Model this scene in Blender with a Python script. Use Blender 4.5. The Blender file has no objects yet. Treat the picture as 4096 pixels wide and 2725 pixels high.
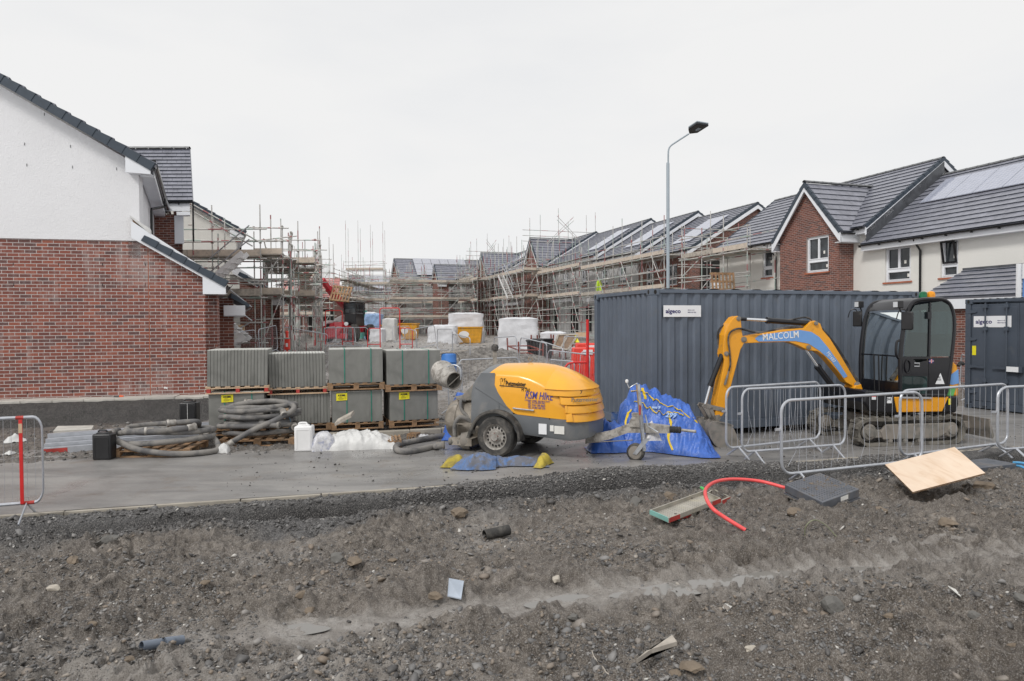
import bpy, math, random
import numpy as np
from mathutils import Vector, Matrix
random.seed(7); rng = np.random.default_rng(11)
V = Vector
SC = bpy.context.scene
COL = SC.collection
F = 2731.0; CX, CY = 2048.0, 1362.5; CAMZ = 2.05
PITCH = math.radians(-1.31); ROLL = 0.006
_F = V((0, math.cos(PITCH), math.sin(PITCH)))
_R0 = V((1, 0, 0)); _U0 = V((0, -math.sin(PITCH), math.cos(PITCH)))
_R = _R0*math.cos(ROLL) - _U0*math.sin(ROLL)
_U = _U0*math.cos(ROLL) + _R0*math.sin(ROLL)
CAM = V((0, 0, CAMZ))
def ray(px, py): return _F*F + _R*(px-CX) - _U*(py-CY)
def G(px, py, z=0.0):
    d = ray(px, py); return CAM + d*((z-CAMZ)/d.z)
def A(px, py, Y):
    d = ray(px, py); return CAM + d*(Y/d.y)
def PL(px, py, P, D):
    d = ray(px, py); nx, ny = -D[1], D[0]
    k = ((P[0]-CAM.x)*nx + (P[1]-CAM.y)*ny)/(d.x*nx + d.y*ny)
    return CAM + d*k
class Frame:
    """a thing's own axes: x along the angle, y away from the street viewer, z up"""
    def __init__(s, P, deg, z=0.0):
        a = math.radians(deg); s.P = V((P[0], P[1], z)); s.deg = a
        s.x = V((math.cos(a), math.sin(a), 0)); s.y = V((-math.sin(a), math.cos(a), 0))
    def loc(s, px, py, m=0.0):
        q = PL(px, py, s.P + s.y*m, s.x); return V(((q-s.P).dot(s.x), m, q.z-s.P.z))
    def w(s, a, m, z): return s.P + s.x*a + s.y*m + V((0, 0, z))
# ---------- mesh builder ----------
BASES = {}
class MB:
    def __init__(s): s.v = []; s.f = []; s.alt = []
    def add(s, vs, fs):
        n = len(s.v); s.v.extend([tuple(p) for p in vs]); s.f.extend([tuple(i+n for i in q) for q in fs]); return s
    def hexa(s, p):
        return s.add(p, [(0,3,2,1),(4,5,6,7),(0,1,5,4),(1,2,6,5),(2,3,7,6),(3,0,4,7)])
    def ob(s, o, u, v, w):
        o, u, v, w = V(o), V(u), V(v), V(w)
        if u.cross(v).dot(w) < 0: u, v = v, u
        return s.hexa([o, o+u, o+u+v, o+v, o+w, o+u+w, o+u+v+w, o+v+w])
    def box(s, c, size, rz=0.0, rx=0.0, ry=0.0):
        m = Matrix.Rotation(rz, 3, 'Z') @ Matrix.Rotation(ry, 3, 'Y') @ Matrix.Rotation(rx, 3, 'X')
        u, v, w = m @ V((size[0],0,0)), m @ V((0,size[1],0)), m @ V((0,0,size[2]))
        return s.ob(V(c)-(u+v+w)/2, u, v, w)
    def prism(s, pts, ext):
        pts = [V(p) for p in pts]; ext = V(ext); n = len(pts)
        nr = V((0,0,0))
        for i in range(n): nr += pts[i].cross(pts[(i+1) % n])
        if nr.dot(ext) > 0: pts = pts[::-1]
        vs = pts + [p+ext for p in pts]
        fs = [tuple(range(n)), tuple(range(2*n-1, n-1, -1))]
        fs += [(i, i+n, (i+1) % n+n, (i+1) % n) for i in range(n)]
        return s.add(vs, fs)
    def quad(s, *p): return s.add(p, [tuple(range(len(p)))])
    def tube(s, pts, r, n=8, closed=False, cap=True):
        pts = [V(p) for p in pts]; N = len(pts)
        rr = r if isinstance(r, (list, tuple)) else [r]*N
        vs, fs = [], []
        t0 = (pts[1]-pts[0]).normalized()
        a = t0.cross(V((0,0,1)));
        if a.length < .1: a = t0.cross(V((1,0,0)))
        a.normalize()
        for i in range(N):
            if closed: t = (pts[(i+1) % N]-pts[i-1]).normalized()
            else: t = (pts[min(i+1, N-1)]-pts[max(i-1, 0)]).normalized()
            a = (a - t*a.dot(t));
            if a.length < 1e-5: a = t.orthogonal()
            a.normalize(); b = t.cross(a)
            for k in range(n):
                th = 2*math.pi*k/n
                vs.append(pts[i] + (a*math.cos(th)+b*math.sin(th))*rr[i])
        M = N if closed else N-1
        for i in range(M):
            for k in range(n):
                j = (i+1) % N
                fs.append((i*n+k, i*n+(k+1) % n, j*n+(k+1) % n, j*n+k))
        if cap and not closed:
            fs.append(tuple(range(n-1, -1, -1))); fs.append(tuple((N-1)*n+k for k in range(n)))
        return s.add(vs, fs)
    def lathe(s, prof, c, axis=(0,0,1), n=20, cap=True):
        c = V(c); ax = V(axis).normalized(); a = ax.orthogonal().normalized(); b = ax.cross(a)
        vs, fs = [], []
        for r, h in prof:
            for k in range(n):
                th = 2*math.pi*k/n; vs.append(c+ax*h+(a*math.cos(th)+b*math.sin(th))*r)
        for i in range(len(prof)-1):
            for k in range(n):
                fs.append((i*n+k, i*n+(k+1) % n, (i+1)*n+(k+1) % n, (i+1)*n+k))
        if cap:
            fs.append(tuple(range(n-1, -1, -1))); fs.append(tuple((len(prof)-1)*n+k for k in range(n)))
        return s.add(vs, fs)
    def cyl(s, a, b, r, n=12): return s.tube([a, b], r, n)
    def grid(s, rows, closed=False):
        nr, nc = len(rows), len(rows[0]); vs = [p for r in rows for p in r]; fs = []
        for i in range(nr-1):
            for k in range(nc if closed else nc-1):
                k2 = (k+1) % nc; fs.append((i*nc+k, i*nc+k2, (i+1)*nc+k2, (i+1)*nc+k))
        return s.add(vs, fs)
    def build(s, name, m, parent=None, smooth=False, bevel=0.0, base=None, seg=2):
        v = np.array(s.v, dtype=np.float64).reshape(-1, 3)
        if parent is not None: b = BASES.get(parent.name, V((0,0,0)))
        elif base is not None: b = V(base)
        else:
            lo, hi = v.min(0), v.max(0); b = V(((lo[0]+hi[0])/2, (lo[1]+hi[1])/2, lo[2]))
        me = bpy.data.meshes.new(name)
        me.from_pydata([tuple(p) for p in (v-np.array(b))], [], s.f)
        uvs(me, v)
        for mm in (m if isinstance(m, (list, tuple)) else [m]): me.materials.append(mm)
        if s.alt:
            me.materials.append(M['verge'])  # tile front faces: shade at the course steps put in as dark colour
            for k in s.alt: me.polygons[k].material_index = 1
        o = bpy.data.objects.new(name, me); COL.objects.link(o)
        if parent is not None: o.parent = parent; BASES[o.name] = b
        else: o.location = b; BASES[o.name] = b
        if bevel:
            md = o.modifiers.new('edge', 'BEVEL'); md.width = bevel; md.segments = seg; md.limit_method = 'ANGLE'; md.angle_limit = .6
        if smooth:
            me.polygons.foreach_set('use_smooth', [True]*len(me.polygons)); me.set_sharp_from_angle(angle=math.radians(38))
        return o
def uvs(me, v):
    L = len(me.loops); P = len(me.polygons)
    if not L: return
    nrm = np.empty(P*3); me.polygons.foreach_get('normal', nrm); nrm = nrm.reshape(-1, 3)
    ls = np.empty(P, dtype=np.int64); me.polygons.foreach_get('loop_start', ls)
    lt = np.empty(P, dtype=np.int64); me.polygons.foreach_get('loop_total', lt)
    vi = np.empty(L, dtype=np.int64); me.loops.foreach_get('vertex_index', vi)
    fi = np.repeat(np.arange(P), lt); n = nrm[fi]; p = v[vi]
    flat = np.abs(n[:, 2]) > .97
    h = np.hypot(n[:, 0], n[:, 1]); h[h < 1e-6] = 1
    t = np.stack([-n[:, 1]/h, n[:, 0]/h, np.zeros(L)], 1); t[flat] = (1, 0, 0)
    b = np.cross(n, t)
    uv = np.stack([(p*t).sum(1), (p*b).sum(1)], 1)
    u = me.uv_layers.new(name='UVMap'); u.data.foreach_set('uv', uv.ravel())
def tag(o, label, cat, group=None, kind=None):
    if kind: o['kind'] = kind
    if label: o['label'] = label
    if cat: o['category'] = cat
    if group: o['group'] = group
    return o
def struct(o, label=None):
    o['kind'] = 'structure'
    if label: o['label'] = label
    return o
def root(name, label, cat, loc=(0,0,0), deg=0.0, group=None, world=False):
    o = bpy.data.objects.new(name, None); COL.objects.link(o); o.empty_display_size = .2
    o.location = loc; o.rotation_euler = (0, 0, math.radians(deg))
    BASES[o.name] = V(loc) if world else V((0,0,0))
    return tag(o, label, cat, group)
def dup(r, loc=None, rz=None, label=None, rot=None):
    def cp(o, par):
        c = o.copy(); COL.objects.link(c); c.parent = par
        for ch in list(o.children): cp(ch, c)
        return c
    c = cp(r, None)
    if loc is not None: c.location = loc
    if rz is not None: c.rotation_euler = (0, 0, rz)
    if rot is not None: c.rotation_euler = rot
    if label: c['label'] = label
    return c
_tx = {}
def text(name, body, size, m, parent, loc, rot=(math.pi/2, 0, 0), ext=.001, shear=0, bold=0, align='LEFT', sx=1.0, sp=1.0):
    c = bpy.data.curves.new('t', 'FONT'); c.body = body; c.size = size; c.extrude = ext; c.shear = shear
    c.offset = bold; c.align_x = align; c.resolution_u = 2; c.space_character = sp
    t = bpy.data.objects.new('t', c); COL.objects.link(t)
    dg = bpy.context.evaluated_depsgraph_get(); me = bpy.data.meshes.new_from_object(t.evaluated_get(dg))
    bpy.data.objects.remove(t)
    me.materials.clear(); me.materials.append(m)
    o = bpy.data.objects.new(name, me); COL.objects.link(o); o.parent = parent
    b = BASES.get(parent.name, V((0,0,0))) if parent else V((0,0,0))
    o.location = V(loc)-b; o.rotation_euler = rot; o.scale = (sx, 1, 1)
    return o
# ---------- materials ----------
class N:
    def __init__(s, name):
        s.m = bpy.data.materials.new(name); s.m.use_nodes = True; s.t = s.m.node_tree; s.t.nodes.clear()
        s.out = s.n('ShaderNodeOutputMaterial'); s.p = s.n('ShaderNodeBsdfPrincipled')
        s.t.links.new(s.p.outputs[0], s.out.inputs[0]); s._c = None
    def n(s, ty, **k):
        x = s.t.nodes.new(ty)
        for a, b in k.items():
            if a in x.bl_rna.properties: setattr(x, a, b)
        return x
    def l(s, a, b): s.t.links.new(a, b)
    def co(s, kind='Object', scale=None):
        if s._c is None: s._c = s.n('ShaderNodeTexCoord')
        o = s._c.outputs[kind]
        if scale:
            mp = s.n('ShaderNodeMapping'); mp.inputs['Scale'].default_value = scale; s.l(o, mp.inputs[0]); o = mp.outputs[0]
        return o
    def noise(s, scale, detail=4, rough=.55, co=None, dist=0):
        x = s.n('ShaderNodeTexNoise'); x.inputs['Scale'].default_value = scale; x.inputs['Detail'].default_value = detail
        x.inputs['Roughness'].default_value = rough; x.inputs['Distortion'].default_value = dist
        s.l(co or s.co(), x.inputs['Vector']); return x.outputs[0]
    def ramp(s, fac, stops):
        r = s.n('ShaderNodeValToRGB'); e = r.color_ramp.elements
        e[0].position, e[0].color = stops[0][0], c4(stops[0][1]); e[1].position, e[1].color = stops[-1][0], c4(stops[-1][1])
        for p, c in stops[1:-1]:
            q = e.new(p); q.color = c4(c)
        s.l(fac, r.inputs[0]); return r.outputs[0]
    def mix(s, fac, a, b, mode='MIX'):
        x = s.n('ShaderNodeMix'); x.data_type = 'RGBA'; x.blend_type = mode
        for sock, val in ((x.inputs[0], fac), (x.inputs[6], a), (x.inputs[7], b)):
            if isinstance(val, (int, float)): sock.default_value = val
            elif isinstance(val, (tuple, list)): sock.default_value = c4(val)
            else: s.l(val, sock)
        return x.outputs[2]
    def math(s, op, a, b=0.0, clamp=False):
        x = s.n('ShaderNodeMath'); x.operation = op; x.use_clamp = clamp
        for k, val in ((0, a), (1, b)):
            if isinstance(val, (int, float)): x.inputs[k].default_value = val
            else: s.l(val, x.inputs[k])
        return x.outputs[0]
    def bump(s, h, strength=.3, dist=.01, prev=None):
        b = s.n('ShaderNodeBump'); b.inputs['Strength'].default_value = strength; b.inputs['Distance'].default_value = dist
        s.l(h, b.inputs['Height'])
        if prev is not None: s.l(prev, b.inputs['Normal'])
        s.l(b.outputs[0], s.p.inputs['Normal']); return b.outputs[0]
    def set(s, col=None, rough=None, metal=None, **k):
        for nm, val in (('Base Color', col), ('Roughness', rough), ('Metallic', metal)):
            if val is None: continue
            i = s.p.inputs[nm]
            if isinstance(val, (int, float)): i.default_value = val
            elif isinstance(val, (tuple, list)): i.default_value = c4(val)
            else: s.l(val, i)
        for nm, val in k.items(): s.p.inputs[nm.replace('_', ' ')].default_value = val
        return s.m
def c4(c):
    if isinstance(c, (int, float)): return (c, c, c, 1)
    return tuple(c)+(1,) if len(c) == 3 else tuple(c)
def sc(c, k): return tuple(min(1, x*k) for x in c[:3])
def mat(name, col, rough=.6, metal=0.0, var=.2, scale=5, bump=0.0, bscale=60, bdist=.003, dirt=None, damt=.5, dscale=3, coat=0.0, detail=5, **k):
    n = N(name); f = n.noise(scale, detail)
    c = n.ramp(f, [(.3, sc(col, 1-var)), (.7, sc(col, 1+var))])
    if dirt is not None:
        g = n.noise(dscale, 6, .65, dist=.4); lo = .72-damt*.5
        g = n.ramp(g, [(max(0, lo-.06), 0), (min(1, lo+.08), 1)]); c = n.mix(n.math('MULTIPLY', g, min(1, .35+damt)), c, dirt)
        r = n.math('ADD', n.math('MULTIPLY', g, .25), rough, True)
    else: r = n.math('ADD', n.math('MULTIPLY', n.noise(scale*3, 3), .16), rough-.08, True)
    if bump: n.bump(n.noise(bscale, 4, .6), bump, bdist)
    return n.set(c, r, metal, **(dict(Coat_Weight=coat, Coat_Roughness=.15) if coat else {}), **k)
def brick(name, c1, c2, c3, mortar, streak=0.0, msize=.006):
    n = N(name); b = n.n('ShaderNodeTexBrick'); b.offset = .5
    n.l(n.co('UV'), b.inputs['Vector'])
    for k, val in (('Scale', 1), ('Mortar Size', msize), ('Mortar Smooth', .15), ('Bias', 0), ('Brick Width', .225), ('Row Height', .075)): b.inputs[k].default_value = val
    b.inputs['Color1'].default_value = (0, 0, 0, 1); b.inputs['Color2'].default_value = (1, 1, 1, 1); b.inputs['Mortar'].default_value = (0, 0, 0, 1)
    f = n.math('ADD', n.math('MULTIPLY', b.outputs['Color'], .9), n.math('MULTIPLY', n.math('SUBTRACT', n.noise(30, 4, co=n.co('UV')), .5), .5))
    c = n.ramp(f, [(0.0, c3), (.24, sc(c1, .82)), (.5, c1), (.95, c2)])
    big = n.noise(.7, 4, co=n.co('UV')); c = n.mix(n.math('MULTIPLY', big, .5), c, sc(c1, .75))
    c = n.mix(b.outputs['Fac'], c, n.ramp(n.noise(25, 3, co=n.co('UV')), [(.3, sc(mortar, .8)), (.7, mortar)]))
    if streak:
        g = n.noise(3.2, 6, .7, co=n.co('UV', (1, .06, 1)), dist=.3); h = n.noise(.5, 2, co=n.co('UV'))
        g = n.ramp(n.math('MULTIPLY', g, h), [(.3, 0), (.42, 1)]); c = n.mix(n.math('MULTIPLY', g, streak), c, (.55, .52, .5))
        g2 = n.noise(9, 6, .7, co=n.co('UV', (1, .5, 1)));  c = n.mix(n.math('MULTIPLY', n.ramp(g2, [(.5, 0), (.7, 1)]), streak*.5), c, (.5, .45, .43))
    h = n.math('ADD', n.math('MULTIPLY', n.math('SUBTRACT', 1, b.outputs['Fac']), 1), n.math('MULTIPLY', n.noise(150, 4, co=n.co('UV')), .35))
    n.bump(h, .7, .006)
    return n.set(c, .85)
def glass_dark(name, col=(.03, .035, .04), rough=.03, spec=.5):
    n = N(name); return n.set(n.ramp(n.noise(1.3, 4, dist=1.2), [(.35, sc(col, .6)), (.65, sc(col, 1.8))]), rough, 0.0, IOR=1.5)
def see_glass(name, tint, mixf=.35):
    n = N(name); tr = n.n('ShaderNodeBsdfTransparent'); tr.inputs[0].default_value = c4(tint)
    gl = n.n('ShaderNodeBsdfGlossy'); gl.inputs['Roughness'].default_value = .03; gl.inputs[0].default_value = (.9, .95, .95, 1)
    fr = n.n('ShaderNodeFresnel'); fr.inputs[0].default_value = 1.5
    mx = n.n('ShaderNodeMixShader'); f = n.math('ADD', n.math('MULTIPLY', fr.outputs[0], 1.0), mixf*.25, True)
    n.l(f, mx.inputs[0]); n.l(tr.outputs[0], mx.inputs[1]); n.l(gl.outputs[0], mx.inputs[2]); n.l(mx.outputs[0], n.out.inputs[0]); return n.m
M = {}
M['brick'] = brick('near_brick', (.23, .076, .056), (.36, .115, .072), (.1, .066, .066), (.62, .57, .55), .42)
M['brick2'] = brick('red_brick', (.19, .07, .05), (.29, .11, .075), (.08, .05, .05), (.48, .42, .39))
M['render'] = None
def render_mat(name, col, b=.8):
    n = N(name); f = n.noise(70, 5, .6); g = n.noise(22, 4, .6, dist=.8)
    c = n.ramp(n.noise(.8, 5), [(.3, sc(col, .95)), (.7, col)])
    n.bump(n.math('ADD', f, n.math('MULTIPLY', g, .8)), b, .012); return n.set(c, .9)
M['render'] = render_mat('white_render', (.86, .86, .88), 1.0)
M['render2'] = render_mat('cream_render', (.78, .77, .73), .5)
M['render3'] = render_mat('grey_render', (.5, .5, .5), .3)
M['upvc'] = mat('white_upvc', (.8, .82, .86), .35, var=.03, scale=2)
M['tile'] = mat('slate_tile', (.215, .22, .26), .3, var=.22, scale=3.0, bump=.15, bscale=90)
M['verge'] = mat('verge_and_course_shade', (.04, .055, .075), .55, var=.12, scale=6)
M['tiletop'] = mat('grey_ridge', (.16, .165, .17), .5, var=.15, scale=5)
M['redtile'] = mat('red_tile', (.5, .22, .2), .6, var=.3, scale=8)
M['lead'] = mat('lead', (.09, .095, .105), .45, .2, var=.3, scale=4)
M['gutter'] = mat('black_gutter', (.012, .012, .014), .22, var=.1)
M['sill'] = mat('terracotta', (.4, .13, .07), .7)
M['pane'] = glass_dark('window_glass')
M['panel'] = None
def solar(name, col, white):
    n = N(name); b = n.n('ShaderNodeTexBrick'); b.offset = 0; n.l(n.co('UV'), b.inputs['Vector'])
    for k, v_ in (('Scale', 1), ('Mortar Size', .006), ('Brick Width', .16), ('Row Height', .16)): b.inputs[k].default_value = v_
    b.inputs['Color1'].default_value = c4(col); b.inputs['Color2'].default_value = c4(sc(col, 1.15)); b.inputs['Mortar'].default_value = c4(white)
    return n.set(b.outputs['Color'], .06, 0, IOR=1.9)
M['panel'] = solar('solar_cells', (.3, .32, .4), (.55, .56, .6))
M['alu'] = mat('aluminium', (.62, .63, .65), .35, .8, var=.1)
M['galv'] = mat('galvanised', (.5, .52, .55), .38, .75, var=.25, scale=9, dirt=(.35, .33, .31), damt=.15, dscale=6)
M['galvw'] = mat('bright_galvanised', (.5, .52, .56), .4, .45, var=.12, scale=7)
M['black'] = mat('black_plastic', (.018, .018, .02), .35, var=.25, dirt=(.12, .11, .1), damt=.12)
M['blackm'] = mat('black_paint', (.008, .008, .011), .3, var=.2, dirt=(.07, .066, .062), damt=.08, dscale=2, coat=.15)
M['rubber'] = mat('rubber', (.03, .03, .032), .75, var=.3, bump=.3, dirt=(.2, .18, .16), damt=.4)
M['mudrub'] = mat('muddy_rubber', (.045, .043, .041), .75, var=.3, bump=.4, bscale=30, dirt=(.15, .14, .125), damt=.4, dscale=5)
M['mudmet'] = mat('muddy_metal', (.2, .19, .17), .65, .1, var=.35, dirt=(.28, .25, .22), damt=.5, dscale=7, bump=.2)
M['wood'] = mat('pallet_wood', (.33, .2, .11), .8, var=.35, scale=12, bump=.3, dirt=(.14, .11, .08), damt=.3)
M['woodn'] = mat('new_wood', (.62, .45, .3), .75, var=.12, scale=9, bump=.2)
M['woodg'] = mat('weathered_board', (.42, .38, .33), .85, var=.25, scale=10, dirt=(.2, .18, .16), damt=.3)
M['concrete'] = None
def concrete_mat(name, col):
    n = N(name); a = n.noise(2.2, 6, .6, dist=.5); b = n.noise(60, 5, .7)
    c = n.ramp(a, [(.28, sc(col, .72)), (.5, col), (.72, sc(col, 1.18))])
    c = n.mix(n.math('MULTIPLY', n.ramp(n.noise(3, 5, .7, co=n.co('Object', (1.4, 1.4, .25))), [(.5, 0), (.7, 1)]), .35), c, sc(col, 1.45))
    n.bump(b, .35, .004); return n.set(c, .82)
M['concrete'] = concrete_mat('paving_concrete', (.215, .215, .2))
M['kerb'] = concrete_mat('kerb_concrete', (.36, .33, .28))
M['slabw'] = concrete_mat('pale_slab', (.5, .48, .44))
M['slabtop'] = concrete_mat('slab_edges', (.5, .5, .47))
def tube_mat():
    n = N('scaffold_tube'); oi = n.n('ShaderNodeObjectInfo'); g = n.n('ShaderNodeSeparateXYZ'); n.l(n.co('Generated'), g.inputs[0])
    w = n.math('ADD', n.math('MULTIPLY', g.outputs[2], 5.0), n.math('MULTIPLY', oi.outputs['Random'], 97.0))
    nz = n.n('ShaderNodeTexNoise'); nz.noise_dimensions = '1D'; nz.inputs['Scale'].default_value = 1.2; nz.inputs['Detail'].default_value = 1; n.l(w, nz.inputs['W'])
    base = n.ramp(n.noise(14, 4), [(.3, (.32, .315, .3)), (.6, (.6, .59, .57)), (.8, (.74, .73, .71))])
    red = n.ramp(nz.outputs[0], [(.62, 0), (.635, 1)]); tl = n.ramp(nz.outputs[0], [(.36, 1), (.375, 0)])
    c = n.mix(n.math('MULTIPLY', red, .8), base, (.32, .05, .06)); c = n.mix(n.math('MULTIPLY', tl, .5), c, (.25, .42, .36))
    return n.set(c, .55, .25)
M['tube'] = tube_mat()
M['orange'] = mat('pump_yellow', (.88, .41, .025), .3, var=.06, scale=2, dirt=(.45, .25, .08), damt=.1, dscale=4, coat=.4)
M['jcb'] = mat('digger_yellow', (.82, .35, .01), .38, var=.08, scale=2, dirt=(.16, .12, .07), damt=.13, dscale=6, coat=.3)
M['pgrey'] = mat('pump_grey', (.16, .17, .18), .45, var=.12, scale=2, dirt=(.24, .23, .22), damt=.28, dscale=3)
M['tank'] = mat('slurry_tank', (.2, .175, .145), .55, .1, var=.4, scale=3, dirt=(.42, .38, .33), damt=.35, dscale=3, bump=.3, bscale=30)
M['cement'] = mat('cement_crusted', (.42, .4, .37), .6, .3, var=.3, scale=8, dirt=(.2, .18, .16), damt=.4, dscale=9, bump=.3)
M['cont'] = mat('container_grey', (.115, .14, .18), .5, var=.12, scale=1.5, dirt=(.15, .16, .175), damt=.18, dscale=4, bump=.12, bscale=9, bdist=.02)
M['cont2'] = mat('container_dark', (.068, .084, .11), .5, var=.15, scale=1.5, dirt=(.11, .12, .13), damt=.15, dscale=4, bump=.12, bscale=9, bdist=.02)
M['white'] = mat('white_paint', (.8, .8, .8), .45, var=.04)
M['sign'] = mat('sign_white', (.82, .83, .85), .35, var=.02)
M['navy'] = mat('navy_ink', (.025, .02, .13), .4, var=.05)
M['ink'] = mat('black_ink', (.02, .02, .02), .5, var=.05)
M['blueink'] = mat('violet_ink', (.07, .07, .33), .4, var=.05)
M['yellow'] = mat('yellow_label', (.85, .75, .02), .5, var=.05)
M['red'] = mat('red_paint', (.7, .03, .03), .4, var=.12, dirt=(.35, .1, .08), damt=.12)
M['redpl'] = mat('red_plastic', (.75, .06, .04), .4, var=.1)
M['pipe_red'] = mat('red_duct', (.86, .1, .1), .38, var=.1, dirt=(.6, .35, .3), damt=.12, dscale=10)
M['green'] = mat('green_strap', (.01, .22, .16), .4)
M['greenp'] = mat('green_bin', (.1, .42, .33), .5)
M['blue'] = mat('blue_drum', (.06, .22, .62), .4, var=.12, dirt=(.3, .38, .5), damt=.15)
M['bluedk'] = mat('blue_bin', (.05, .11, .28), .5, var=.25, dirt=(.3, .29, .28), damt=.28, dscale=9)
M['tarp'] = mat('blue_tarp', (.05, .14, .5), .33, var=.25, scale=4, bump=.5, bscale=16, bdist=.03, dirt=(.12, .16, .3), damt=.15)
M['rag'] = mat('dirty_blue_cloth', (.12, .21, .42), .85, var=.3, scale=5, bump=.5, bscale=18, bdist=.02, dirt=(.15, .14, .13), damt=.5, dscale=5)
M['ragy'] = mat('dirty_yellow_cloth', (.42, .33, .05), .85, var=.3, bump=.4, dirt=(.2, .17, .1), damt=.35, dscale=8)
M['hose'] = mat('dusty_hose', (.12, .118, .12), .8, var=.3, scale=5, bump=.15, dirt=(.27, .255, .235), damt=.45, dscale=3)
M['strapy'] = mat('yellow_strap', (.78, .55, .02), .6)
M['wrap'] = mat('white_sheet', (.68, .69, .72), .5, var=.08, scale=3, bump=.5, bscale=5, bdist=.05)
M['film'] = mat('clear_film', (.62, .62, .61), .45, var=.1, bump=.5, bscale=12, bdist=.02, dirt=(.4, .38, .35), damt=.12)
M['bluewrap'] = mat('blue_film', (.3, .45, .7), .3, var=.4, scale=2)
M['skip'] = mat('skip_orange', (.62, .3, .02), .5, var=.2, dirt=(.4, .36, .3), damt=.22, dscale=2)
M['tele'] = mat('loader_red', (.5, .015, .03), .35, var=.1, dirt=(.2, .12, .1), damt=.2)
M['decal'] = mat('boom_blue', (.16, .34, .68), .35, var=.04)
M['amber'] = mat('amber_lens', (.9, .32, .01), .12, var=.25, scale=20)
M['greenl'] = mat('green_lens', (.005, .13, .05), .1, var=.4, scale=20)
M['chrome'] = mat('chrome_rod', (.8, .82, .85), .15, .9, var=.03)
M['lampg'] = mat('lamp_grey', (.33, .38, .42), .5, var=.05)
M['lens'] = mat('clear_lens', (.7, .72, .74), .1, var=.1)
M['ply'] = None
def ply():
    n = N('plywood'); f = n.noise(1.6, 6, .6, co=n.co('Object', (6, 1.2, 1)), dist=.8)
    return n.set(n.ramp(f, [(.3, (.66, .48, .33)), (.5, (.76, .6, .46)), (.75, (.8, .66, .52))]), .7)
M['ply'] = ply()
M['plyedge'] = mat('ply_edge', (.25, .15, .08), .8, var=.3, scale=30)
M['brown'] = mat('shutter_brown', (.2, .13, .08), .7, var=.3)
M['rust'] = mat('rust_red_steel', (.22, .05, .035), .7, var=.4)
M['hivis'] = mat('hi_vis', (.6, .85, .05), .7, var=.1)
M['orangec'] = mat('cone_orange', (.85, .13, .03), .5)
M['leaf'] = mat('leaf', (.1, .16, .06), .8, var=.4, scale=2)
M['bark'] = mat('bark', (.1, .08, .06), .9)
M['rock'] = mat('brown_rock', (.2, .16, .12), .9, var=.35, scale=6, bump=.7, bscale=25, bdist=.02, dirt=(.12, .1, .085), damt=.35)
M['rockg'] = mat('grey_rock', (.15, .145, .135), .85, var=.3, scale=6, bump=.6, bscale=25, bdist=.02, dirt=(.1, .09, .08), damt=.3)
M['rockp'] = mat('pale_stone', (.45, .41, .35), .8, var=.2, scale=6, bump=.5)
M['bluepipe'] = mat('light_blue_pipe', (.13, .42, .72), .35)
M['greypipe'] = mat('grey_pipe', (.16, .19, .24), .4, var=.2, dirt=(.25, .24, .22), damt=.2, dscale=10)
M['chamber'] = mat('chamber_plastic', (.11, .12, .14), .28, var=.25, dirt=(.15, .125, .1), damt=.3, dscale=5)
M['dark'] = mat('dark_interior', (.02, .018, .017), .9)
M['teal'] = mat('teal_paint', (.2, .42, .38), .6, var=.2)
M['redp'] = mat('worn_red', (.45, .05, .04), .6, var=.3)
M['tray'] = mat('tray_grey', (.42, .4, .35), .6, .2, var=.2, dirt=(.5, .46, .34), damt=.3)
M['label'] = mat('paper_label', (.75, .74, .7), .6, var=.1)
M['bag'] = mat('printed_bag', (.6, .6, .62), .4, var=.3, scale=14, bump=.5, bscale=14, bdist=.02, dirt=(.16, .19, .35), damt=.3, dscale=11)
M['rope'] = mat('rope_blue', (.1, .25, .4), .8)
M['trackm'] = mat('dusty_track', (.085, .078, .068), .85, var=.35, bump=.4, bscale=30, dirt=(.2, .185, .16), damt=.5, dscale=6)
M['toe'] = mat('pale_toe_board', (.58, .5, .42), .8, var=.18, scale=3, dirt=(.3, .28, .26), damt=.3)
M['seat'] = mat('cab_seat', (.03, .03, .03), .8)
M['cabglass'] = see_glass('cab_glass', (.34, .42, .41), .2)
M['slate_t'] = mat('torn_tile', (.38, .43, .5), .5, var=.15)
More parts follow.
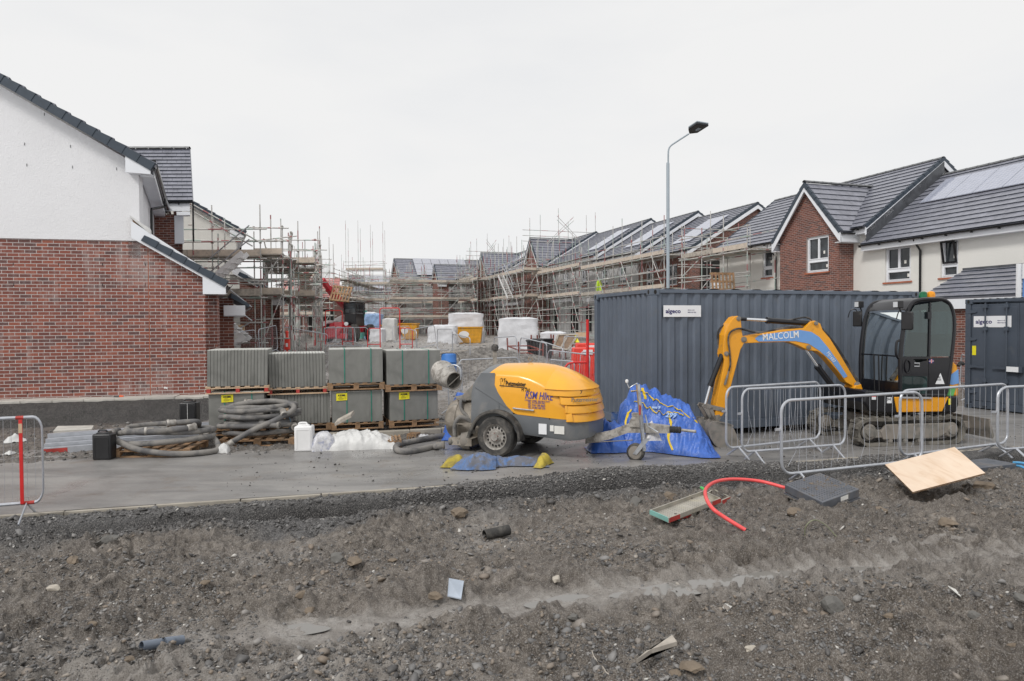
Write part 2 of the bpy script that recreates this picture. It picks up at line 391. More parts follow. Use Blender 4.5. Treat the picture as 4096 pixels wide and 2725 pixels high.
# ---------- ground ----------
def ground_mat():
    n = N('site_ground')
    at = lambda nm: (lambda x: (setattr(x, 'attribute_name', nm), x.outputs['Fac'])[1])(n.n('ShaderNodeAttribute'))
    clay, grav, bank = at('clay'), at('gravel'), at('bank')
    pos = n.n('ShaderNodeNewGeometry').outputs['Position']
    a = n.noise(1.1, 8, .62, co=pos, dist=.5); b = n.noise(9, 8, .68, co=pos, dist=.3); f = n.noise(55, 6, .7, co=pos)
    mud = n.ramp(b, [(.3, (.018, .0145, .0115)), (.43, (.08, .066, .053)), (.55, (.18, .155, .13)), (.72, (.34, .305, .27))])
    mud = n.mix(n.ramp(a, [(.42, 0), (.62, 1)]), mud, n.ramp(f, [(.3, (.05, .042, .035)), (.7, (.2, .172, .146))]))
    clayc = n.ramp(b, [(.3, (.19, .168, .148)), (.5, (.32, .296, .272)), (.7, (.45, .43, .405))])
    gravc = n.ramp(f, [(.3, (.02, .02, .021)), (.5, (.075, .074, .075)), (.72, (.2, .2, .205))])
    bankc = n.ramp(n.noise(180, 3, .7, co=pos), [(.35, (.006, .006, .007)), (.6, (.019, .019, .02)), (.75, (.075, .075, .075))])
    cl = n.math('MULTIPLY', clay, n.ramp(n.noise(3, 6, .6, co=pos), [(.25, .35), (.5, 1)]), True)
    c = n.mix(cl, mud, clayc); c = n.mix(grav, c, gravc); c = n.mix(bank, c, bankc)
    wet = n.ramp(n.noise(2.3, 6, .6, co=pos, dist=.6), [(.42, .75), (.62, .42)])
    r = n.math('SUBTRACT', wet, n.math('MULTIPLY', cl, .2)); r = n.math('ADD', r, n.math('MULTIPLY', bank, .2), True)
    mud2 = n.noise(120, 3, .7, co=pos); c = n.mix(n.math('MULTIPLY', n.ramp(mud2, [(.52, 0), (.64, 1)]), n.math('SUBTRACT', .75, n.math('MULTIPLY', cl, .5))), c, (.36, .34, .32)); c = n.mix(n.math('MULTIPLY', n.ramp(mud2, [(.36, 1), (.46, 0)]), .55), c, (.03, .026, .022))
    h = n.math('ADD', n.math('MULTIPLY', f, .6), n.noise(18, 7, .75, co=pos)); n.bump(h, .9, .022)
    return n.set(c, r)
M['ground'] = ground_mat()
def road_mat():
    n = N('wet_asphalt'); pos = n.n('ShaderNodeNewGeometry').outputs['Position']
    a = n.noise(.55, 7, .62, co=pos, dist=1.0); st = n.noise(1.0, 6, .65, co=(lambda m: (n.l(pos, m.inputs[0]), m.inputs['Scale'].__setattr__('default_value', (.6, 2.2, 1)), m.outputs[0])[2])(n.n('ShaderNodeMapping')), dist=.6)
    f = n.noise(140, 4, .7, co=pos)
    c = n.ramp(st, [(.3, (.16, .154, .15)), (.5, (.245, .237, .23)), (.7, (.34, .326, .31))])
    c = n.mix(n.ramp(f, [(.35, 0), (.8, .5)]), c, (.17, .165, .16))
    c = n.mix(n.ramp(n.noise(1.9, 6, .7, co=pos), [(.55, 0), (.75, .7)]), c, (.17, .135, .105))
    r = n.ramp(a, [(.38, .62), (.52, .42), (.64, .2)])
    n.bump(n.math('ADD', f, n.noise(12, 5, .6, co=pos)), .35, .006)
    return n.set(c, r)
M['road'] = road_mat()
def water_mat():
    n = N('puddle_water'); n.bump(n.noise(3, 2), .02, .01); return n.set((.22, .21, .195), .04, 0, IOR=1.33, Specular_IOR_Level=.8)
M['water'] = water_mat()
def stone_mat():
    n = N('loose_stone'); x = n.n('ShaderNodeAttribute'); x.attribute_name = 'tone'; t = x.outputs['Fac']
    c = n.ramp(t, [(0, (.035, .035, .037)), (.3, (.1, .1, .102)), (.5, (.2, .2, .202)), (.66, (.34, .33, .32)), (.8, (.24, .19, .145)), (.93, (.42, .38, .33)), (1, (.68, .66, .62))])
    c = n.mix(n.math('MULTIPLY', n.noise(40, 4), .5), c, (.12, .105, .09)); return n.set(c, .55)
M['stone'] = stone_mat()
# ---------- terrain ----------
def hsh(ix, iy, seed):
    h = (ix.astype(np.int64)*374761393 + iy.astype(np.int64)*668265263 + seed*1442695041) & 0xffffffff
    h = ((h ^ (h >> 13))*1274126177) & 0xffffffff; h = h ^ (h >> 16); return (h & 0xffff)/65535.0
def vn(x, y, seed=0):
    ix, iy = np.floor(x), np.floor(y); fx, fy = x-ix, y-iy; fx = fx*fx*(3-2*fx); fy = fy*fy*(3-2*fy)
    a, b = hsh(ix, iy, seed), hsh(ix+1, iy, seed); c, d = hsh(ix, iy+1, seed), hsh(ix+1, iy+1, seed)
    return (a*(1-fx)+b*fx)*(1-fy)+(c*(1-fx)+d*fx)*fy
def fbm(x, y, f, o=4, seed=0, g=.5):
    r = 0; a = 1; s = 0
    for i in range(o): r = r+a*vn(x*f+i*17.3, y*f-i*9.1, seed+i); s += a; a *= g; f *= 2.03
    return r/s-.5
def sstep(x, a, b):
    t = np.clip((x-a)/(b-a), 0, 1); return t*t*(3-2*t)
K0 = (3.24, 9.77); KD = (.966, .26); KN = (-.26, .966)
TR0 = np.array((-.9, 4.3)); TRD = np.array((.976, .219))
def dk(x, y): return (x-K0[0])*KN[0]+(y-K0[1])*KN[1]
def ks(x, y): return (x-K0[0])*KD[0]+(y-K0[1])*KD[1]
def kp(s, d, z=0.0): return V((K0[0]+KD[0]*s+KN[0]*d, K0[1]+KD[1]*s+KN[1]*d, z))
MOUNDS = []   # x, y, radius, height
def terrain(x, y, full=False):
    x = np.asarray(x, dtype=float); y = np.asarray(y, dtype=float)
    d = dk(x, y); s = ks(x, y)
    n1 = fbm(x, y, .9, 4, 1); n2 = fbm(x, y, 5, 4, 5, .55); n3 = fbm(x, y, 17, 2, 9, .5)
    n4 = fbm(x, y, 10, 2, 61, .5); rough = n1*.16+n2*.1+n3*.05+.05*np.clip(1-np.abs(n4)*7, 0, 1)*np.clip(.5+n1*3, 0, 1)
    near = .02+.26*sstep(-d, 1.2, 6.0)+rough
    # trench beside the kerb, shallower to the right
    dep = .42*(1-.62*sstep(s, -1.0, 2.5))
    w = n1*.25
    tr = -dep*(sstep(-d+w*.4, .26, .5)*(1-sstep(-d+w*.6, .86, 1.1)))
    berm = .09*np.exp(-((d+.12)/.28)**2)*sstep(s, -5, -2.5)*(1-.7*sstep(s, -.6, 1.2))*(.6+1.5*np.clip(n1+.3, 0, 1))
    nearz = np.where(-d > .75, near*sstep(-d, .75, 1.3)+tr+n2*.05+n3*.03, tr+n2*.05+n3*.03-.015)+berm
    # wheel tracks pressed in the clay
    q = x-TR0[0], y-TR0[1]
    ta = q[0]*TRD[0]+q[1]*TRD[1]; td = -q[0]*TRD[1]+q[1]*TRD[0]
    td = td-.05*np.sin(ta*.8)
    lane1 = np.exp(-((td+.02)/.21)**4); lane2 = np.exp(-((td-.44)/.13)**4)*sstep(ta, 3.2, 4.2)
    lane = np.maximum(lane1, lane2*.8); edge = np.exp(-((np.abs(td-.08)-.42)/.09)**2)
    fade = sstep(ta, -3.2, -.3)
    chev = np.abs(((ta*8.6+np.abs(td)*4.5+n2*.6) % 1.0)-.5)*2
    lug = sstep(chev, .35, .48)*(.008+.034*sstep(np.abs(td+.02), .1, .19))*np.exp(-((td+.02)/.25)**8)
    lug2 = sstep(np.abs(((ta*6.5) % 1.0)-.5)*2, .35, .7)*.045*np.exp(-((td-.34)/.09)**2)*sstep(ta, 1.6, 2.6)
    nearz = nearz*(1-.82*lane*fade) + fade*lane*(.82*(.02+.26*sstep(-d, 1.2, 6.0))-.04) + fade*(lug*sstep(ta+n1*1.5, .9, 2.0)+lug2)*(.5+np.clip(n2*3+.5, 0, 1)) + edge*.045*fade*np.clip(.5+n2*4, 0, 1.6)
    for (mx, my, r, h) in MOUNDS:
        rr = np.hypot(x-mx, y-my)/r; nearz = nearz + h*np.exp(-rr**2)*(1+1.6*n2)
    # beyond the kerb
    isleft = 1-sstep(s, -4.2, -3.0)
    far = .0+.09*sstep(d, 4.3, 4.9)+n2*.05*sstep(d, 4.0, 5.0)
    verge = isleft*sstep(d, 3.0+n1*1.2, 3.7+n1*1.2)*(.05+n2*.14+n3*.06)
    rise = .82*sstep(y, 15, 34)+.0042*np.clip(y-34, 0, 60)
    bankm = sstep(s, -40, -10)*0+sstep(-s, 7.0, 7.6)
    bankz = .4*sstep(d, 7.05, 7.95)*bankm
    rn = (n1*.35+n2*.2)*sstep(y, 16, 22)*(1-sstep(y, 60, 90))
    farz = -.035+np.maximum(np.maximum(far*(s < 1.5), verge)+bankz, 0)+rise*1.0+rn
    farz = np.where((s > -1.8) & (y < 15.5), np.minimum(farz, -.03), farz)
    z = np.where(d > .02, farz, nearz)
    if not full: return z
    clay = np.clip(fade*(lane1+.6*lane2+.15*edge), 0, 1)
    ph = fbm(x, y, .55, 3, 33)
    clay = np.maximum(clay, sstep(ph, .05, .2)*(-d > 1.3)*.5*(1-sstep(td, .15, .3)*(1-sstep(td, 1.2, 1.6)))); clay = np.maximum(clay, sstep(-td, .1, .5)*(1-sstep(-td, .9, 1.5))*(1-sstep(ta, -.5, 1.0))*.7)
    clay = np.where(d > .02, sstep(y, 15, 21)*np.clip(.85+n1*3, 0, 1), clay)
    gr = (d < .1)*(1-sstep(-d+n1*.8, 1.2, 1.75)); gr = np.maximum(gr, (d < 0)*sstep(-x-1.6*(y-3.0)*.35+n1*1.5, 2.5, 3.2)*(-d > .8)*.9)
    gr = np.where(d > .02, np.clip(.5+n2*3, 0, 1)*.5*isleft, gr)
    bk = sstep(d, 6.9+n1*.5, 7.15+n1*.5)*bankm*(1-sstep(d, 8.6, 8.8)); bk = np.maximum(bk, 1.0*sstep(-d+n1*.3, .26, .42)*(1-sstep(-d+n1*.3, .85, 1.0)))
    return z, clay, gr, bk
def zt(x, y): return float(terrain(np.array([x]), np.array([y]))[0])
def GT(px, py, it=7):
    p = G(px, py, .1)
    for _ in range(it): p = G(px, py, zt(p.x, p.y))
    return p
MOUNDS += [(p[0], p[1], r, h) for p, r, h in [((-.75, 5.1), .35, .07), ((-1.6, 4.5), .45, .06), ((3.0, 6.9), .5, .08), ((4.6, 6.9), .5, .1), ((2.5, 3.6), .5, .05), ((-3.2, 4.2), .6, .05), ((.9, 5.0), .5, .05), ((3.4, 8.35), .5, .05), ((4.2, 4.3), .45, .06)]]
def build_ground():
    ys = np.concatenate([np.geomspace(1.5, 18, 820), np.geomspace(18.2, 60, 110)[0:], np.geomspace(63, 1500, 40)])
    ss = np.concatenate([np.linspace(-2.6, -.86, 60)[:-1], np.linspace(-.86, .86, 960), np.linspace(.86, 2.6, 60)[1:]])
    S, Y = np.meshgrid(ss, ys); X = S*Y
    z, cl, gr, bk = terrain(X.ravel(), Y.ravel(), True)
    z = np.minimum(z, 1.6)
    R, C = X.shape; v = np.stack([X.ravel(), Y.ravel(), z], 1)
    i = np.arange(R*C).reshape(R, C); q = np.stack([i[:-1, :-1], i[:-1, 1:], i[1:, 1:], i[1:, :-1]], -1).reshape(-1, 4)
    me = fastmesh('ground', v, q)
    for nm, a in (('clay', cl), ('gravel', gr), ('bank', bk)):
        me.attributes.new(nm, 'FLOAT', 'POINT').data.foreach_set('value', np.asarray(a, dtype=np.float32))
    me.materials.append(M['ground']); me.polygons.foreach_set('use_smooth', [True]*len(me.polygons))
    o = bpy.data.objects.new('ground', me); COL.objects.link(o); return struct(o, 'rutted muddy building ground with stones')
def fastmesh(name, v, q):
    me = bpy.data.meshes.new(name); v = np.asarray(v, dtype=np.float32); q = np.asarray(q, dtype=np.int32); k = q.shape[1]
    me.vertices.add(len(v)); me.vertices.foreach_set('co', v.ravel())
    me.loops.add(q.size); me.loops.foreach_set('vertex_index', q.ravel())
    me.polygons.add(len(q)); me.polygons.foreach_set('loop_start', np.arange(0, q.size, k, dtype=np.int32))
    me.update(calc_edges=True); me.validate(); return me
build_ground()
def build_road():
    s = np.arange(-26, 26, .12); d = np.arange(.05, 9.0, .12)
    Sg, Dg = np.meshgrid(s, d); X = K0[0]+KD[0]*Sg+KN[0]*Dg; Y = K0[1]+KD[1]*Sg+KN[1]*Dg
    z = .004+.012*fbm(X, Y, .6, 3, 71)+.003*fbm(X, Y, 4, 3, 72)
    # hollows where water lies are part of the camber
    keep = ((Dg < 4.6) | ((Sg > -2.2) & (Y < 16.5)))[:-1, :-1]
    R, C = X.shape; i = np.arange(R*C).reshape(R, C); q = np.stack([i[:-1, :-1], i[:-1, 1:], i[1:, 1:], i[1:, :-1]], -1)[keep]
    used = np.unique(q); mp = -np.ones(R*C, dtype=int); mp[used] = np.arange(len(used))
    me = fastmesh('road', np.stack([X.ravel(), Y.ravel(), z.ravel()], 1)[used], mp[q]); me.materials.append(M['road'])
    me.polygons.foreach_set('use_smooth', [True]*len(me.polygons))
    o = bpy.data.objects.new('road', me); COL.objects.link(o); struct(o, 'wet dark asphalt road')
build_road()
# near kerb edging, laid in lengths
mb = MB(); s = -14.0
while s < 14:
    L = .915; j = random.uniform(-.004, .004)
    if not (-2.3 < s < 0.3):
        mb.ob(kp(s, -.045+j, -.12), V((KD[0], KD[1], 0))*(L-.012), V((KN[0], KN[1], 0))*.055, V((0, 0, .135+j)))
    s += L
k = mb.build('kerb', M['kerb'], bevel=.006); struct(k, 'pale concrete edging kerb along the near road side')
mb = MB(); s = -6.6
while s < 0.2:
    L = .6; j = random.uniform(-.008, .008)
    mb.ob(kp(s, 4.22+j, -.1), V((KD[0], KD[1], 0))*(L-.01), V((KN[0], KN[1], 0))*.12, V((0, 0, .2+j))); s += L
struct(mb.build('kerb', M['kerb'], bevel=.015), 'half buried kerb under the stacked slabs')
# puddles
def puddle(name, pts, z, label):
    mb = MB(); mb.v = [(p.x, p.y, z) for p in pts]; mb.f = [tuple(range(len(pts)))]
    o = mb.build(name, M['water']); tag(o, label, None, None, 'structure'); return o
def blobpts(c, rx, ry, deg, n=28, seed=0):
    r = random.Random(seed); a = math.radians(deg); out = []
    ph = [r.uniform(0, 6) for _ in range(4)]
    for k in range(n):
        t = 2*math.pi*k/n; m = 1+.16*math.sin(2*t+ph[0])+.12*math.sin(3*t+ph[1])+.08*math.sin(5*t+ph[2])
        x, y = rx*m*math.cos(t), ry*m*math.sin(t); out.append(V((c[0]+x*math.cos(a)-y*math.sin(a), c[1]+x*math.sin(a)+y*math.cos(a), 0)))
    return out
for i, (ta_, rx, ry, q_) in enumerate([(2.75, .42, .15, 38), (2.05, .36, .14, 36), (1.25, .26, .12, 30), (-.5, .2, .1, 18), (4.5, .4, .12, 26), (3.6, .3, .12, 30)]):
    cx_, cy_ = TR0[0]+TRD[0]*ta_+.02*TRD[1], TR0[1]+TRD[1]*ta_-.02*TRD[0]; pts = blobpts((cx_, cy_), rx, ry, 13, seed=i)
    sm = [zt(cx_+(p.x-cx_)*k, cy_+(p.y-cy_)*k) for p in pts for k in (.0, .35, .65, .9)]; puddle('puddle', pts, float(np.percentile(sm, q_+7)), 'thin pale puddle lying in the wheel track')
# ---------- loose stones ----------
def rockbase(n=20, seed=0, sub=0):
    import bmesh
    r = random.Random(seed); bm = bmesh.new(); bmesh.ops.create_icosphere(bm, subdivisions=1 if not sub else 2, radius=1)
    for v in bm.verts:
        v.co *= r.uniform(.7, 1.15)
    fl = r.uniform(.3, .75)
    for v in bm.verts: v.co.z *= fl; v.co.y *= r.uniform(.97, 1.03)
    ay = r.uniform(.55, .95)
    for v in bm.verts: v.co.y *= ay
    for _ in range(5 if sub else 9):
        nrm = V((r.gauss(0, 1), r.gauss(0, 1), r.gauss(0, .6))).normalized(); dd = r.uniform(.45, .75) if sub else r.uniform(.3, .62)
        for v in bm.verts:
            k = v.co.dot(nrm)
            if k > dd: v.co -= nrm*(k-dd)
    vs = np.array([tuple(v.co) for v in bm.verts]); fs = np.array([[v.index for v in f.verts] for f in bm.faces]); bm.free(); return vs, fs
BASE = []
for i in range(12):
    import bmesh as _b
    vs, fs = rockbase(seed=i); BASE.append((vs, fs))
def scatter(name, P, size, tone, label, flat=1.0, sink=.25):
    allv, allf, allt = [], [], []; off = 0; n = len(P); which = rng.integers(0, 12, n)
    for b in range(12):
        m = np.where(which == b)[0]
        if len(m) == 0: continue
        vs, fs = BASE[b]; k = len(m); a = rng.uniform(0, 2*np.pi, k); ca, sa = np.cos(a), np.sin(a)
        tilt = rng.normal(0, .35, (k, 2)); s = size[m]
        x = vs[None, :, 0]*s[:, None]; y = vs[None, :, 1]*s[:, None]; z = vs[None, :, 2]*s[:, None]*flat
        z2 = z+x*tilt[:, 0:1]+y*tilt[:, 1:2]
        X = x*ca[:, None]-y*sa[:, None]+P[m, 0:1]; Y = x*sa[:, None]+y*ca[:, None]+P[m, 1:2]
        Z = z2+P[m, 2:3]+s[:, None]*(.35-sink)
        allv.append(np.stack([X, Y, Z], -1).reshape(-1, 3)); allt.append(np.repeat(tone[m], len(vs)))
        allf.append((fs[None]+(np.arange(k)*len(vs))[:, None, None]+off).reshape(-1, 3)); off += k*len(vs)
    me = fastmesh(name, np.concatenate(allv), np.concatenate(allf))
    me.attributes.new('tone', 'FLOAT', 'POINT').data.foreach_set('value', np.concatenate(allt).astype(np.float32))
    me.materials.append(M['stone']); o = bpy.data.objects.new(name, me); COL.objects.link(o)
    return tag(o, label, None, None, 'stuff')
def near_stones():
    N1 = 130000
    y = 2.6+rng.random(N1)**1.25*6.8; x = (rng.random(N1)*2-1)*y*.86
    d = dk(x, y); clump = fbm(x, y, 1.6, 4, 51); n1 = fbm(x, y, .9, 4, 1)
    q = -(x-TR0[0])*TRD[1]+(y-TR0[1])*TRD[0]; ta = (x-TR0[0])*TRD[0]+(y-TR0[1])*TRD[1]
    lane = np.exp(-((q-.12)/.5)**4)*sstep(ta, -1.5, .5)
    p = np.clip(.42+clump*4.5, .04, 1)*(1-.93*lane)
    leftg = sstep(-x-1.6*(y-3)*.35+n1*1.5, 2.5, 3.2)*(-d > .8)
    p = np.maximum(p, leftg*.95); p = np.where((d > -1.45), np.where((d < -.3) & (d > -.9), .1, 1.0), p); p = np.where(d > -.05, 0, p)
    k = rng.random(N1) < p; x, y, d, leftg = x[k], y[k], d[k], leftg[k]
    z = terrain(x, y); size = .0062*np.exp(rng.normal(0, .68, len(x)))+.0035; size = np.clip(size, .004, .05)*(1+.5*leftg+.55*((d > -1.5) & (d < 0)))
    tone = rng.beta(2, 2.6, len(x)); tone = np.where((d > -1.5) | (leftg > .5), tone*.68+.04, tone)
    tone = np.where(rng.random(len(x)) < .018, 1.0, tone)
    scatter('gravel', np.stack([x, y, z], 1), size, tone, 'grey broken stones and gravel over the mud', .75)
    # clods
    n2 = 34000; y = 2.7+rng.random(n2)**1.2*6; x = (rng.random(n2)*2-1)*y*.86; cl = fbm(x, y, 1.1, 4, 77); d = dk(x, y)
    q = -(x-TR0[0])*TRD[1]+(y-TR0[1])*TRD[0]; lane = (np.abs(q-.1) < .42)
    k = (rng.random(n2) < np.clip(.16+cl*3.4, 0, 1)) & (d < -1.2) & ~lane; x, y = x[k], y[k]; z = terrain(x, y)
    scatter('rubble', np.stack([x, y, z], 1), np.clip(.014*np.exp(rng.normal(0, .62, len(x))), .009, .07), np.where(rng.random(len(x)) < .6, rng.uniform(.72, .86, len(x)), rng.uniform(.1, .6, len(x))), 'brown clods and small rocks on the churned mud', .8)
def berm_stones():
    n = 16000; s = rng.uniform(-5, 3, n)*1.0; d = rng.normal(-.22, .22, n); x = K0[0]+KD[0]*s+KN[0]*d; y = K0[1]+KD[1]*s+KN[1]*d
    k = (d < .12+.12*np.sin(s*1.3)) & (d > -.34); x, y = x[k], y[k]
    scatter('gravel', np.stack([x, y, terrain(x, y)], 1), rng.uniform(.009, .03, len(x)), rng.beta(2, 2.2, len(x))*.7+.06, 'dark crushed stone heaped along the kerb', .6)
def far_stones():
    n = 9000; s = rng.uniform(-12, -1.5, n); d = rng.uniform(2.9, 7.2, n); x = K0[0]+KD[0]*s+KN[0]*d; y = K0[1]+KD[1]*s+KN[1]*d
    n1 = fbm(x, y, .9, 4, 1); k = (d > 3.25+n1*1.2) & (rng.random(n) < np.clip(.55+fbm(x, y, 1.3, 3, 5)*2, 0.1, 1)); x, y = x[k], y[k]
    scatter('gravel', np.stack([x, y, np.maximum(terrain(x, y), .0)], 1), np.clip(.016*np.exp(rng.normal(0, .6, len(x))), .008, .09), rng.beta(2, 2.2, len(x))*.85, 'rubble and stones on the verge beyond the road', .7)
    n = 2600; s = rng.uniform(-7, 7, n); d = rng.uniform(.1, 3.9, n); x = K0[0]+KD[0]*s+KN[0]*d; y = K0[1]+KD[1]*s+KN[1]*d
    scatter('grit', np.stack([x, y, np.full(n, .008)], 1), np.clip(.006*np.exp(rng.normal(0, .7, n)), .003, .04), rng.uniform(0, .35, n), 'small dark crumbs of mud dropped on the road', .8)
    n = 7000; y = 16+rng.random(n)*26; x = (rng.random(n)*.75-.52)*y; cl = fbm(x, y, .25, 4, 91)
    k = rng.random(n) < np.clip(.3+cl*4, 0, 1); x, y = x[k], y[k]
    scatter('rubble', np.stack([x, y, terrain(x, y)], 1), np.clip(.035*np.exp(rng.normal(0, .5, len(x))), .02, .11), rng.beta(2, 3, len(x))*.7, 'lumpy spoil and churned clay across the side street', .7)
near_stones(); berm_stones(); far_stones()
# tarmac bank edge slabs by the house, one by one
# ---------- openings ----------
def cut(o, mb):
    v = [tuple(V(p)-BASES[o.name]) for p in mb.v]; me = bpy.data.meshes.new('c'); me.from_pydata(v, [], mb.f); c = bpy.data.objects.new('c', me); COL.objects.link(c); c.parent = o.parent
    md = o.modifiers.new('cut', 'BOOLEAN'); md.operation = 'DIFFERENCE'; md.object = c; md.solver = 'EXACT'
    dg = bpy.context.evaluated_depsgraph_get(); nm = bpy.data.meshes.new_from_object(o.evaluated_get(dg)); o.modifiers.clear(); o.data = nm; bpy.data.objects.remove(c)
WALLS = []
def cut_near(r, box):
    for w_ in WALLS:
        if w_.parent == r: cut(w_, box)
# ---------- roofs ----------
def roof_tiles(mb, Ap, U, S, Nn, H, lf, rf, gauge=.33, tw=.3, per=True, thick=.036, gap=.007):
    """stepped courses over a roof slope; Ap eave corner, U along the eave, S up the slope"""
    k = 0; v = 0.0; H = float(H)
    while v < H-.02:
        v1 = min(v+gauge, H); l = lf((v+v1)/2); r = rf((v+v1)/2)
        if r-l > .05:
            off = (k % 2)*tw/2
            edges = [l]
            if per:
                x = math.ceil((l-off)/tw)*tw+off
                if x-l < .03: x += tw
                while x < r-.03: edges.append(x); x += tw
            edges.append(r)
            for a, b in zip(edges[:-1], edges[1:]):
                g = gap/2 if per else 0; j = random.uniform(-.002, .002)
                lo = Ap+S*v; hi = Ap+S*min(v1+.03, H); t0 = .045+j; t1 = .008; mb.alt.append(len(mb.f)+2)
                p = [lo+U*(a+g)+Nn*(t0-thick), lo+U*(b-g)+Nn*(t0-thick), hi+U*(b-g)+Nn*(t1-.006), hi+U*(a+g)+Nn*(t1-.006),
                     lo+U*(a+g)+Nn*t0, lo+U*(b-g)+Nn*t0, hi+U*(b-g)+Nn*(t1), hi+U*(a+g)+Nn*(t1)]
                mb.hexa(p)
        v += gauge; k += 1
def wallpoly(mb, pts, back): mb.prism(pts, back)
def window(parent, c0, s, out, w, h, sillm='sill', style=0, deep=.09, ajar=False):
    """c0 lower left outer corner, s along, out outward normal"""
    up = V((0, 0, 1)); cb = MB(); cb.ob(V(c0)-out*.24, s*w, out*.5, up*h); cut_near(parent, cb)
    fr = MB(); c = V(c0)-out*deep; t = .06
    for a, b, ww, hh in ((0, 0, w, t), (0, h-t, w, t), (0, t, t, h-2*t), (w-t, t, t, h-2*t)):
        fr.ob(c+s*a+up*b-out*.05, s*ww, out*.07, up*hh)
    tr = h*.33; fr.ob(c+s*t+up*(tr-.04)-out*.05, s*(w-2*t), out*.064, up*.09)
    if style == 2: fr.ob(c+s*(w/2-.045)+up*(tr+.05)-out*.05, s*.09, out*.067, up*(h-t-tr-.05))
    for a, b, ww, hh in ((t, t, w-2*t, tr-.04-t), (t, tr+.05, w-2*t, h-tr-t-.05)):
        for e in ((a, b, ww, .035), (a, b+hh-.035, ww, .035), (a, b+.035, .035, hh-.07), (a+ww-.035, b+.035, .035, hh-.07)):
            fr.ob(c+s*e[0]+up*e[1]-out*.035, s*e[2], out*.066, up*e[3])
    f = fr.build('window', M['upvc'], parent)
    pn = MB(); pn.ob(c+s*.05+up*.05-out*.04, s*(w-.1), out*.012, up*(h-.1)); pn.build('pane', M['pane'], f)
    st = MB(); st.ob(c+s*(w*.25)+up*(h*.5)-out*.026, s*.09, out*.004, up*.12)
    if style == 2: st.ob(c+s*(w*.12)+up*(h*.12)-out*.026, s*.1, out*.004, up*.12)
    st.build('sticker', M['label'], f)
    sl = MB(); sl.ob(V(c0)-s*.07-up*.06-out*deep, s*(w+.14), out*(deep+.05), up*.06); sl.build('sill', M[sillm], f)
    if ajar:
        sh = MB(); q = .1
        for a, b, ww, hh in ((t, tr+.05, w-2*t, .06), (t, h-t-.06, w-2*t, .06), (t, tr+.11, .06, h-tr-t-.17), (w-t-.06, tr+.11, .06, h-tr-t-.17)):
            o0 = out*(.03+q*(b-tr)/(h-tr)*1.6); o1 = out*(.03+q*(b+hh-tr)/(h-tr)*1.6)
            sh.hexa([c+s*a+up*b+o0, c+s*(a+ww)+up*b+o0, c+s*(a+ww)+up*b+o0+out*.04, c+s*a+up*b+o0+out*.04, c+s*a+up*(b+hh)+o1, c+s*(a+ww)+up*(b+hh)+o1, c+s*(a+ww)+up*(b+hh)+o1+out*.04, c+s*a+up*(b+hh)+o1+out*.04])
        sh.build('sash', M['blackm'], f)
    return f
def gutter_run(parent, a, b, out, r=.058, brackets=True, dn=None):
    mb = MB(); a, b = V(a), V(b); d = (b-a); L = d.length; d.normalize(); up = V((0, 0, 1)); n = 8
    rows = []
    for p in (a, b):
        o_ = [p+out*(math.cos(t)*r+r)+up*(math.sin(t)*r) for t in [math.pi+math.pi*k/n for k in range(n+1)]]
        i_ = [p+out*(math.cos(t)*(r-.006)+r)+up*(math.sin(t)*(r-.006)) for t in [math.pi+math.pi*k/n for k in range(n, -1, -1)]]
        rows.append(o_+i_)
    mb.grid(rows, True); g = mb.build('gutter', M['gutter'], parent, smooth=True)
    if brackets:
        k = .3
        while k < L: bb = MB(); bb.ob(a+d*k+up*(-r-.035)+out*-.01, d*.04, out*.09, up*.05); bb.build('bracket', M['gutter'], g); k += .9
    return g
def quadprism(mb, p, th): # thin plate below a slope quad
    p = [V(x) for x in p]; n = (p[1]-p[0]).cross(p[2]-p[0]).normalized()
    if n.z > 0: n = -n
    mb.prism(p, n*th)
def slope_setup(A0, U, L, up_vec):
    S = V(up_vec); H = S.length; S.normalize(); Nn = U.cross(S).normalized()
    if Nn.z < 0: Nn = -Nn
    return S, H, Nn
def verge_strip(mb, p0, p1, out, gauge=.33, h=.17, step=True):
    """dry verge caps following the slope p0(low) to p1(high), out = outward from gable"""
    p0, p1 = V(p0), V(p1); d = p1-p0; L = d.length; d.normalize(); n = out.cross(d).normalized()
    if n.z < 0: n = -n
    k = 0.0
    while k < L-.01:
        a, b = k, min(k+gauge, L)
        lo = .035; mb.hexa([p0+d*a-n*(h-.035)-out*.08, p0+d*a-n*(h-.035)+out*.03, p0+d*(b)-n*(h-.035)+out*.02, p0+d*(b)-n*(h-.035)-out*.08,
            p0+d*a+n*lo-out*.08, p0+d*a+n*lo+out*.03, p0+d*(b-.004)+n*.006+out*.02, p0+d*(b-.004)+n*.006-out*.08]); k += gauge
def ridge_caps(mb, a, b, r=.11, seg=.45):
    a, b = V(a), V(b); d = b-a; L = d.length; d.normalize(); side = d.cross(V((0,0,1))).normalized(); up = side.cross(d); k = 0
    while k < L-.02:
        e = min(k+seg, L); rows = []
        for q, m in ((k, 1.0), (e-.01, .93)):
            rows.append([a+d*q+side*(math.cos(t)*r*m)+up*(math.sin(t)*r*.75*m-.05) for t in [math.pi*i/6 for i in range(7)]])
        mb.grid(rows); k = e
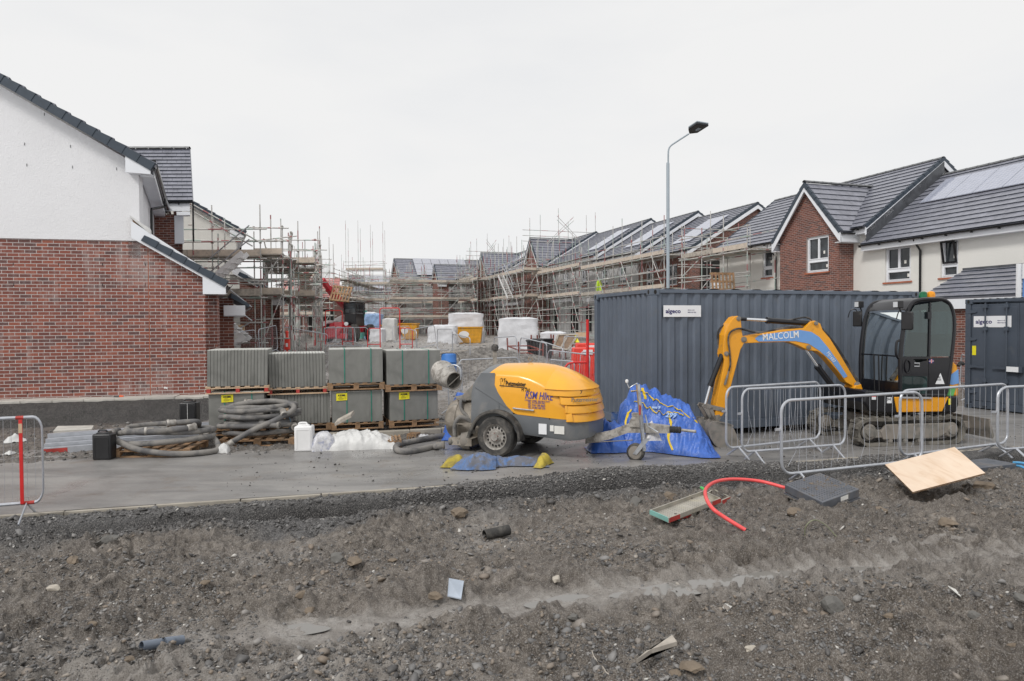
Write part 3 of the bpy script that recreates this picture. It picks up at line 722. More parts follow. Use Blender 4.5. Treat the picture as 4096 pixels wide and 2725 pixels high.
# ================= the near left house and its twin =================
HU = V((.974, .225, 0)); HN = V((.225, -.974, 0)); HE = V((-.42, .9075, 0))
def left_house(P0, name_lab, base, near=True, lowt=-7.0, gz=0.0):
    Z = V((0, 0, 1)); P0 = V((P0[0], P0[1], 0))
    def w(t, z): return P0+HU*t+Z*(z+gz)
    r = root('house', name_lab, 'house', P0+Z*base, 0, 'brick and render houses', world=True)
    tc, tl = 2.81, 4.40; zb, zs, ze = base, 4.0, 5.45
    # verge line (underside) z = 5.83-.589*(t-2.63)
    vz = lambda t: 5.83-.589*(t-2.63)
    rt = lowt
    back = HE*7.0
    bm = M['brick'] if near else M['brick2']
    mb = MB(); mb.prism([w(rt, zb-gz-.3), w(tl, zb-gz-.3), w(tl, 3.0), w(tc, 4.05), w(tc, zs), w(rt, zs)], -HN*.3)
    if not near: mb = MB(); mb.prism([w(tc+.1, zb-gz-.3), w(tl, zb-gz-.3), w(tl, 3.0), w(tc+.1, 4.0)], -HN*.3); m3 = MB(); m3.prism([w(rt, zb-gz-.3), w(tc+.1, zb-gz-.3), w(tc+.1, zs), w(rt, zs)], -HN*.3); m3.build('lower_wall', M['render2'], r)
    mb.prism([w(tl, zb-gz-.3), w(tl, 3.0), w(tl, 3.0)+HE*7, w(tl, zb-gz-.3)+HE*7], -HU*.25)
    mb.build('brick_wall', bm, r)
    mb = MB(); apex = -3.2
    pts = [w(rt, zs-.01), w(tc, zs-.01), w(tc, ze), w(tc, vz(tc)-.05), w(apex, vz(apex)-.05), w(rt, vz(apex)-.05-.589*(apex-rt))]
    mb.prism([p+HN*.025 for p in pts], -HN*.3); mb.build('render_wall', M['render'] if near else M['render2'], r)
    mb = MB(); mb.prism([w(tc, 3.6), w(tc, ze+.1), w(tc, ze+.1)+back, w(tc, 3.6)+back], -HU*.25); mb.build('side_wall', M['render'] if near else M['render2'], r)
    # movement joint, weep slots
    if near:
        mb = MB(); mb.ob(w(tc+.15, zb)+HN*.001, HU*.014, HN*.004, Z*3.45)
        o = mb.build('movement_joint', M['sill'], r)
        for i, (a, b) in enumerate([(52, 1057), (234, 1057), (409, 1058), (581, 1060), (54, 1140), (235, 1140), (409, 1140), (580, 1140), (744, 1140), (108, 1574), (289, 1567), (461, 1560), (629, 1555), (794, 1548)]):
            q = PL(a, b, P0, HU); mb = MB(); mb.ob(q+HN*.002-Z*.03, HU*.01, HN*.003, Z*.062); mb.build('weep_slot', M['dark'], r)
        for a, b in ((179, 459), (100, 578), (283, 587), (109, 662), (291, 670), (467, 677)):
            q = PL(a, b, P0, HU); mb = MB(); mb.ob(q+HN*.03-Z*.03, HU*.008, HN*.006, Z*.06); mb.build('weep_vent', M['dark'], r)
        for a, b in ((660, 1551), (667, 1552)):
            q = PL(a, b, P0, HU); mb = MB(); mb.cyl(q-HN*.01, q+HN*.012, .022, 14); mb.build('pipe_stub', M['white'], r)
    # main roof verge
    lo = w(3.22, vz(3.22)+.17)+HN*.33; hi = w(apex, vz(apex)+.17)+HN*.33
    mb = MB(); mb.prism([w(2.63, 5.83), w(2.63, 5.45), w(3.13, 5.43), w(3.13, vz(3.13)+.15), w(apex, vz(apex)+.15), w(apex, vz(apex))], HN*.0+HN*.03)
    for i in range(len(mb.v)): mb.v[i] = tuple(V(mb.v[i])+HN*.3)
    mb.build('barge_board', M['upvc'], r, bevel=.004)
    mb = MB(); mb.prism([w(apex, vz(apex)+.01), w(2.63, 5.84), w(2.63, 5.87), w(apex, vz(apex)+.04)], HN*.3)
    mb.prism([w(2.63, 5.47), w(3.1, 5.45), w(3.1, 5.47), w(2.63, 5.49)], HN*.3)
    mb.prism([w(2.83, 5.44), w(3.12, 5.43), w(3.12, 5.46), w(2.83, 5.47)], HE*6.8)
    mb.prism([w(3.1, 5.43), w(3.1, 5.62), w(3.13, 5.6), w(3.13, 5.43)], HE*6.8)
    mb.build('soffit', M['upvc'], r)
    mb = MB(); verge_strip(mb, lo, hi, HN, .335, .2); mb.build('verge', M['verge'], r)
    mb = MB(); S = (w(apex, vz(apex)+.2)-w(3.24, vz(3.24)+.2)); A0 = w(3.24, vz(3.24)+.18)+HN*.28; U = HE.copy(); n2 = U.cross(S.normalized());
    Sn, H, Nn = slope_setup(A0, U, 7, S); roof_tiles(mb, A0, U, Sn, Nn, H, lambda v: 0, lambda v: 6.9, per=False); quadprism(mb, [A0, A0+U*6.9, A0+U*6.9+S, A0+S], .06)
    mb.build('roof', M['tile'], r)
    gutter_run(r, w(3.15, 5.62)+HN*.25, w(3.15, 5.62)+HE*6.7, HU, .065, False)
    mb = MB()  # tile ends lapping into the gutter
    k = 0.0
    while k < 6.6:
        p = w(3.17, 5.73)+HE*k+HN*.2; mb.tube([p, p+HE*.2], .055, 8); k += .34
    mb.build('gutter_joints', M['gutter'], r, smooth=True)
    mb = MB(); g = w(3.2, 5.55)+HE*3.9; c = w(tc+.07, 5.2)+HE*3.3
    mb.tube([g, g-Z*.12, g-Z*.16-HU*.03, c+Z*.02, c-Z*.05, V((c.x, c.y, gz+3.7))], .036, 10); mb.build('downpipe', M['gutter'], r, smooth=True)
    # lean-to
    if True:
        v2 = lambda t: 4.03-.592*(t-2.72)
        mb = MB(); mb.prism([w(2.68, v2(2.68)-.02), w(2.68, v2(2.68)+.36), w(4.63, v2(4.63)+.17), w(4.63, 2.79), w(4.14, 2.79), w(4.14, v2(4.14)-.02)], HN*.03)
        for i in range(len(mb.v)): mb.v[i] = tuple(V(mb.v[i])+HN*.16)
        mb.build('lean_to_barge', M['upvc'], r, bevel=.004)
        mb = MB(); mb.prism([w(4.14, 2.8), w(4.6, 2.8), w(4.6, 2.83), w(4.14, 2.83)], HE*7+HN*.0); mb.prism([w(2.7, v2(2.7)), w(4.14, v2(4.14)), w(4.14, v2(4.14)+.03), w(2.7, v2(2.7)+.03)], HN*.17)
        mb.ob(w(4.15, 2.8), HU*.48, HN*.16, Z*.02); mb.build('lean_to_soffit', M['upvc'], r)
        mb = MB(); a = w(4.68, v2(4.68)+.2)+HN*.2; b = w(2.95, v2(2.95)+.2)+HN*.2; verge_strip(mb, a, b, HN, .335, .17); mb.build('lean_to_verge', M['verge'], r)
        mb = MB(); S = (w(2.85, v2(2.85)+.2)-w(4.68, v2(4.68)+.2)); A0 = w(4.68, v2(4.68)+.19)+HN*.16
        Sn, H, Nn = slope_setup(A0, HE, 7, S); roof_tiles(mb, A0, HE, Sn, Nn, H, lambda v: 0, lambda v: 6.9, per=False); quadprism(mb, [A0, A0+HE*6.9, A0+HE*6.9+S, A0+S], .05)
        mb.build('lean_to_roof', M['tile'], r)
        if near:
            mb = MB(); a = w(2.66, 4.5)+HN*.2; b = w(3.08, 4.12)+HN*.2
            mb.prism([a, a+V((0,0,.035)), b+V((0,0,.12)), b], HE*.4); o = mb.build('torn_flashing', M['film'], r)
            mb = MB(); mb.prism([w(2.7, 4.2), w(2.7, 4.45), w(2.95, 4.2), w(2.98, 4.1)], HN*.14); mb.build('exposed_batten', M['brown'], r)
    mb = MB(); gutter_run(r, w(4.66, v2(4.66)+.13)+HN*.12, w(4.66, v2(4.66)+.13)+HE*6.8, HU, .055, False)
    return r, w
H_L, wl = left_house((-11.1, 14.8), 'near house with white rendered gable over a plain brick wall and dark roof verge', .5, True, -9.0)
# small brick return with its own short eave beyond the near wall
mb = MB(); a = wl(4.4, 0)+HE*1.2
mb.prism([a+V((0,0,.3)), a+V((0,0,2.75)), a+HU*.42+V((0,0,2.75)), a+HU*.42+V((0,0,.3))], HE*1.6); mb.build('porch_wall', M['brick2'], H_L)
mb = MB(); a = wl(4.58, 2.3)+HE*1.0; mb.ob(a, HU*.5, HE*.05, V((0,0,.27))); mb.ob(a, HU*.5, HE*2, V((0,0,.03))); mb.build('porch_fascia', M['upvc'], H_L, bevel=.004)
mb = MB(); mb.prism([a+HU*.18+V((0,0,.45)), a+HU*.6+V((0,0,.22)), a+HU*.6+V((0,0,.3)), a+HU*.18+V((0,0,.58))], HE*2); mb.build('porch_roof', M['verge'], H_L)
# wing behind with a roof slope facing the road
def wing(P, rt, z0, ze, zr, dep):
    mb = MB(); X = V(P); L = 4.2; U = V((1, 0.02, 0)).normalized(); Bk = V((-.445, .895, 0)).normalized(); Z = V((0,0,1))
    A0 = X-U*L
    mb.prism([A0+Z*z0, X+Z*z0-U*.18, X+Z*(ze-.35)-U*.18, A0+Z*(ze-.35)], Bk*.3); mb.prism([X-U*.18+Z*z0, X-U*.18+Z*(ze-.3), X-U*.18+Bk*dep+Z*(zr-.3), X-U*.18+Bk*2*dep+Z*(ze-.3), X-U*.18+Bk*2*dep+Z*z0], -U*.25)
    mb.build('wing_wall', M['brick2'], H_L)
    E0 = A0-Bk*.3+Z*ze; S = Bk*(dep+.3)+Z*(zr-ze); Sn, H, Nn = slope_setup(E0, U, L, S); mb = MB()
    roof_tiles(mb, E0, U, Sn, Nn, H, lambda v: 0, lambda v: L+.15, gauge=.215, tw=.3); quadprism(mb, [E0, E0+U*(L+.15), E0+U*(L+.15)+S, E0+S], .05)
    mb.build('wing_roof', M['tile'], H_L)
    mb = MB(); ridge_caps(mb, E0+S+Z*.06, E0+S+U*(L+.15)+Z*.06, .1, .42); mb.build('ridge', M['tiletop'], H_L)
    mb = MB(); mb.ob(E0+Z*-.3+Bk*.02, U*(L+.05), -Bk*.03, Z*.27); mb.ob(E0+U*(L-.35)+Z*-.42, U*.4, Bk*.3, Z*.1); mb.ob(E0+U*(L-.42)+Bk*.25+Z*-1.25, U*.28, Bk*.05, Z*.85); mb.build('wing_fascia', M['upvc'], H_L)
    gutter_run(H_L, E0+Z*-.02, E0+U*(L+.12)+Z*-.02, -Bk, .055)
    mb = MB(); p = E0+U*(L+.12)+Z*-.02; mb.ob(p, U*.05, Bk*.1, Z*-1.2); mb.build('corner_strip', M['gutter'], H_L)
wing((-9.9, 21.0, 0), 0, .5, 5.85, 7.95, 2.0)
# plinth slabs under the near wall
mb = MB(); s = -9.0
while s < 4.6:
    p = V((-11.1, 14.8, 0))+HU*s; j = random.uniform(-.01, .01)
    mb.ob(p+HN*.02+V((0,0,.45+j)), HU*.59, HN*.55, V((0,0,.055))); s += .6
o = mb.build('pavement', M['slabw'], bevel=.006); struct(o, 'row of pale paving slabs along the foot of the brick wall')
H_L2, wl2 = left_house((-13.6, 26.4), 'second white gabled house wrapped in scaffolding behind the near house', .6, False, -6.0, .1)
# house under construction with red battened roof
def red_house():
    r = root('house', 'distant unfinished house with red battened roof', 'house', A(1230, 1350, 62)*1.0, 0, 'brick and render houses', world=True)
    Y = 62; a = A(1150, 1192, Y); b = A(1352, 1190, Y); c = A(1312, 1116, Y+4.2); d = A(1120, 1116, Y+4.2); U = (b-a).normalized(); S = d-a; S = S-U*S.dot(U)
    Sn, H, Nn = slope_setup(a, U, 1, S); mb = MB(); L = (b-a).length; roof_tiles(mb, a, U, Sn, Nn, H, lambda v: 0, lambda v: L-v*.18, gauge=.42, per=False, thick=.06); quadprism(mb, [a, b, c, d], .1)
    mb.build('roof', M['redtile'], r)
    mb = MB(); lo = zt(a.x, a.y+1)-.3; a2 = V((a.x-2, a.y+.3, lo)); mb.ob(a2, V((L+1.4, 0, 0)), V((0, 6, 0)), V((0, 0, a.z-lo-.1))); mb.build('wall', M['brick2'], r)
    mb = MB()
    for k in range(3): mb.ob(V((a.x+.2+k*1.5, a.y+.25, lo+.5)), V((.9, 0, 0)), V((0, .1, 0)), V((0, 0, 2.0)))
    mb.build('opening', M['dark'], r)
red_house()
# ================= right hand terraces =================
TS = V((-.3206, .9472, 0)); TW = V((.9472, .3206, 0)); ZZ = V((0, 0, 1))
def row(O, t0, t1, ze, zr, D, base, r, wallm, tilem='tile', far=False, vg0=True, vg1=True, facade=True, per=False, panels=None, ov=.35, dcol=None, ends=(True, True)):
    O = V(O); w = lambda t, m, z: O+TS*t+TW*m+ZZ*z
    pitch = (zr-ze)/D; zb = base
    if facade:
        mb = MB(); mb.prism([w(t0, 0, zb), w(t1, 0, zb), w(t1, 0, ze+.02), w(t0, 0, ze+.02)], TW*.28); WALLS.append(mb.build('front_wall', M[wallm], r))
    for tt, ok in ((t0, ends[0]), (t1, ends[1])):
        if not ok: continue
        mb = MB(); sgn = 1 if tt == t0 else -1
        mb.prism([w(tt, .28 if facade else 0, zb), w(tt, .28 if facade else 0, ze+.28*pitch-.05), w(tt, D, zr-.08), w(tt, 2*D, ze), w(tt, 2*D, zb)], TS*.25*sgn); mb.build('gable_wall', M[dcol or wallm], r)
    e0 = .22 if vg0 else 0; e1 = .22 if vg1 else 0
    mb = MB(); A0 = w(t0-e0, -ov, ze-pitch*ov+.1); L = (t1-t0)+e0+e1; S = TW*(D+ov)+ZZ*(zr-ze+pitch*ov)
    Sn, H, Nn = slope_setup(A0, TS, L, S); roof_tiles(mb, A0, TS, Sn, Nn, H, lambda v: 0, lambda v: L, per=per)
    quadprism(mb, [A0, A0+TS*L, A0+TS*L+S, A0+S], .06)
    B0 = w(t0-e0, 2*D+ov, ze-pitch*ov+.1); S2 = -TW*(D+ov)+ZZ*(zr-ze+pitch*ov); Sn2, H2, N2 = slope_setup(B0, TS, L, S2)
    roof_tiles(mb, B0, TS, Sn2, N2, H2, lambda v: 0, lambda v: L, per=False); quadprism(mb, [B0, B0+TS*L, B0+TS*L+S2, B0+S2], .06)
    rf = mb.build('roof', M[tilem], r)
    mb = MB(); ridge_caps(mb, w(t0-e0, D, zr+.13), w(t1+e1, D, zr+.13), .12, .45); mb.build('ridge', M['tiletop'], rf)
    vs_ = ([(A0, S, -TS), (B0, S2, -TS)] if vg0 else [])+([(A0+TS*L, S, TS)] if vg1 else [])
    for p_, q_, o_ in vs_: mb = MB(); verge_strip(mb, p_+ZZ*.03, p_+q_+ZZ*.03, o_, .33, .2); mb.build('verge', M['verge'], r)
    mb = MB()
    if vg0:
        for X0, SS in ((A0, S), (B0, S2)): mb.prism([X0-ZZ*.12, X0+SS-ZZ*.12, X0+SS-ZZ*.34, X0-ZZ*.34], -TS*.03)
    mb.ob(A0+ZZ*-.26+TW*.03, TS*L, TW*.03, ZZ*.22); mb.ob(A0+ZZ*-.26+TW*.06, TS*L, TW*(ov-.03), ZZ*.02); mb.build('fascia', M['upvc'], r)
    gutter_run(r, A0+ZZ*-.03, A0+TS*L+ZZ*-.03, -TW, .06, not far)
    if panels:
        for (a, v0, n, pw, ph, nr) in panels:
            for i in range(n):
                for j in range(nr):
                    p = A0+TS*(a+i*(pw+.02))+Sn*(v0+j*(ph+.02))+Nn*.06; pb = MB(); pb.ob(p, TS*pw, Sn*ph, Nn*.035); pb.build('solar_panel', M['panel'], r)
    return w, A0, Sn, Nn
def cross_gable(O, tc, hw, proj, ze, za, base, r, wallm='brick2', back=3.6, per=True, ov=.22, eo=.3):
    """gable whose ridge runs along TW away from the street"""
    O = V(O); w = lambda t, m, z: O+TS*t+TW*m+ZZ*z; k = (za-ze)/hw
    mb = MB(); mb.prism([w(tc-hw, -proj, base), w(tc+hw, -proj, base), w(tc+hw, -proj, ze-.1), w(tc, -proj, za-.1), w(tc-hw, -proj, ze-.1)], TW*.28); WALLS.append(mb.build('gable_wall', M[wallm], r))
    for s_ in (-1, 1):
        mb = MB(); mb.prism([w(tc+s_*hw, -proj+.28, base), w(tc+s_*hw, -proj+.28, ze-.1), w(tc+s_*hw, .3, ze-.1), w(tc+s_*hw, .3, base)], -TS*s_*.25); mb.build('side_wall', M[wallm], r)
    for s_ in (-1, 1):
        E = w(tc+s_*(hw+eo), -proj-ov, ze-k*eo); U = TW; S = -TS*s_*(hw+eo)+ZZ*(za-ze+k*eo); Sn, H, Nn = slope_setup(E, U, 1, S)
        ln = lambda v: proj+ov+ .25 + back*max(0, v/H)
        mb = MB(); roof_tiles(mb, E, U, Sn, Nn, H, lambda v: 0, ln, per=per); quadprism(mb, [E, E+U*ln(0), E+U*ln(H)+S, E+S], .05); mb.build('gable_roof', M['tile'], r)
        mb = MB(); verge_strip(mb, E+ZZ*.03, E+S+ZZ*.03, -TW, .33, .16); mb.build('verge', M['verge'], r)
        mb = MB(); mb.prism([E-ZZ*.1, E+S-ZZ*.1, E+S-ZZ*.34, E-ZZ*.34+TS*s_*-.12, E-ZZ*.42], -TW*.0+TW*.03)
        mb.prism([E-ZZ*.13, E+S-ZZ*.13, E+S-ZZ*.16, E-ZZ*.16], TW*ov); mb.ob(E-ZZ*.42, TW*(proj+ov), -TS*s_*eo, ZZ*.025); mb.ob(E-ZZ*.42, TW*(proj+ov), -TS*s_*.025, ZZ*.32)
        mb.build('barge_board', M['upvc'], r)
        gutter_run(r, E-ZZ*.06, E+TW*(proj+ov)-ZZ*.06, TS*s_, .055, False)
    mb = MB(); ridge_caps(mb, w(tc, -proj-ov, za+.1), w(tc, back+.4, za+.1), .11, .45); mb.build('ridge', M['tiletop'], r)
O1 = V((13.6, 27.1, 0))
H1 = root('house', 'finished cream rendered terrace with brick gable and solar panels on its roof', 'house', O1, 0, 'brick and render houses', world=True)
row(O1, -.6, 8.8, 5.9, 8.53, 3.67, .3, H1, 'render2', per=True, ends=(True, True))
w1, A1, S1, N1 = row(O1+TS*0, -16, -.6, 5.22, 7.85, 3.67, .3, H1, 'render2', per=True, vg1=False, ends=(True, False), panels=[(15.4-6.95, 2.55, 6, 1.04, 1.7, 1)])
mb = MB(); qa = O1+TS*(-.82)+TW*(-.3)+ZZ*5.62; qb = O1+TS*(-.82)+TW*3.67+ZZ*8.5
for k in range(9):
    p = qa.lerp(qb, k/9); q = qa.lerp(qb, (k+1)/9); mb.prism([p, q-ZZ*.0, q-ZZ*.62, p-ZZ*.62], -TS*(.03+.006*(k % 2)))
mb.build('lead_flashing', M['lead'], H1)
cross_gable(O1, 1.75, 1.68, .72, 5.95, 7.85, .3, H1)
def pxwin(O, px0, px1, py0, py1, r, out, d=TS, **k):
    a = PL(px1, py1, O, d); b = PL(px0, py1, O, d); c = PL((px0+px1)/2, py0, O, d); e = PL((px0+px1)/2, py1, O, d)
    return window(r, V((a.x, a.y, e.z)), d, out, (b-a).dot(d), c.z-e.z, **k)
pxwin(O1-TW*.72, 3226, 3314, 945, 1089, H1, -TW, style=2)
pxwin(O1, 3540, 3642, 985, 1127, H1, -TW, style=2)
pxwin(O1, 3762, 3832, 957, 1110, H1, -TW, style=0, ajar=True)
pxwin(O1, 3050, 3090, 995, 1110, H1, -TW, style=0)
mb = MB(); p = PL(3656, 945, O1-TW*.3, TS); q = PL(3681, 980, O1-TW*.06, TS); mb.tube([V((p.x, p.y, 5.1)), V((p.x, p.y, 4.95)), V((q.x, q.y, 4.6)), V((q.x, q.y, .5))], .04, 8); mb.build('downpipe', M['gutter'], H1, smooth=True)
mb = MB(); p = PL(3070, 965, O1-TW*.3, TS); q = PL(3103, 1000, O1-TW*.06, TS); mb.tube([V((p.x, p.y, 5.65)), V((p.x, p.y, 5.5)), V((q.x, q.y, 5.1)), V((q.x, q.y, .5))], .04, 8); mb.build('downpipe', M['gutter'], H1, smooth=True)
# lean-to garage front with dark tiled mono roof
def leanto():
    a = PL(3872, 1074, O1, TS); t0 = (a-O1).dot(TS); top = a.z; b = PL(3757, 1192, O1-TW*2.0, TS); zl = b.z
    w = lambda t, m, z: O1+TS*t+TW*m+ZZ*z
    E = w(t0, -2.15, zl); L = 9.0; S = TW*2.15+ZZ*(top-zl); U = -TS; Sn, H, Nn = slope_setup(E, U, L, S)
    mb = MB(); roof_tiles(mb, E, U, Sn, Nn, H, lambda v: 0, lambda v: L, per=True, gauge=.34); quadprism(mb, [E, E+U*L, E+U*L+S, E+S], .06); mb.build('lean_to_roof', M['tile'], H1)
    mb = MB(); mb.ob(w(t0, -.25, top-.14), -TS*L, TW*.24, ZZ*.14); mb.build('lead_flashing', M['lead'], H1)
    mb = MB(); mb.ob(w(t0+.02, -2.12, zl-.36), -TS*L, TW*.03, ZZ*.34); mb.prism([w(t0+.03, -2.12, zl-.36), w(t0+.03, -2.12, zl), w(t0+.03, 0, top-.05), w(t0+.03, 0, top-.35)], TS*.03); mb.build('fascia', M['upvc'], H1)
    mb = MB(); mb.ob(w(t0-.1, -1.95, .2), -TS*L, TW*.25, ZZ*(zl-.5)); mb.ob(w(t0-.1, -1.7, .2), -TS*.25, TW*1.68, ZZ*(zl-.3)); mb.build('porch_wall', M['brick2'], H1)
leanto()
# H2 row up the street
O2 = V((10.5, 40.0, 0))
units = [(0, 6.2, 9.2, .9), (6.2, 12.5, 9.67, 1.0), (12.5, 22.2, 10.1, 1.1), (22.2, 34, 10.35, 1.2), (34, 48, 10.6, 1.3)]
H2 = root('house', 'scaffolded brick terrace with stepped slate roofs behind the street lamp', 'house', O2, 0, 'brick and render houses', world=True)
H3 = root('house', 'farther scaffolded terrace with brick cross gables up the muddy street', 'house', O2+TS*22.2, 0, 'brick and render houses', world=True)
for i, (a, b, zr, bs) in enumerate(units):
    R_ = H2 if i < 3 else H3
    row(O2, a, b, zr-2.7, zr, 4.5, bs-.6, R_, 'render3' if i in (1, 2, 4) else 'brick2', far=True, per=False, vg0=True, vg1=False, dcol='brick2', ends=(i in (0, 3), i in (2, 4)),
        panels=[(1.3, 1.2, 2, 1.05, 3.3, 1)] if i < 3 else [(1.5, 1.0, 3, 1.1, 3.4, 1)], ov=.4)
for i, (tc, ze, za, R_) in enumerate([(24.0, 7.6, 9.9, H3), (40.0, 7.9, 10.2, H3)]): cross_gable(O2, tc, 1.9, 1.0, ze, za, .6, R_, per=False, back=3.2)
# openings and windows on the far facades
for i, (t, zb, wd, h, m) in enumerate([(1.2, 1.2, 1, 2.1, 'dark'), (3.4, 1.2, 1.6, 2.1, 'dark'), (1.5, 4.4, 1.1, 1.3, 'pane'), (4.2, 4.4, 1, 1.3, 'pane'), (7.4, 1.3, 1, 2.1, 'dark'), (9.4, 1.3, 1.8, 2.0, 'dark'), (8.0, 4.8, 1.0, 1.3, 'pane'), (10.8, 4.8, 1, 1.3, 'pane'), (13.5, 1.4, 1, 2.1, 'dark'), (16, 1.4, 1.5, 2, 'dark'), (14.4, 5.1, 1, 1.3, 'pane'), (18, 5.1, 1, 1.3, 'pane'), (20.2, 1.4, 1.3, 2, 'dark'), (27, 1.5, 1.2, 2, 'dark'), (31, 1.5, 1.2, 2, 'dark'), (28, 5.2, 1, 1.3, 'pane'), (32, 5.2, 1, 1.3, 'pane'), (37, 1.5, 1.4, 2, 'dark'), (44, 1.5, 1.4, 2, 'dark')]):
    R_ = H2 if t < 22.2 else H3; c0 = O2+TS*t+ZZ*zb
    if m == 'pane': window(R_, c0, TS, -TW, wd, h, style=2)
    else: mb = MB(); mb.ob(c0-TW*.02, TS*wd, TW*.015, ZZ*h); mb.build('doorway', M['dark'], R_)
for i, (t, ln, zl) in enumerate([(8.8, 3.4, 3.75), (15, 4, 3.9), (28, 4, 4.0), (35.5, 3.5, 4.1)]):
    R_ = H2 if t < 22.2 else H3; mb = MB(); mb.prism([O2+TS*t-TW*1.1+ZZ*zl, O2+TS*t-TW*1.1+ZZ*(zl+.25), O2+TS*t+ZZ*(zl+.7), O2+TS*t+ZZ*zl], TS*ln); mb.build('canopy', M['upvc'], R_)
# lean-to at the near gable of the row
mb = MB(); a = O2-TS*.1+TW*1.2; mb.prism([a+ZZ*3.0, a+ZZ*4.6, a-TS*2.6+ZZ*2.7, a-TS*2.6+ZZ*2.5], TW*3.2); mb.build('lean_to_roof', M['upvc'], H2)
mb = MB(); mb.ob(O2-TS*.03+TW*5.0+ZZ*.4, TW*4, -TS*.03, ZZ*6.2); mb.build('render_panel', M['render2'], H2)
mb = MB(); mb.ob(O2-TS*.035+TW*.6+ZZ*4.0, TW*4.2, -TS*.02, ZZ*1.8); mb.build('gable_opening', M['dark'], H2)
# houses closing the street: gables to the left, ridges running away to the right
def end_house(px, py, Y, hw, ze_d, lab, back, npan, gz=1.0):
    a = A(px, py, Y); za = a.z; ze = za-ze_d; O = V((a.x, a.y, 0)); r = root('house', lab, 'house', (a.x, a.y, gz), 0, 'brick and render houses', world=True)
    cross_gable(O, 0, hw, 0, ze, za, gz-.6, r, per=False, back=back, wallm='brick2', ov=.2)
    mb = MB(); mb.prism([O+TS*-hw+ZZ*(gz-.6)+TW*.3, O+TS*hw+ZZ*(gz-.6)+TW*.3, O+TS*hw+ZZ*(ze-.15)+TW*.3, O+TS*-hw+ZZ*(ze-.15)+TW*.3], TW*(back-.5)); mb.build('side_wall', M['render3'], r)
    k = ze_d/hw; E = O-TS*(hw+.3)+ZZ*(ze-k*.3); S = TS*(hw+.3)+ZZ*(ze_d+k*.3); H = S.length; S.normalize(); Nn = TW.cross(S); Nn = Nn if Nn.z > 0 else -Nn
    # full-length slope over the long side
    for s_ in (-1, 1):
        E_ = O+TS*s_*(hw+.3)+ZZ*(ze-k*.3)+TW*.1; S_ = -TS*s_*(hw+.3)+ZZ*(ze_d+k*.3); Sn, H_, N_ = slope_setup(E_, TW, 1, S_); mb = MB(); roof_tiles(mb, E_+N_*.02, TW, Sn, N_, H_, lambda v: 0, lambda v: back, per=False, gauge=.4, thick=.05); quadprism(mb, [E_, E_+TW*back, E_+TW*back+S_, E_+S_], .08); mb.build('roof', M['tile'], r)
    for i in range(npan):
        for j in range(3): pb = MB(); pb.ob(E+TW*(2.2+i*1.15)+S*(.9+j*H*.27)+Nn*.2, TW*1.1, S*(H*.26), Nn*.05); pb.build('solar_panel', M['panel'], r)
    return r
M['panel2'] = solar('far_solar_cells', (.34, .35, .4), (.6, .6, .63)); _p = M['panel']; M['panel'] = M['panel2']
R4 = end_house(1581, 1037, 88, 3.6, 2.7, 'distant brick gabled house with a grid of roof solar panels', 17, 6)
R5 = end_house(1401, 1105, 116, 3.6, 2.7, 'farthest brick gabled house with roof solar panels at the street end', 12, 5); M['panel'] = _p
cross_gable(V((-8.3, 82, 0)), 0, 1.9, .8, 7.3, 9.25, .6, R4, per=False, back=5)
# ---------- scaffolding ----------
def _unit_tube():
    mb = MB(); mb.tube([(0, 0, 0), (0, 0, 1)], .0242, 8); o = mb.build('t', M['tube'], smooth=True, base=(0, 0, 0)); me = o.data; bpy.data.objects.remove(o); return me
TUBE = _unit_tube()
def pole(name, a, b, r_, th=1.0):
    a, b = V(a), V(b); d = b-a; o = bpy.data.objects.new(name, TUBE); COL.objects.link(o); o.parent = r_
    o.location = a-BASES[r_.name]; o.rotation_euler = d.to_track_quat('Z', 'Y').to_euler(); o.scale = (th, th, d.length); return o
def _cpl():
    mb = MB(); mb.box((0, 0, 0), (.075, .06, .09)); mb.cyl((-.03, 0, 0), (.07, 0, 0), .012, 6); o = mb.build('t', M['cement'], base=(0, 0, 0)); me = o.data; bpy.data.objects.remove(o); return me
CPL = _cpl()
def fitting(pts, r_):
    for p in pts[:95]:
        o = bpy.data.objects.new('coupler', CPL); COL.objects.link(o); o.parent = r_; o.location = p-BASES[r_.name]; o.rotation_euler = (0, 0, random.uniform(0, 6))
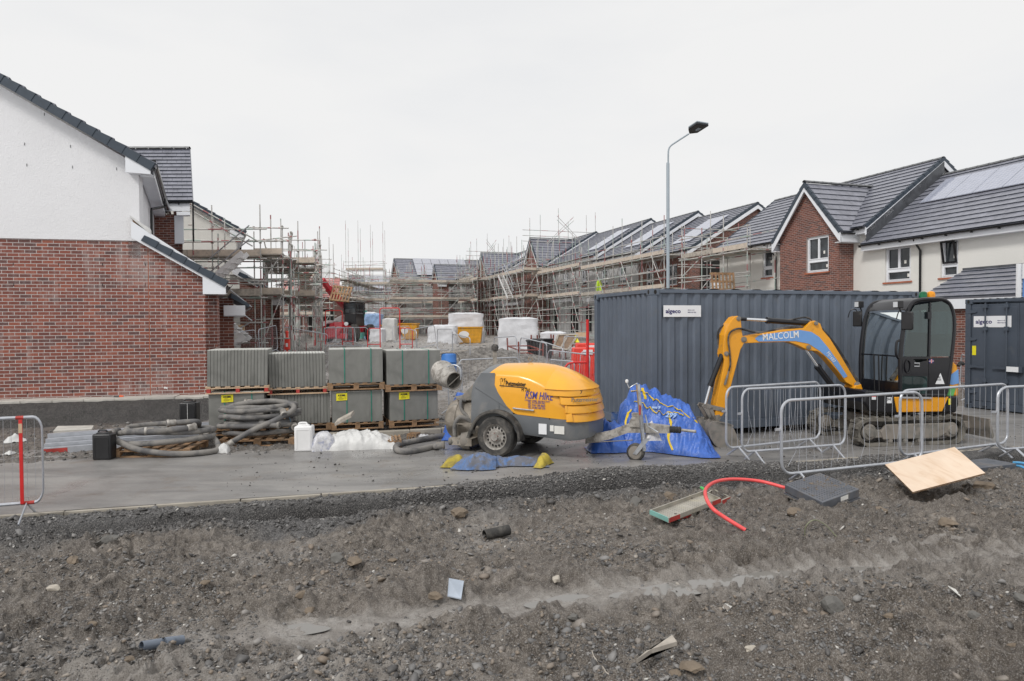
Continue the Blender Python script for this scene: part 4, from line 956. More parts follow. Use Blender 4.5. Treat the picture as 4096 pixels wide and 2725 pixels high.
def scaffold(lab, P, D, Nn, L, gz, lifts, top, wid=1.25, bay=2.0, ladder=None, rails=True, boards=None, th=1.0, braces=True, jitter=.0, inner=True, extend=0.0, beams=0):
    """P inner line start on the ground, D along, Nn outward"""
    P, D, Nn = V((P[0], P[1], 0)), V(D).normalized(), V(Nn).normalized()
    r = root('scaffold', lab, 'scaffolding', P+ZZ*gz, 0, 'scaffolding round the new houses', world=True)
    n = max(1, round(L/bay)); st = L/n; rr = random.Random(int(P.x*31+P.y*7)); fp = []
    for i in range(n+1):
        x = i*st+(rr.uniform(-jitter, jitter)); hz = top+rr.uniform(-.7, .5)
        pole('standard', P+D*x+Nn*wid+ZZ*gz, P+D*x+Nn*wid+ZZ*hz, r, th)
        if inner: pole('standard', P+D*x+ZZ*gz, P+D*x+ZZ*(hz-rr.uniform(.2, .9)), r, th)
        for z in lifts:
            pole('transom', P+D*x-Nn*.1+ZZ*(z-.06), P+D*x+Nn*(wid+.15)+ZZ*(z-.06), r, th); fp += [P+D*x+Nn*wid+ZZ*z]
            if rails: fp += [P+D*x+Nn*wid+ZZ*(z+.5), P+D*x+Nn*wid+ZZ*(z+1)]
    e = .25
    for z in lifts:
        pole('ledger', P-D*e+Nn*(wid+.04)+ZZ*(z-.1), P+D*(L+e)+Nn*(wid+.04)+ZZ*(z-.1), r, th)
        if inner:
            pole('ledger', P-D*e+ZZ*(z-.1), P+D*(L+e)+ZZ*(z-.1), r, th); pole('guard_rail', P-D*e+ZZ*(z+rr.uniform(.55, .9)), P+D*(L+e)+ZZ*(z+rr.uniform(.55, .9)), r, th)
        pole('ledger', P-D*e+Nn*(wid+.04)+ZZ*(z-rr.uniform(.85, 1.1)), P+D*(L+e)+Nn*(wid+.04)+ZZ*(z-rr.uniform(.85, 1.1)), r, th)
        if rails:
            for q in (.5, .98): pole('guard_rail', P-D*e+Nn*(wid+.05)+ZZ*(z+q+rr.uniform(-.03, .03)), P+D*(L+e)+Nn*(wid+.05)+ZZ*(z+q+rr.uniform(-.03, .03)), r, th)
    z0 = gz+.9; pole('ledger', P-D*e+Nn*wid+ZZ*z0, P+D*(L+e)+Nn*wid+ZZ*z0, r, th)
    for k, z in enumerate(lifts):
        if boards is not None and not boards[k]: continue
        nb = max(1, int(math.ceil(L/3.9)))
        mb = MB()
        for b in range(5):
            mb.ob(P+Nn*(b*.24+.02)+ZZ*(z-.03), D*L, Nn*.225, ZZ*.038)
        mb.build('deck', M['woodg'], r)
        for j in range(nb):
            a = L*j/nb; ww = L/nb-.02; mb = MB(); mb.ob(P+D*a+Nn*(wid-.03+.01*(j % 2))+ZZ*(z+.01), D*ww, Nn*.036, ZZ*.225); mb.build('toe_board', M['toe'] if rr.random() < .6 else M['woodg'], r)
    if braces:
        for i in range(0, n, 3):
            zz = [gz]+list(lifts)
            for a, b in zip(zz[:-1], zz[1:]): pole('brace', P+D*(i*st)+Nn*(wid+.1)+ZZ*a, P+D*((i+1)*st)+Nn*(wid+.1)+ZZ*b, r, th)
    for z, a, b in (beams or []):
        mb = MB(); c0, c1 = P+D*a+Nn*(wid*.5), P+D*b+Nn*(wid*.5)
        mb.cyl(c0+ZZ*z, c1+ZZ*z, .024*th); mb.cyl(c0+ZZ*(z-.7), c1+ZZ*(z-.7), .024*th); k = 0; x = a
        while x+.45 < b:
            mb.cyl(P+D*x+Nn*(wid*.5)+ZZ*(z-(.7 if k else 0)), P+D*(x+.42)+Nn*(wid*.5)+ZZ*(z-(0 if k else .7)), .02*th, 6); x += .42; k = 1-k
        mb.build('lattice_beam', M['alu'], r)
    fitting(fp, r)
    if ladder:
        for (a0, z0, a1, z1) in ladder:
            mb = MB(); s0, s1 = P+D*a0+Nn*(wid+.25)+ZZ*z0, P+D*a1+Nn*(wid+.25)+ZZ*z1; dd = (s1-s0).normalized(); up = dd.cross(Nn).normalized()
            for q in (0, .5): mb.ob(s0+Nn*q, s1-s0, Nn*.04, up*.17)
            k = .2
            while k < (s1-s0).length: mb.box(s0+dd*k+Nn*.32, (.2, .5, .03), rz=math.atan2(Nn.x, -Nn.y) if 0 else math.atan2(D.y, D.x)); k += .28
            mb.build('stair', M['white'], r)
            for hgt in (.5, 1.0):
                mb = MB(); mb.cyl(s0+ZZ*(hgt+.1), s1+ZZ*(hgt+.1), .024*th); mb.build('stair_rail', M['galv'], r)
    return r
X1 = V((1, 0, 0)); NY = V((0, -1, 0))
# left side: front of second house, with a stair tower at the corner
D2 = V((1, .03, 0))
scaffold('galvanised scaffold with stair across the white gable of the second house', A(770, 1300, 26.0)-D2*2.2, D2, NY, 5.2, .55, [3.2, 4.62], 6.3, 1.1, 2.0, ladder=[(4.9, 4.6, 3.4, 3.35), (3.3, 3.0, 4.95, 1.65), (4.9, 1.6, 3.8, 1.0)], inner=True, boards=(1, 1))
rr_ = None
def rakers():
    r = root('scaffold', 'sloping guard rails on tall poles above the second house roof edge', 'scaffolding', A(770, 1300, 26.0), 0, 'scaffolding round the new houses', world=True)
    for (x0, y0, x1, y1) in ((742, 802, 1040, 970), (742, 828, 1010, 985), (752, 900, 775, 900)): pole('guard_rail', A(x0, y0, 24.9), A(x1, y1, 24.9), r)
    for (x0, y0, x1, y1) in ((767, 727, 775, 1110), (757, 757, 762, 840), (852, 868, 853, 925), (872, 935, 873, 1100)): pole('standard', A(x0, y0, 24.9), A(x1, y1, 24.9), r)
rakers()
scaffold('scaffold bay with boarded decks at the corner beyond the second house', A(1060, 1300, 26.4), TS, TW, 7.6, .7, [3.25, 4.7], 6.1, 1.0, 1.9, boards=(1, 1))
scaffold('tall scaffold with pale toe boards before the red battened roof', A(1163, 1300, 32), TS, TW, 8.5, .85, [3.4, 4.85], 6.5, 1.35, 1.6, boards=(1, 1))
scaffold('scaffold face turned to the street left of the red loader', A(1158, 1300, 31.2), X1, NY, 1.5, .9, [3.4, 4.85], 6.4, 1.0, .75, boards=(1, 1))
scaffold('far scaffold behind the tree at the end of the left row', A(1190, 1300, 60), V((-.2, .98, 0)), V((.98, .2, 0)), 20, 1.1, [3.4, 5.6], 9.0, 1.5, 2.2, th=1.0, boards=(1, 1))
# right side
def tp(t, m): return O2+TS*t+TW*m
def t1p(t, m): return O1+TS*t+TW*m
scaffold('scaffold platform outside the near end of the finished terrace', t1p(4.2, -.35), TS, -TW, 5.2, .5, [3.2, 5.42], 7.0, 1.5, 1.7, boards=(0, 1), braces=False)
scaffold('scaffold returning across the brick gable behind the lamp post', O2-TS*.3-TW*1.6, TW, -TS, 7.5, .6, [2.7, 4.7, 6.4], 8.0, 1.2, 1.8, boards=(0, 0, 0), inner=False)
scaffold('long scaffold with lattice beams along the near half of the scaffolded terrace', tp(0, -.45), TS, -TW, 11.5, .6, [2.3, 4.15, 6.1], 8.4, 1.35, 1.25, boards=(0, 1, 1), beams=[(5.95, .5, 5.5), (5.9, 6, 11)])
scaffold('scaffold run with pale toe boards along the middle of the scaffolded terrace', tp(11.8, -.45), TS, -TW, 10, .7, [2.3, 4.3, 6.4], 8.9, 1.35, 1.3, boards=(0, 1, 1), beams=[(6.2, .5, 4.8), (6.2, 5.2, 9.6)])
scaffold('scaffold jutting out round the brick cross gable with a white ladder frame', tp(21.8, -1.35), TS, -TW, 5.4, .85, [2.5, 4.5, 6.75], 9.6, 1.4, 1.35, boards=(0, 1, 1), ladder=[(4.4, 6.7, 1.6, 4.5)])
scaffold('scaffold end face across the cross gable above the big white wrapped stack', tp(21.6, -3.0)+TW*0, TW, -TS, 2.7, .85, [2.5, 4.5, 6.75], 9.2, .9, 1.35, boards=(0, 1, 1), inner=False)
scaffold('long receding scaffold along the farther terrace above the orange skip', tp(27.6, -.45), TS, -TW, 12, 1.0, [2.6, 4.7, 7.0], 9.8, 1.35, 1.4, th=1.15, boards=(0, 1, 1), beams=[(6.8, .5, 11)])
scaffold('scaffold round the second cross gable up the street', tp(38, -1.35), TS, -TW, 10, 1.1, [2.8, 5.0, 7.3], 10.2, 1.35, 1.5, th=1.2, boards=(0, 1, 1))
scaffold('scaffold across the front of the distant house with roof panels', V((-15.5, 84.8, 0)), X1, NY, 12, 1.1, [2.9, 4.8, 6.9], 9.4, 1.3, 1.5, th=1.2, boards=(1, 1, 1), braces=True)
scaffold('receding scaffold from the distant house toward the green container', V((-15.8, 66, 0)), V((-.02, 1, 0)), V((-1, 0, 0)), 19, 1.1, [2.9, 4.8, 6.6], 8.0, 1.3, 2.2, boards=(1, 1, 1))
def tower():
    P = V((-20.5, 86, 0)); scaffold('thin scaffold tower standing left of the distant panelled house', P, X1, NY, 4.6, 1.1, [3.5, 6.5, 9.0], 15, 1.3, 1.4, boards=(0, 0, 1))
tower()
scaffold('faint scaffold at the very end of the street', V((-38, 112, 0)), X1, NY, 14, 1.2, [4, 6.5], 13.5, 1.3, 1.7, th=1.2, boards=(1, 1))
def peak(px, Y, zc, lab, wdt=6.0):
    r = root('scaffold', lab, 'scaffolding', A(px, 1250, Y), 0, 'scaffolding round the new houses', world=True); c = A(px, 900, Y); c.z = 0
    for i in range(6):
        x = -wdt/2+wdt*i/5; pole('standard', c+TW*x*1.0+TS*(i % 2)+ZZ*(zc-2.2), c+TW*x+TS*(i % 2)+ZZ*(zc+1.8+.5*(i % 3)), r)
    for a, b in ((-1, .15), (-1, .5), (1, .15), (1, .5)): pole('brace', c+TW*(a*wdt*.6)+ZZ*(zc-2.6), c-TW*(a*wdt*.12)+ZZ*(zc+1.6+b), r)
    for q in (.2, .7, 1.2): pole('guard_rail', c-TW*wdt*.6+ZZ*(zc+q-.5), c+TW*wdt*.55+ZZ*(zc+q-.5), r)
peak(2262, 63, 9.9, 'bare crossing poles above the ridge behind the brick cross gable', 7)
peak(1965, 80, 9.9, 'bare crossing poles above the farther ridge', 5)
scaffold('scaffold front at the far left of the street before the loader', V((-19.5, 58, 0)), X1, NY, 4.4, 1.1, [3.0, 4.9, 6.6], 9.2, 1.3, 1.1, th=1.15, boards=(1, 1, 0))
scaffold('scaffold block joining the distant panelled house and the loader side', V((-18.5, 76, 0)), X1, NY, 9, 1.1, [2.9, 4.8, 6.6], 8.8, 1.3, 1.4, th=1.2, boards=(1, 1, 1))
scaffold('boarded scaffold return across the foot of the corner stair', A(1056, 1300, 26.2), X1, NY, 1.05, .7, [3.25, 4.7], 6.0, .9, 1.05, boards=(1, 1))
scaffold('scaffold along the left row further back, behind the fire point', A(1200, 1300, 43), TS, TW, 12, 1.0, [3.4, 5.0], 7.4, 1.3, 1.7, boards=(1, 1))
scaffold('second scaffold face before the far cross gable, nearer the wrapped stacks', tp(33.5, -2.2), TS, -TW, 8, 1.0, [2.6, 4.6, 6.8], 9.0, 1.3, 1.5, boards=(0, 1, 1))
scaffold('low scaffold front at the foot of the distant panelled house', V((-13, 72, 0)), V((.96, .28, 0)), V((.28, -.96, 0)), 9, 1.1, [2.9, 4.8, 6.6], 8.4, 1.3, 1.8, boards=(1, 1, 1))
# ---------- crowd barriers ----------
def rrect(w, h, r, z0, n=5):
    out = []
    for cx, cz, a0 in ((w/2-r, z0+r, -90), (w/2-r, z0+h-r, 0), (-w/2+r, z0+h-r, 90), (-w/2+r, z0+r, 180)):
        for k in range(n+1):
            a = math.radians(a0+90*k/n); out.append(V((cx+r*math.cos(a), 0, cz+r*math.sin(a))))
    return out
def barrier_proto(seed=0, w=2.3, h=.92, nb=17, frame=.0185, bar=.0028, m='galvw', bend=.012):
    r = root('crowd_barrier', 'tmp', 'barrier', (0, 0, 0), 0, 'pedestrian crowd barriers'); rr = random.Random(seed)
    mb = MB(); mb.tube(rrect(w, h, .15, .17), frame, 8, closed=True); mb.build('frame', M[m], r, smooth=True)
    mb = MB()
    for k in range(nb):
        x = -w/2+w*(k+1)/(nb+1); j = rr.gauss(0, bend)
        pts = [V((x, 0, .19)), V((x+j, rr.gauss(0, bend*.5), .45)), V((x-j*.3, 0, .8)), V((x, 0, .17+h-.02))]
        if rr.random() < bend*6: pts[1].x += .05; pts[0].x -= .03; pts[0].z += .08
        mb.tube(pts, bar, 5, cap=False)
    mb.build('bars', M[m], r, smooth=True)
    for x in (-w/2+.28, w/2-.28):
        for s in (-1, 1): mb = MB(); mb.cyl(V((x, 0, .17)), V((x+s*.02, s*.26, .0)), .016, 8); mb.build('foot', M[m], r, smooth=True)
    mb = MB(); mb.ob((-w/2-.09, -.012, .72), (.09, 0, 0), (0, .024, 0), (0, 0, .03)); mb.build('hook', M[m], r)
    return r
PB = [barrier_proto(s, bend=b) for s, b in ((1, .006), (2, .018), (3, .012))]
_used = set()
def place_barrier(p0, p1, lab, v=0, z=None, w=2.3, lean=0.0, h=1.0):
    p0, p1 = V(p0), V(p1); c = (p0+p1)/2; d = p1-p0; L = math.hypot(d.x, d.y); a = math.atan2(d.y, d.x); pit = -math.atan2(d.z, L)
    if v not in _used: _used.add(v); o = PB[v]
    else: o = dup(PB[v])
    o.location = (c.x, c.y, c.z if z is None else z); o.rotation_mode = 'XYZ'; o.rotation_euler = (lean, pit, a); o.scale = (L/w, 1, h); o['label'] = lab; return o
g = lambda px, py, z=0.0: G(px, py, z)
# near right row: bottoms of the end feet used for depth
def bar_px(px0, px1, Y0, Y1, lab, v=0, z0=0.0, z1=0.0, **k):
    a, b = A(px0, 1700, Y0), A(px1, 1700, Y1); a.z = z0; b.z = z1; return place_barrier(a, b, lab, v, **k)
bar_px(2905, 3280, 10.25, 11.15, 'galvanised barrier beside the digger bucket, farther back than its neighbour', 0)
bar_px(2968, 3380, 9.95, 10.55, 'galvanised barrier overlapping in front of another, near the digger bucket', 1)
bar_px(3128, 3690, 8.45, 9.15, 'near galvanised barrier with kinked thin bars standing on the kerb', 1, z1=.03)
bar_px(3600, 4030, 9.6, 10.6, 'galvanised barrier in front of the digger track, bars bent', 2)
bar_px(3990, 4560, 10.0, 10.9, 'barrier cut off by the picture edge before the container doors', 0)
b_ = bar_px(-420, 168, 6.9, 7.35, 'barrier with a red and white plank tied upright, on the road edge at left', 0)
mb = MB(); mb.ob((.78, -.04, .17), (.058, 0, 0), (0, .022, 0), (0, 0, .9)); mb.build('red_plank', M['red'], b_, bevel=.003)
mb = MB(); mb.ob((.779, -.0425, .93), (.06, 0, 0), (0, .002, 0), (0, 0, .1)); mb.build('bare_patch', M['woodn'], b_)
mb = MB(); mb.cyl((.72, 0, 1.0895), (.85, 0, 1.0895), .0196, 8); mb.build('red_paint_mark', M['redp'], b_); mb = MB(); mb.cyl((.78, 0, .17), (1.0, 0, .17), .0196, 8); mb.build('red_paint_mark', M['redp'], b_)
# mid distance barriers
far = [(918, 1040, 24, 24.4, .62, 'low barrier against the scaffolded second house'), (1040, 1112, 24.4, 26.5, .6, 'angled barrier rising behind the second stack of slabs'),
    (1112, 1295, 27.5, 28.2, .7, 'long barrier behind the slab stacks facing the street'), (1298, 1472, 35, 35.6, .85, 'barrier in front of the red telescopic loader'),
    (1302, 1345, 41, 44, 1.0, 'barrier end on beside the loader wheel'), (1345, 1385, 42, 44, 1.0, 'one of the barriers nested before the loader'), (1385, 1425, 42, 44, 1.0, 'rightmost of the barriers nested before the loader'),
    (1448, 1520, 48, 48.5, 1.1, 'barrier below the blue wrapped blocks'), (1572, 1640, 42, 43, 1.0, 'barrier beside the orange skip'), (1622, 1670, 33, 30, .85, 'leaning barrier bundle right of the red gate'),
    (1668, 1748, 32, 33, .85, 'barrier before the low white wrapped stack'), (1750, 1810, 31, 29, .8, 'barrier turning toward the mud heap'), (1810, 1880, 27, 25, .6, 'barrier right of the mud heap with a sagging rail'),
    (1840, 2080, 17.5, 18.2, .1, 'barrier lying low just behind the pump hood'), (1982, 2072, 26, 24.5, .4, 'barrier left of the red steel trestle'), (2074, 2180, 24.3, 23, .35, 'barrier with a dipped top rail before the white boards'),
    (2150, 2240, 24, 22, .35, 'barrier behind the others near the brown shutter'), (2182, 2350, 20, 18.5, .2, 'long barrier sloping toward the container corner'), (2200, 2300, 17.5, 16.5, .1, 'barrier lying behind the pump nose'),
    (2290, 2420, 22.5, 23, .35, 'barrier by the red plastic blocks'), (2255, 2350, 25.5, 26, .45, 'barrier in front of the pale sheet boards'), (2310, 2420, 19.5, 19.8, .2, 'doubled barrier against the container end'),
    (3840, 3900, 19.5, 17.5, .15, 'barrier between the digger and the dark container'), (1795, 1850, 15.2, 16, .1, 'barrier end by the blue drum')]
for i, (a, b, y0, y1, z, lab) in enumerate(far):
    A0, B0 = A(a, 1400, y0), A(b, 1400, y1); A0.z = zt(A0.x, A0.y)-.02; B0.z = zt(B0.x, B0.y)-.02; place_barrier(A0, B0, lab, i % 3, lean=random.uniform(-.12, .05))
# red walkway gates
def gate(px0, px1, pyt, pyb, wl, wr, lab, Y):
    c = A((px0+px1)/2, pyb, Y); z = c.z; r = root('walkway_gate', lab, 'gate', c, 0, 'red steel walkway frames', world=True); k = Y/F
    a, b = A(px0, pyb, Y), A(px1, pyb, Y); top = A(px0, pyt, Y).z; h = top-z; rad = .12
    mb = MB(); w = b.x-a.x
    pts = [V((a.x, Y, z)), V((a.x, Y, top-rad))]+[V((a.x+rad-rad*math.cos(t), Y, top-rad+rad*math.sin(t))) for t in (.5, 1.0, 1.57)]+[V((b.x-rad+rad*math.sin(t), Y, top-rad+rad*math.cos(t))) for t in (0, .5, 1.0, 1.57)]+[V((b.x, Y, z))]
    mb.tube(pts, .026, 8); mb.build('hoop', M['red'], r, smooth=True)
    for side, ww, x in ((-1, wl, a.x), (1, wr, b.x)):
        if not ww: continue
        W = ww*k; zt_ = z+.98; mb = MB(); mb.tube([V((x, Y, zt_)), V((x+side*(W-.1), Y, zt_)), V((x+side*W, Y, zt_-.1)), V((x+side*W, Y, z))], .022, 8); mb.cyl(V((x, Y, z+.22)), V((x+side*W, Y, z+.22)), .02, 8); mb.build('side_panel', M['red'], r, smooth=True)
        mb = MB()
        for j in range(8): xx = x+side*W*(j+1)/9; mb.cyl(V((xx, Y, z+.22)), V((xx, Y, zt_-.03)), .004, 5)
        mb.build('bars', M['galv'], r)
    return r
gate(1303, 1370, 1243, 1382, 42, 42, 'red hoop gate frame before the loader', 36.5)
gate(1521, 1600, 1233, 1396, 50, 50, 'tall red hoop gate frame before the orange skip', 32.5)
def redpost():
    Y = 16.2; r = root('walkway_gate', 'red steel gate post tight against the container end', 'gate', A(2352, 1500, Y), 0, 'red steel walkway frames', world=True)
    p = A(2350, 1278, Y); q = A(2350, 1600, Y); mb = MB(); mb.cyl(V((p.x, Y, p.z)), V((p.x, Y, 0)), .035, 10); mb.build('post', M['red'], r, smooth=True)
    mb = MB(); s = A(2252, 1480, Y); t = A(2350, 1450, Y); mb.tube([V((s.x, Y, 0)), V((s.x, Y, s.z)), V((s.x+.12, Y, t.z-.03)), V((s.x+.25, Y, t.z)), V((p.x, Y, t.z))], .026, 8); mb.build('rail', M['red'], r, smooth=True)
    mb = MB()
    for j in range(4): x = s.x+.18+j*.12; mb.cyl(V((x, Y, 0)), V((x, Y, t.z-.02)), .01, 6)
    mb.build('bars', M['red'], r)
redpost()
# ---------- pallets ----------
def pallet_proto(m='wood', L=1.2, W=.9, n=7, red=False):
    r = root('pallet', 'tmp', 'pallet', (0, 0, 0), 0, 'timber pallets')
    mb = MB()
    for k in range(n): mb.box(((k-(n-1)/2)*(L-.1)/(n-1), 0, .122+random.uniform(-.002, .002)), (.1, W, .02))
    for y in (-W/2+.05, 0, W/2-.05): mb.box((0, y, .101), (L, .09, .02))
    mb.build('top_boards', M[m], r, bevel=.002)
    for x in (-L/2+.06, 0, L/2-.06):
        for y in (-W/2+.05, 0, W/2-.05): mb = MB(); mb.box((x, y, .056), (.07 if red else .11, .095, .07)); mb.build('block', M['redp'] if red and y < 0 else M[m], r)
    mb = MB()
    for y in (-W/2+.05, 0, W/2-.05): mb.box((0, y, .011), (L, .095, .02))
    mb.build('bottom_boards', M[m], r); return r
PP = pallet_proto(); PPr = pallet_proto('woodn', red=True); _pu = set()
def pallet(loc, deg, lab, red=False, tilt=(0, 0), sx=1.0, sy=1.0):
    p = PPr if red else PP
    o = p if p.name not in _pu else dup(p); _pu.add(p.name)
    o.location = loc; o.rotation_euler = (tilt[0], tilt[1], math.radians(deg)); o['label'] = lab; o.scale = (sx, sy, 1); return o
# ---------- paving slab packs ----------
SLD = V((.974, .225, 0)); SLN = V((-.225, .974, 0))
def slabpack(px0, px1, pyb, pyt, Yc, deg, mode, lab, tag_=None, lean=0.0, strapx=(.28, .77), z0=.14):
    """mode 'edge': slab edges face the viewer; 'face': flat slab faces the viewer"""
    a, b = A(px0, pyb, Yc[0]), A(px1, pyb, Yc[1]); W = math.hypot(b.x-a.x, b.y-a.y); zt_ = A(px0, pyt, Yc[0]).z; h = zt_-z0
    ang = math.atan2(b.y-a.y, b.x-a.x); r = root('slab_stack', lab, 'paving slabs', ((a.x+b.x)/2, (a.y+b.y)/2, z0), math.degrees(ang), 'stacked grey paving slabs')
    D = .88; mb = MB(); rr = random.Random(px0)
    if mode == 'edge':
        n = 18; t = W/n
        for k in range(n):
            x = -W/2+k*t; s = lean*h
            mb.hexa([(x+.002, rr.uniform(-.006, .006), 0), (x+t-.003, rr.uniform(-.004, .004), 0), (x+t-.003, D, 0), (x+.002, D, 0), (x+.002+s, rr.uniform(-.006, .006), h), (x+t-.003+s, 0, h), (x+t-.003+s, D, h), (x+.002+s, D, h)])
    else:
        n = 18; t = D/n
        for k in range(n):
            y = k*t; e = rr.uniform(-.004, .004); mb.hexa([(-W/2+e, y, 0), (W/2+e, y, 0), (W/2+e, y+t-.004, 0), (-W/2+e, y+t-.004, 0), (-W/2+e, y, h), (W/2+e, y, h), (W/2+e, y+t-.004, h), (-W/2+e, y+t-.004, h)])
    mb.build('slabs', M['concrete'], r, bevel=.003)
    mb = MB()
    if mode == 'edge':
        for k in range(n): x = -W/2+k*t+lean*h; mb.ob((x+.004, .0, h+.001), (t-.009, 0, 0), (0, D, 0), (0, 0, .012))
    else:
        for k in range(n): mb.ob((-W/2+.004, k*t+.002, h+.001), (W-.008, 0, 0), (0, t-.008, 0), (0, 0, .01))
    mb.build('pale_slab_tops', M['slabtop'], r)
    if mode == 'face':
        for q in strapx:
            mb = MB(); x = -W/2+W*q; mb.ob((x, -.006, 0), (.016, 0, 0), (0, .003, 0), (0, 0, h+.014)); mb.ob((x, -.006, h+.012), (.016, 0, 0), (0, D+.012, 0), (0, 0, .003)); mb.build('strap', M['green'], r)
    if tag_ is not None:
        q = tag_; x = -W/2+W*q; mb = MB(); mb.ob((x, -.011, h*.72), (.2, 0, .008), (0, .003, 0), (0, 0, .135)); p = mb.build('label', M['yellow'], r)
        text('lettering', 'A3288', .048, M['ink'], p, (x+.03, -.0125, h*.72+.085), rot=(math.pi/2, 0, 0), bold=.002)
        mb = MB()
        for k, (xx, ww) in enumerate(((.05, .06), (.035, .11), (.04, .09))): mb.ob((x+xx, -.0125, h*.72+.062-k*.018), (ww, 0, 0), (0, .001, 0), (0, 0, .006))
        for k in range(4): mb.ob((x+.15, -.0125, h*.72+.1-k*.02), (.035, 0, 0), (0, .001, 0), (0, 0, .004))
        mb.build('small_print', M['ink'], p)
    return r, ang, W
SLAB = [ # lower packs then upper packs
 (836, 1058, 1722, 1572, (12.15, 12.35), 'face', 'lower left slab stack with a yellow tag and green straps, behind the coiled hoses', .23, 0, .23),
 (1086, 1322, 1722, 1580, (12.55, 12.85), 'edge', 'lower slab stack, slab edges outward, behind the white jerrycan', None, 0, .23),
 (1330, 1530, 1700, 1570, (12.75, 13.0), 'face', 'lower slab stack with a yellow tag, third along the row', .08, 0, .23),
 (1562, 1752, 1695, 1568, (13.0, 13.3), 'face', 'lower right slab stack with a yellow tag near the pump', .18, 0, .23)]
for i, (p0, p1, yb, yt_, Y, mode, lab, tg, ln, z0) in enumerate(SLAB):
    r_, ang, W = slabpack(p0, p1, yb, yt_, Y, 0, mode, lab, tg, ln, z0=z0)
    c = r_.location+V((-math.sin(ang)*.44, math.cos(ang)*.44, 0)); pallet((c.x, c.y, z0-.135), math.degrees(ang), ('brown pallet under the leftmost lower slab stack', 'brown pallet under the second lower slab stack', 'brown pallet under the third lower slab stack', 'brown pallet under the slab stack nearest the pump')[i], sx=W/1.15)
UP = [(828, 1070, 1548, 1404, (12.1, 12.35), 'edge', 'upper left slab stack with pale top, slab edges outward', None, .02),
 (1076, 1304, 1552, 1418, (12.5, 12.8), 'edge', 'second upper slab stack with pale top, slab edges outward', None, -.01),
 (1316, 1532, 1534, 1400, (12.7, 12.95), 'face', 'third upper slab stack bound with two green straps', None, 0),
 (1548, 1762, 1540, 1405, (12.95, 13.25), 'face', 'rightmost upper slab stack with green straps beside the blue drum', None, 0)]
for i, (p0, p1, yb, yt_, Y, mode, lab, tg, ln) in enumerate(UP):
    z0 = A(p0, yb, Y[0]).z; r_, ang, W = slabpack(p0, p1, yb, yt_, Y, 0, mode, lab, tg, ln, z0=z0)
    c = r_.location+V((-math.sin(ang)*.44, math.cos(ang)*.44, 0)); pallet((c.x, c.y, z0-.135), math.degrees(ang), ('red blocked pallet under the upper left slab stack', 'red blocked pallet under the second upper slab stack', 'plain pallet under the third upper slab stack', 'plain pallet under the rightmost upper slab stack')[i], red=i < 2, sx=W/1.13)
# ---------- coiled hoses ----------
def smooth_path(pts, n=8):
    P = [V(p) for p in pts]; out = []
    for i in range(len(P)-1):
        p0, p1, p2, p3 = P[max(i-1, 0)], P[i], P[i+1], P[min(i+2, len(P)-1)]
        for k in range(n):
            t = k/n; out.append(.5*((2*p1)+(p2-p0)*t+(2*p0-5*p1+4*p2-p3)*t*t+(3*p1-p0-3*p2+p3)*t**3))
    return out+[P[-1]]
def coupling(mb, a, d, r=.05): 
    a = V(a); d = V(d).normalized(); mb.lathe([(r*.72, 0), (r, 0), (r*1.12, .01), (r*1.12, .035), (r*.95, .04), (r*.95, .13), (r*.8, .14), (r*.8, 0.02), (r*.72, .02)][:8], a, -d, 16, cap=False); mb.lathe([(r*.7, .0), (r*.7, .012)], a-d*.03, -d, 16)
def hose_coil(c, deg, pts, rad, lab, nm='coiled_hose'):
    fr = Frame(c, deg, c[2]); r = root(nm, lab, 'hose', c, deg, 'thick dusty concrete hoses'); k = 0
    for seg in pts:
        mb = MB(); mb.tube(smooth_path(seg, 7), rad, 12); mb.build('hose', M['hose'], r, smooth=True)
        mb = MB(); coupling(mb, seg[-1], V(seg[-1])-V(seg[-2]), rad*1.25); mb.build('coupling', M['cement'], r, smooth=True)
    return r
def ring(cx, cy, a, b, z0, z1, t0, t1, n=14, wob=.03, seed=0):
    rr = random.Random(seed); out = []
    for k in range(n+1):
        t = math.radians(t0+(t1-t0)*k/n); q = k/n
        out.append(V((cx+(a+rr.uniform(-wob, wob))*math.cos(t), cy+(b+rr.uniform(-wob, wob))*math.sin(t), z0+(z1-z0)*q+rr.uniform(-wob, wob)*.3)))
    return out
cA = GT(640, 1830); cA = G(655, 1812, .0); hz = .13
hose_coil((cA.x, cA.y, 0), 8, [ring(.0, .1, .72, .45, hz+.07, hz+.2, -160, 190, seed=1)+[V((-.1, -.18, .42)), V((.02, -.24, .40)), V((-.18, -.3, .405))],
    ring(.02, .05, .62, .36, hz+.16, hz+.3, 10, 330, seed=2), ring(.05, .15, .66, .42, hz+.29, hz+.2, 60, 420, seed=3)+[V((.5, .1, hz+.35)), V((.2, -.02, hz+.36)), V((.08, -.08, hz+.36))],
    [V((-.72, .1, .38)), V((-.74, -.1, .36)), V((-.55, -.3, .25)), V((-.2, -.42, .13)), V((.3, -.46, .06)), V((.72, -.36, .05)), V((.88, -.12, .06)), V((.75, .1, .2)), V((.55, .1, .3))]], .046,
    'loose flat coil of dusty concrete hose on the left pallet', )
pallet((cA.x-.03, cA.y+.02, 0), 4, 'orange brown pallet under the left hose coil', sx=.98, sy=.9)
cB = G(1035, 1775, .0)
rs = []
for k, (z, a, b, t0, t1, sd) in enumerate([(.2, .62, .34, -170, 150, 4), (.29, .66, .36, -20, 300, 5), (.36, .58, .32, 160, 500, 6), (.46, .66, .35, 90, 420, 7), (.55, .64, .33, -30, 300, 8), (.63, .6, .3, 170, 480, 9)]):
    rs.append(ring(0, .12, a, b, z, z+.06, t0, t1, seed=sd, wob=.04))
rs[1] += [V((.62, -.1, .33)), V((.66, -.24, .3))]; rs[2] += [V((.2, -.3, .38)), V((.42, -.34, .36))]; rs[4] += [V((.45, -.2, .6)), V((.5, -.32, .53))]
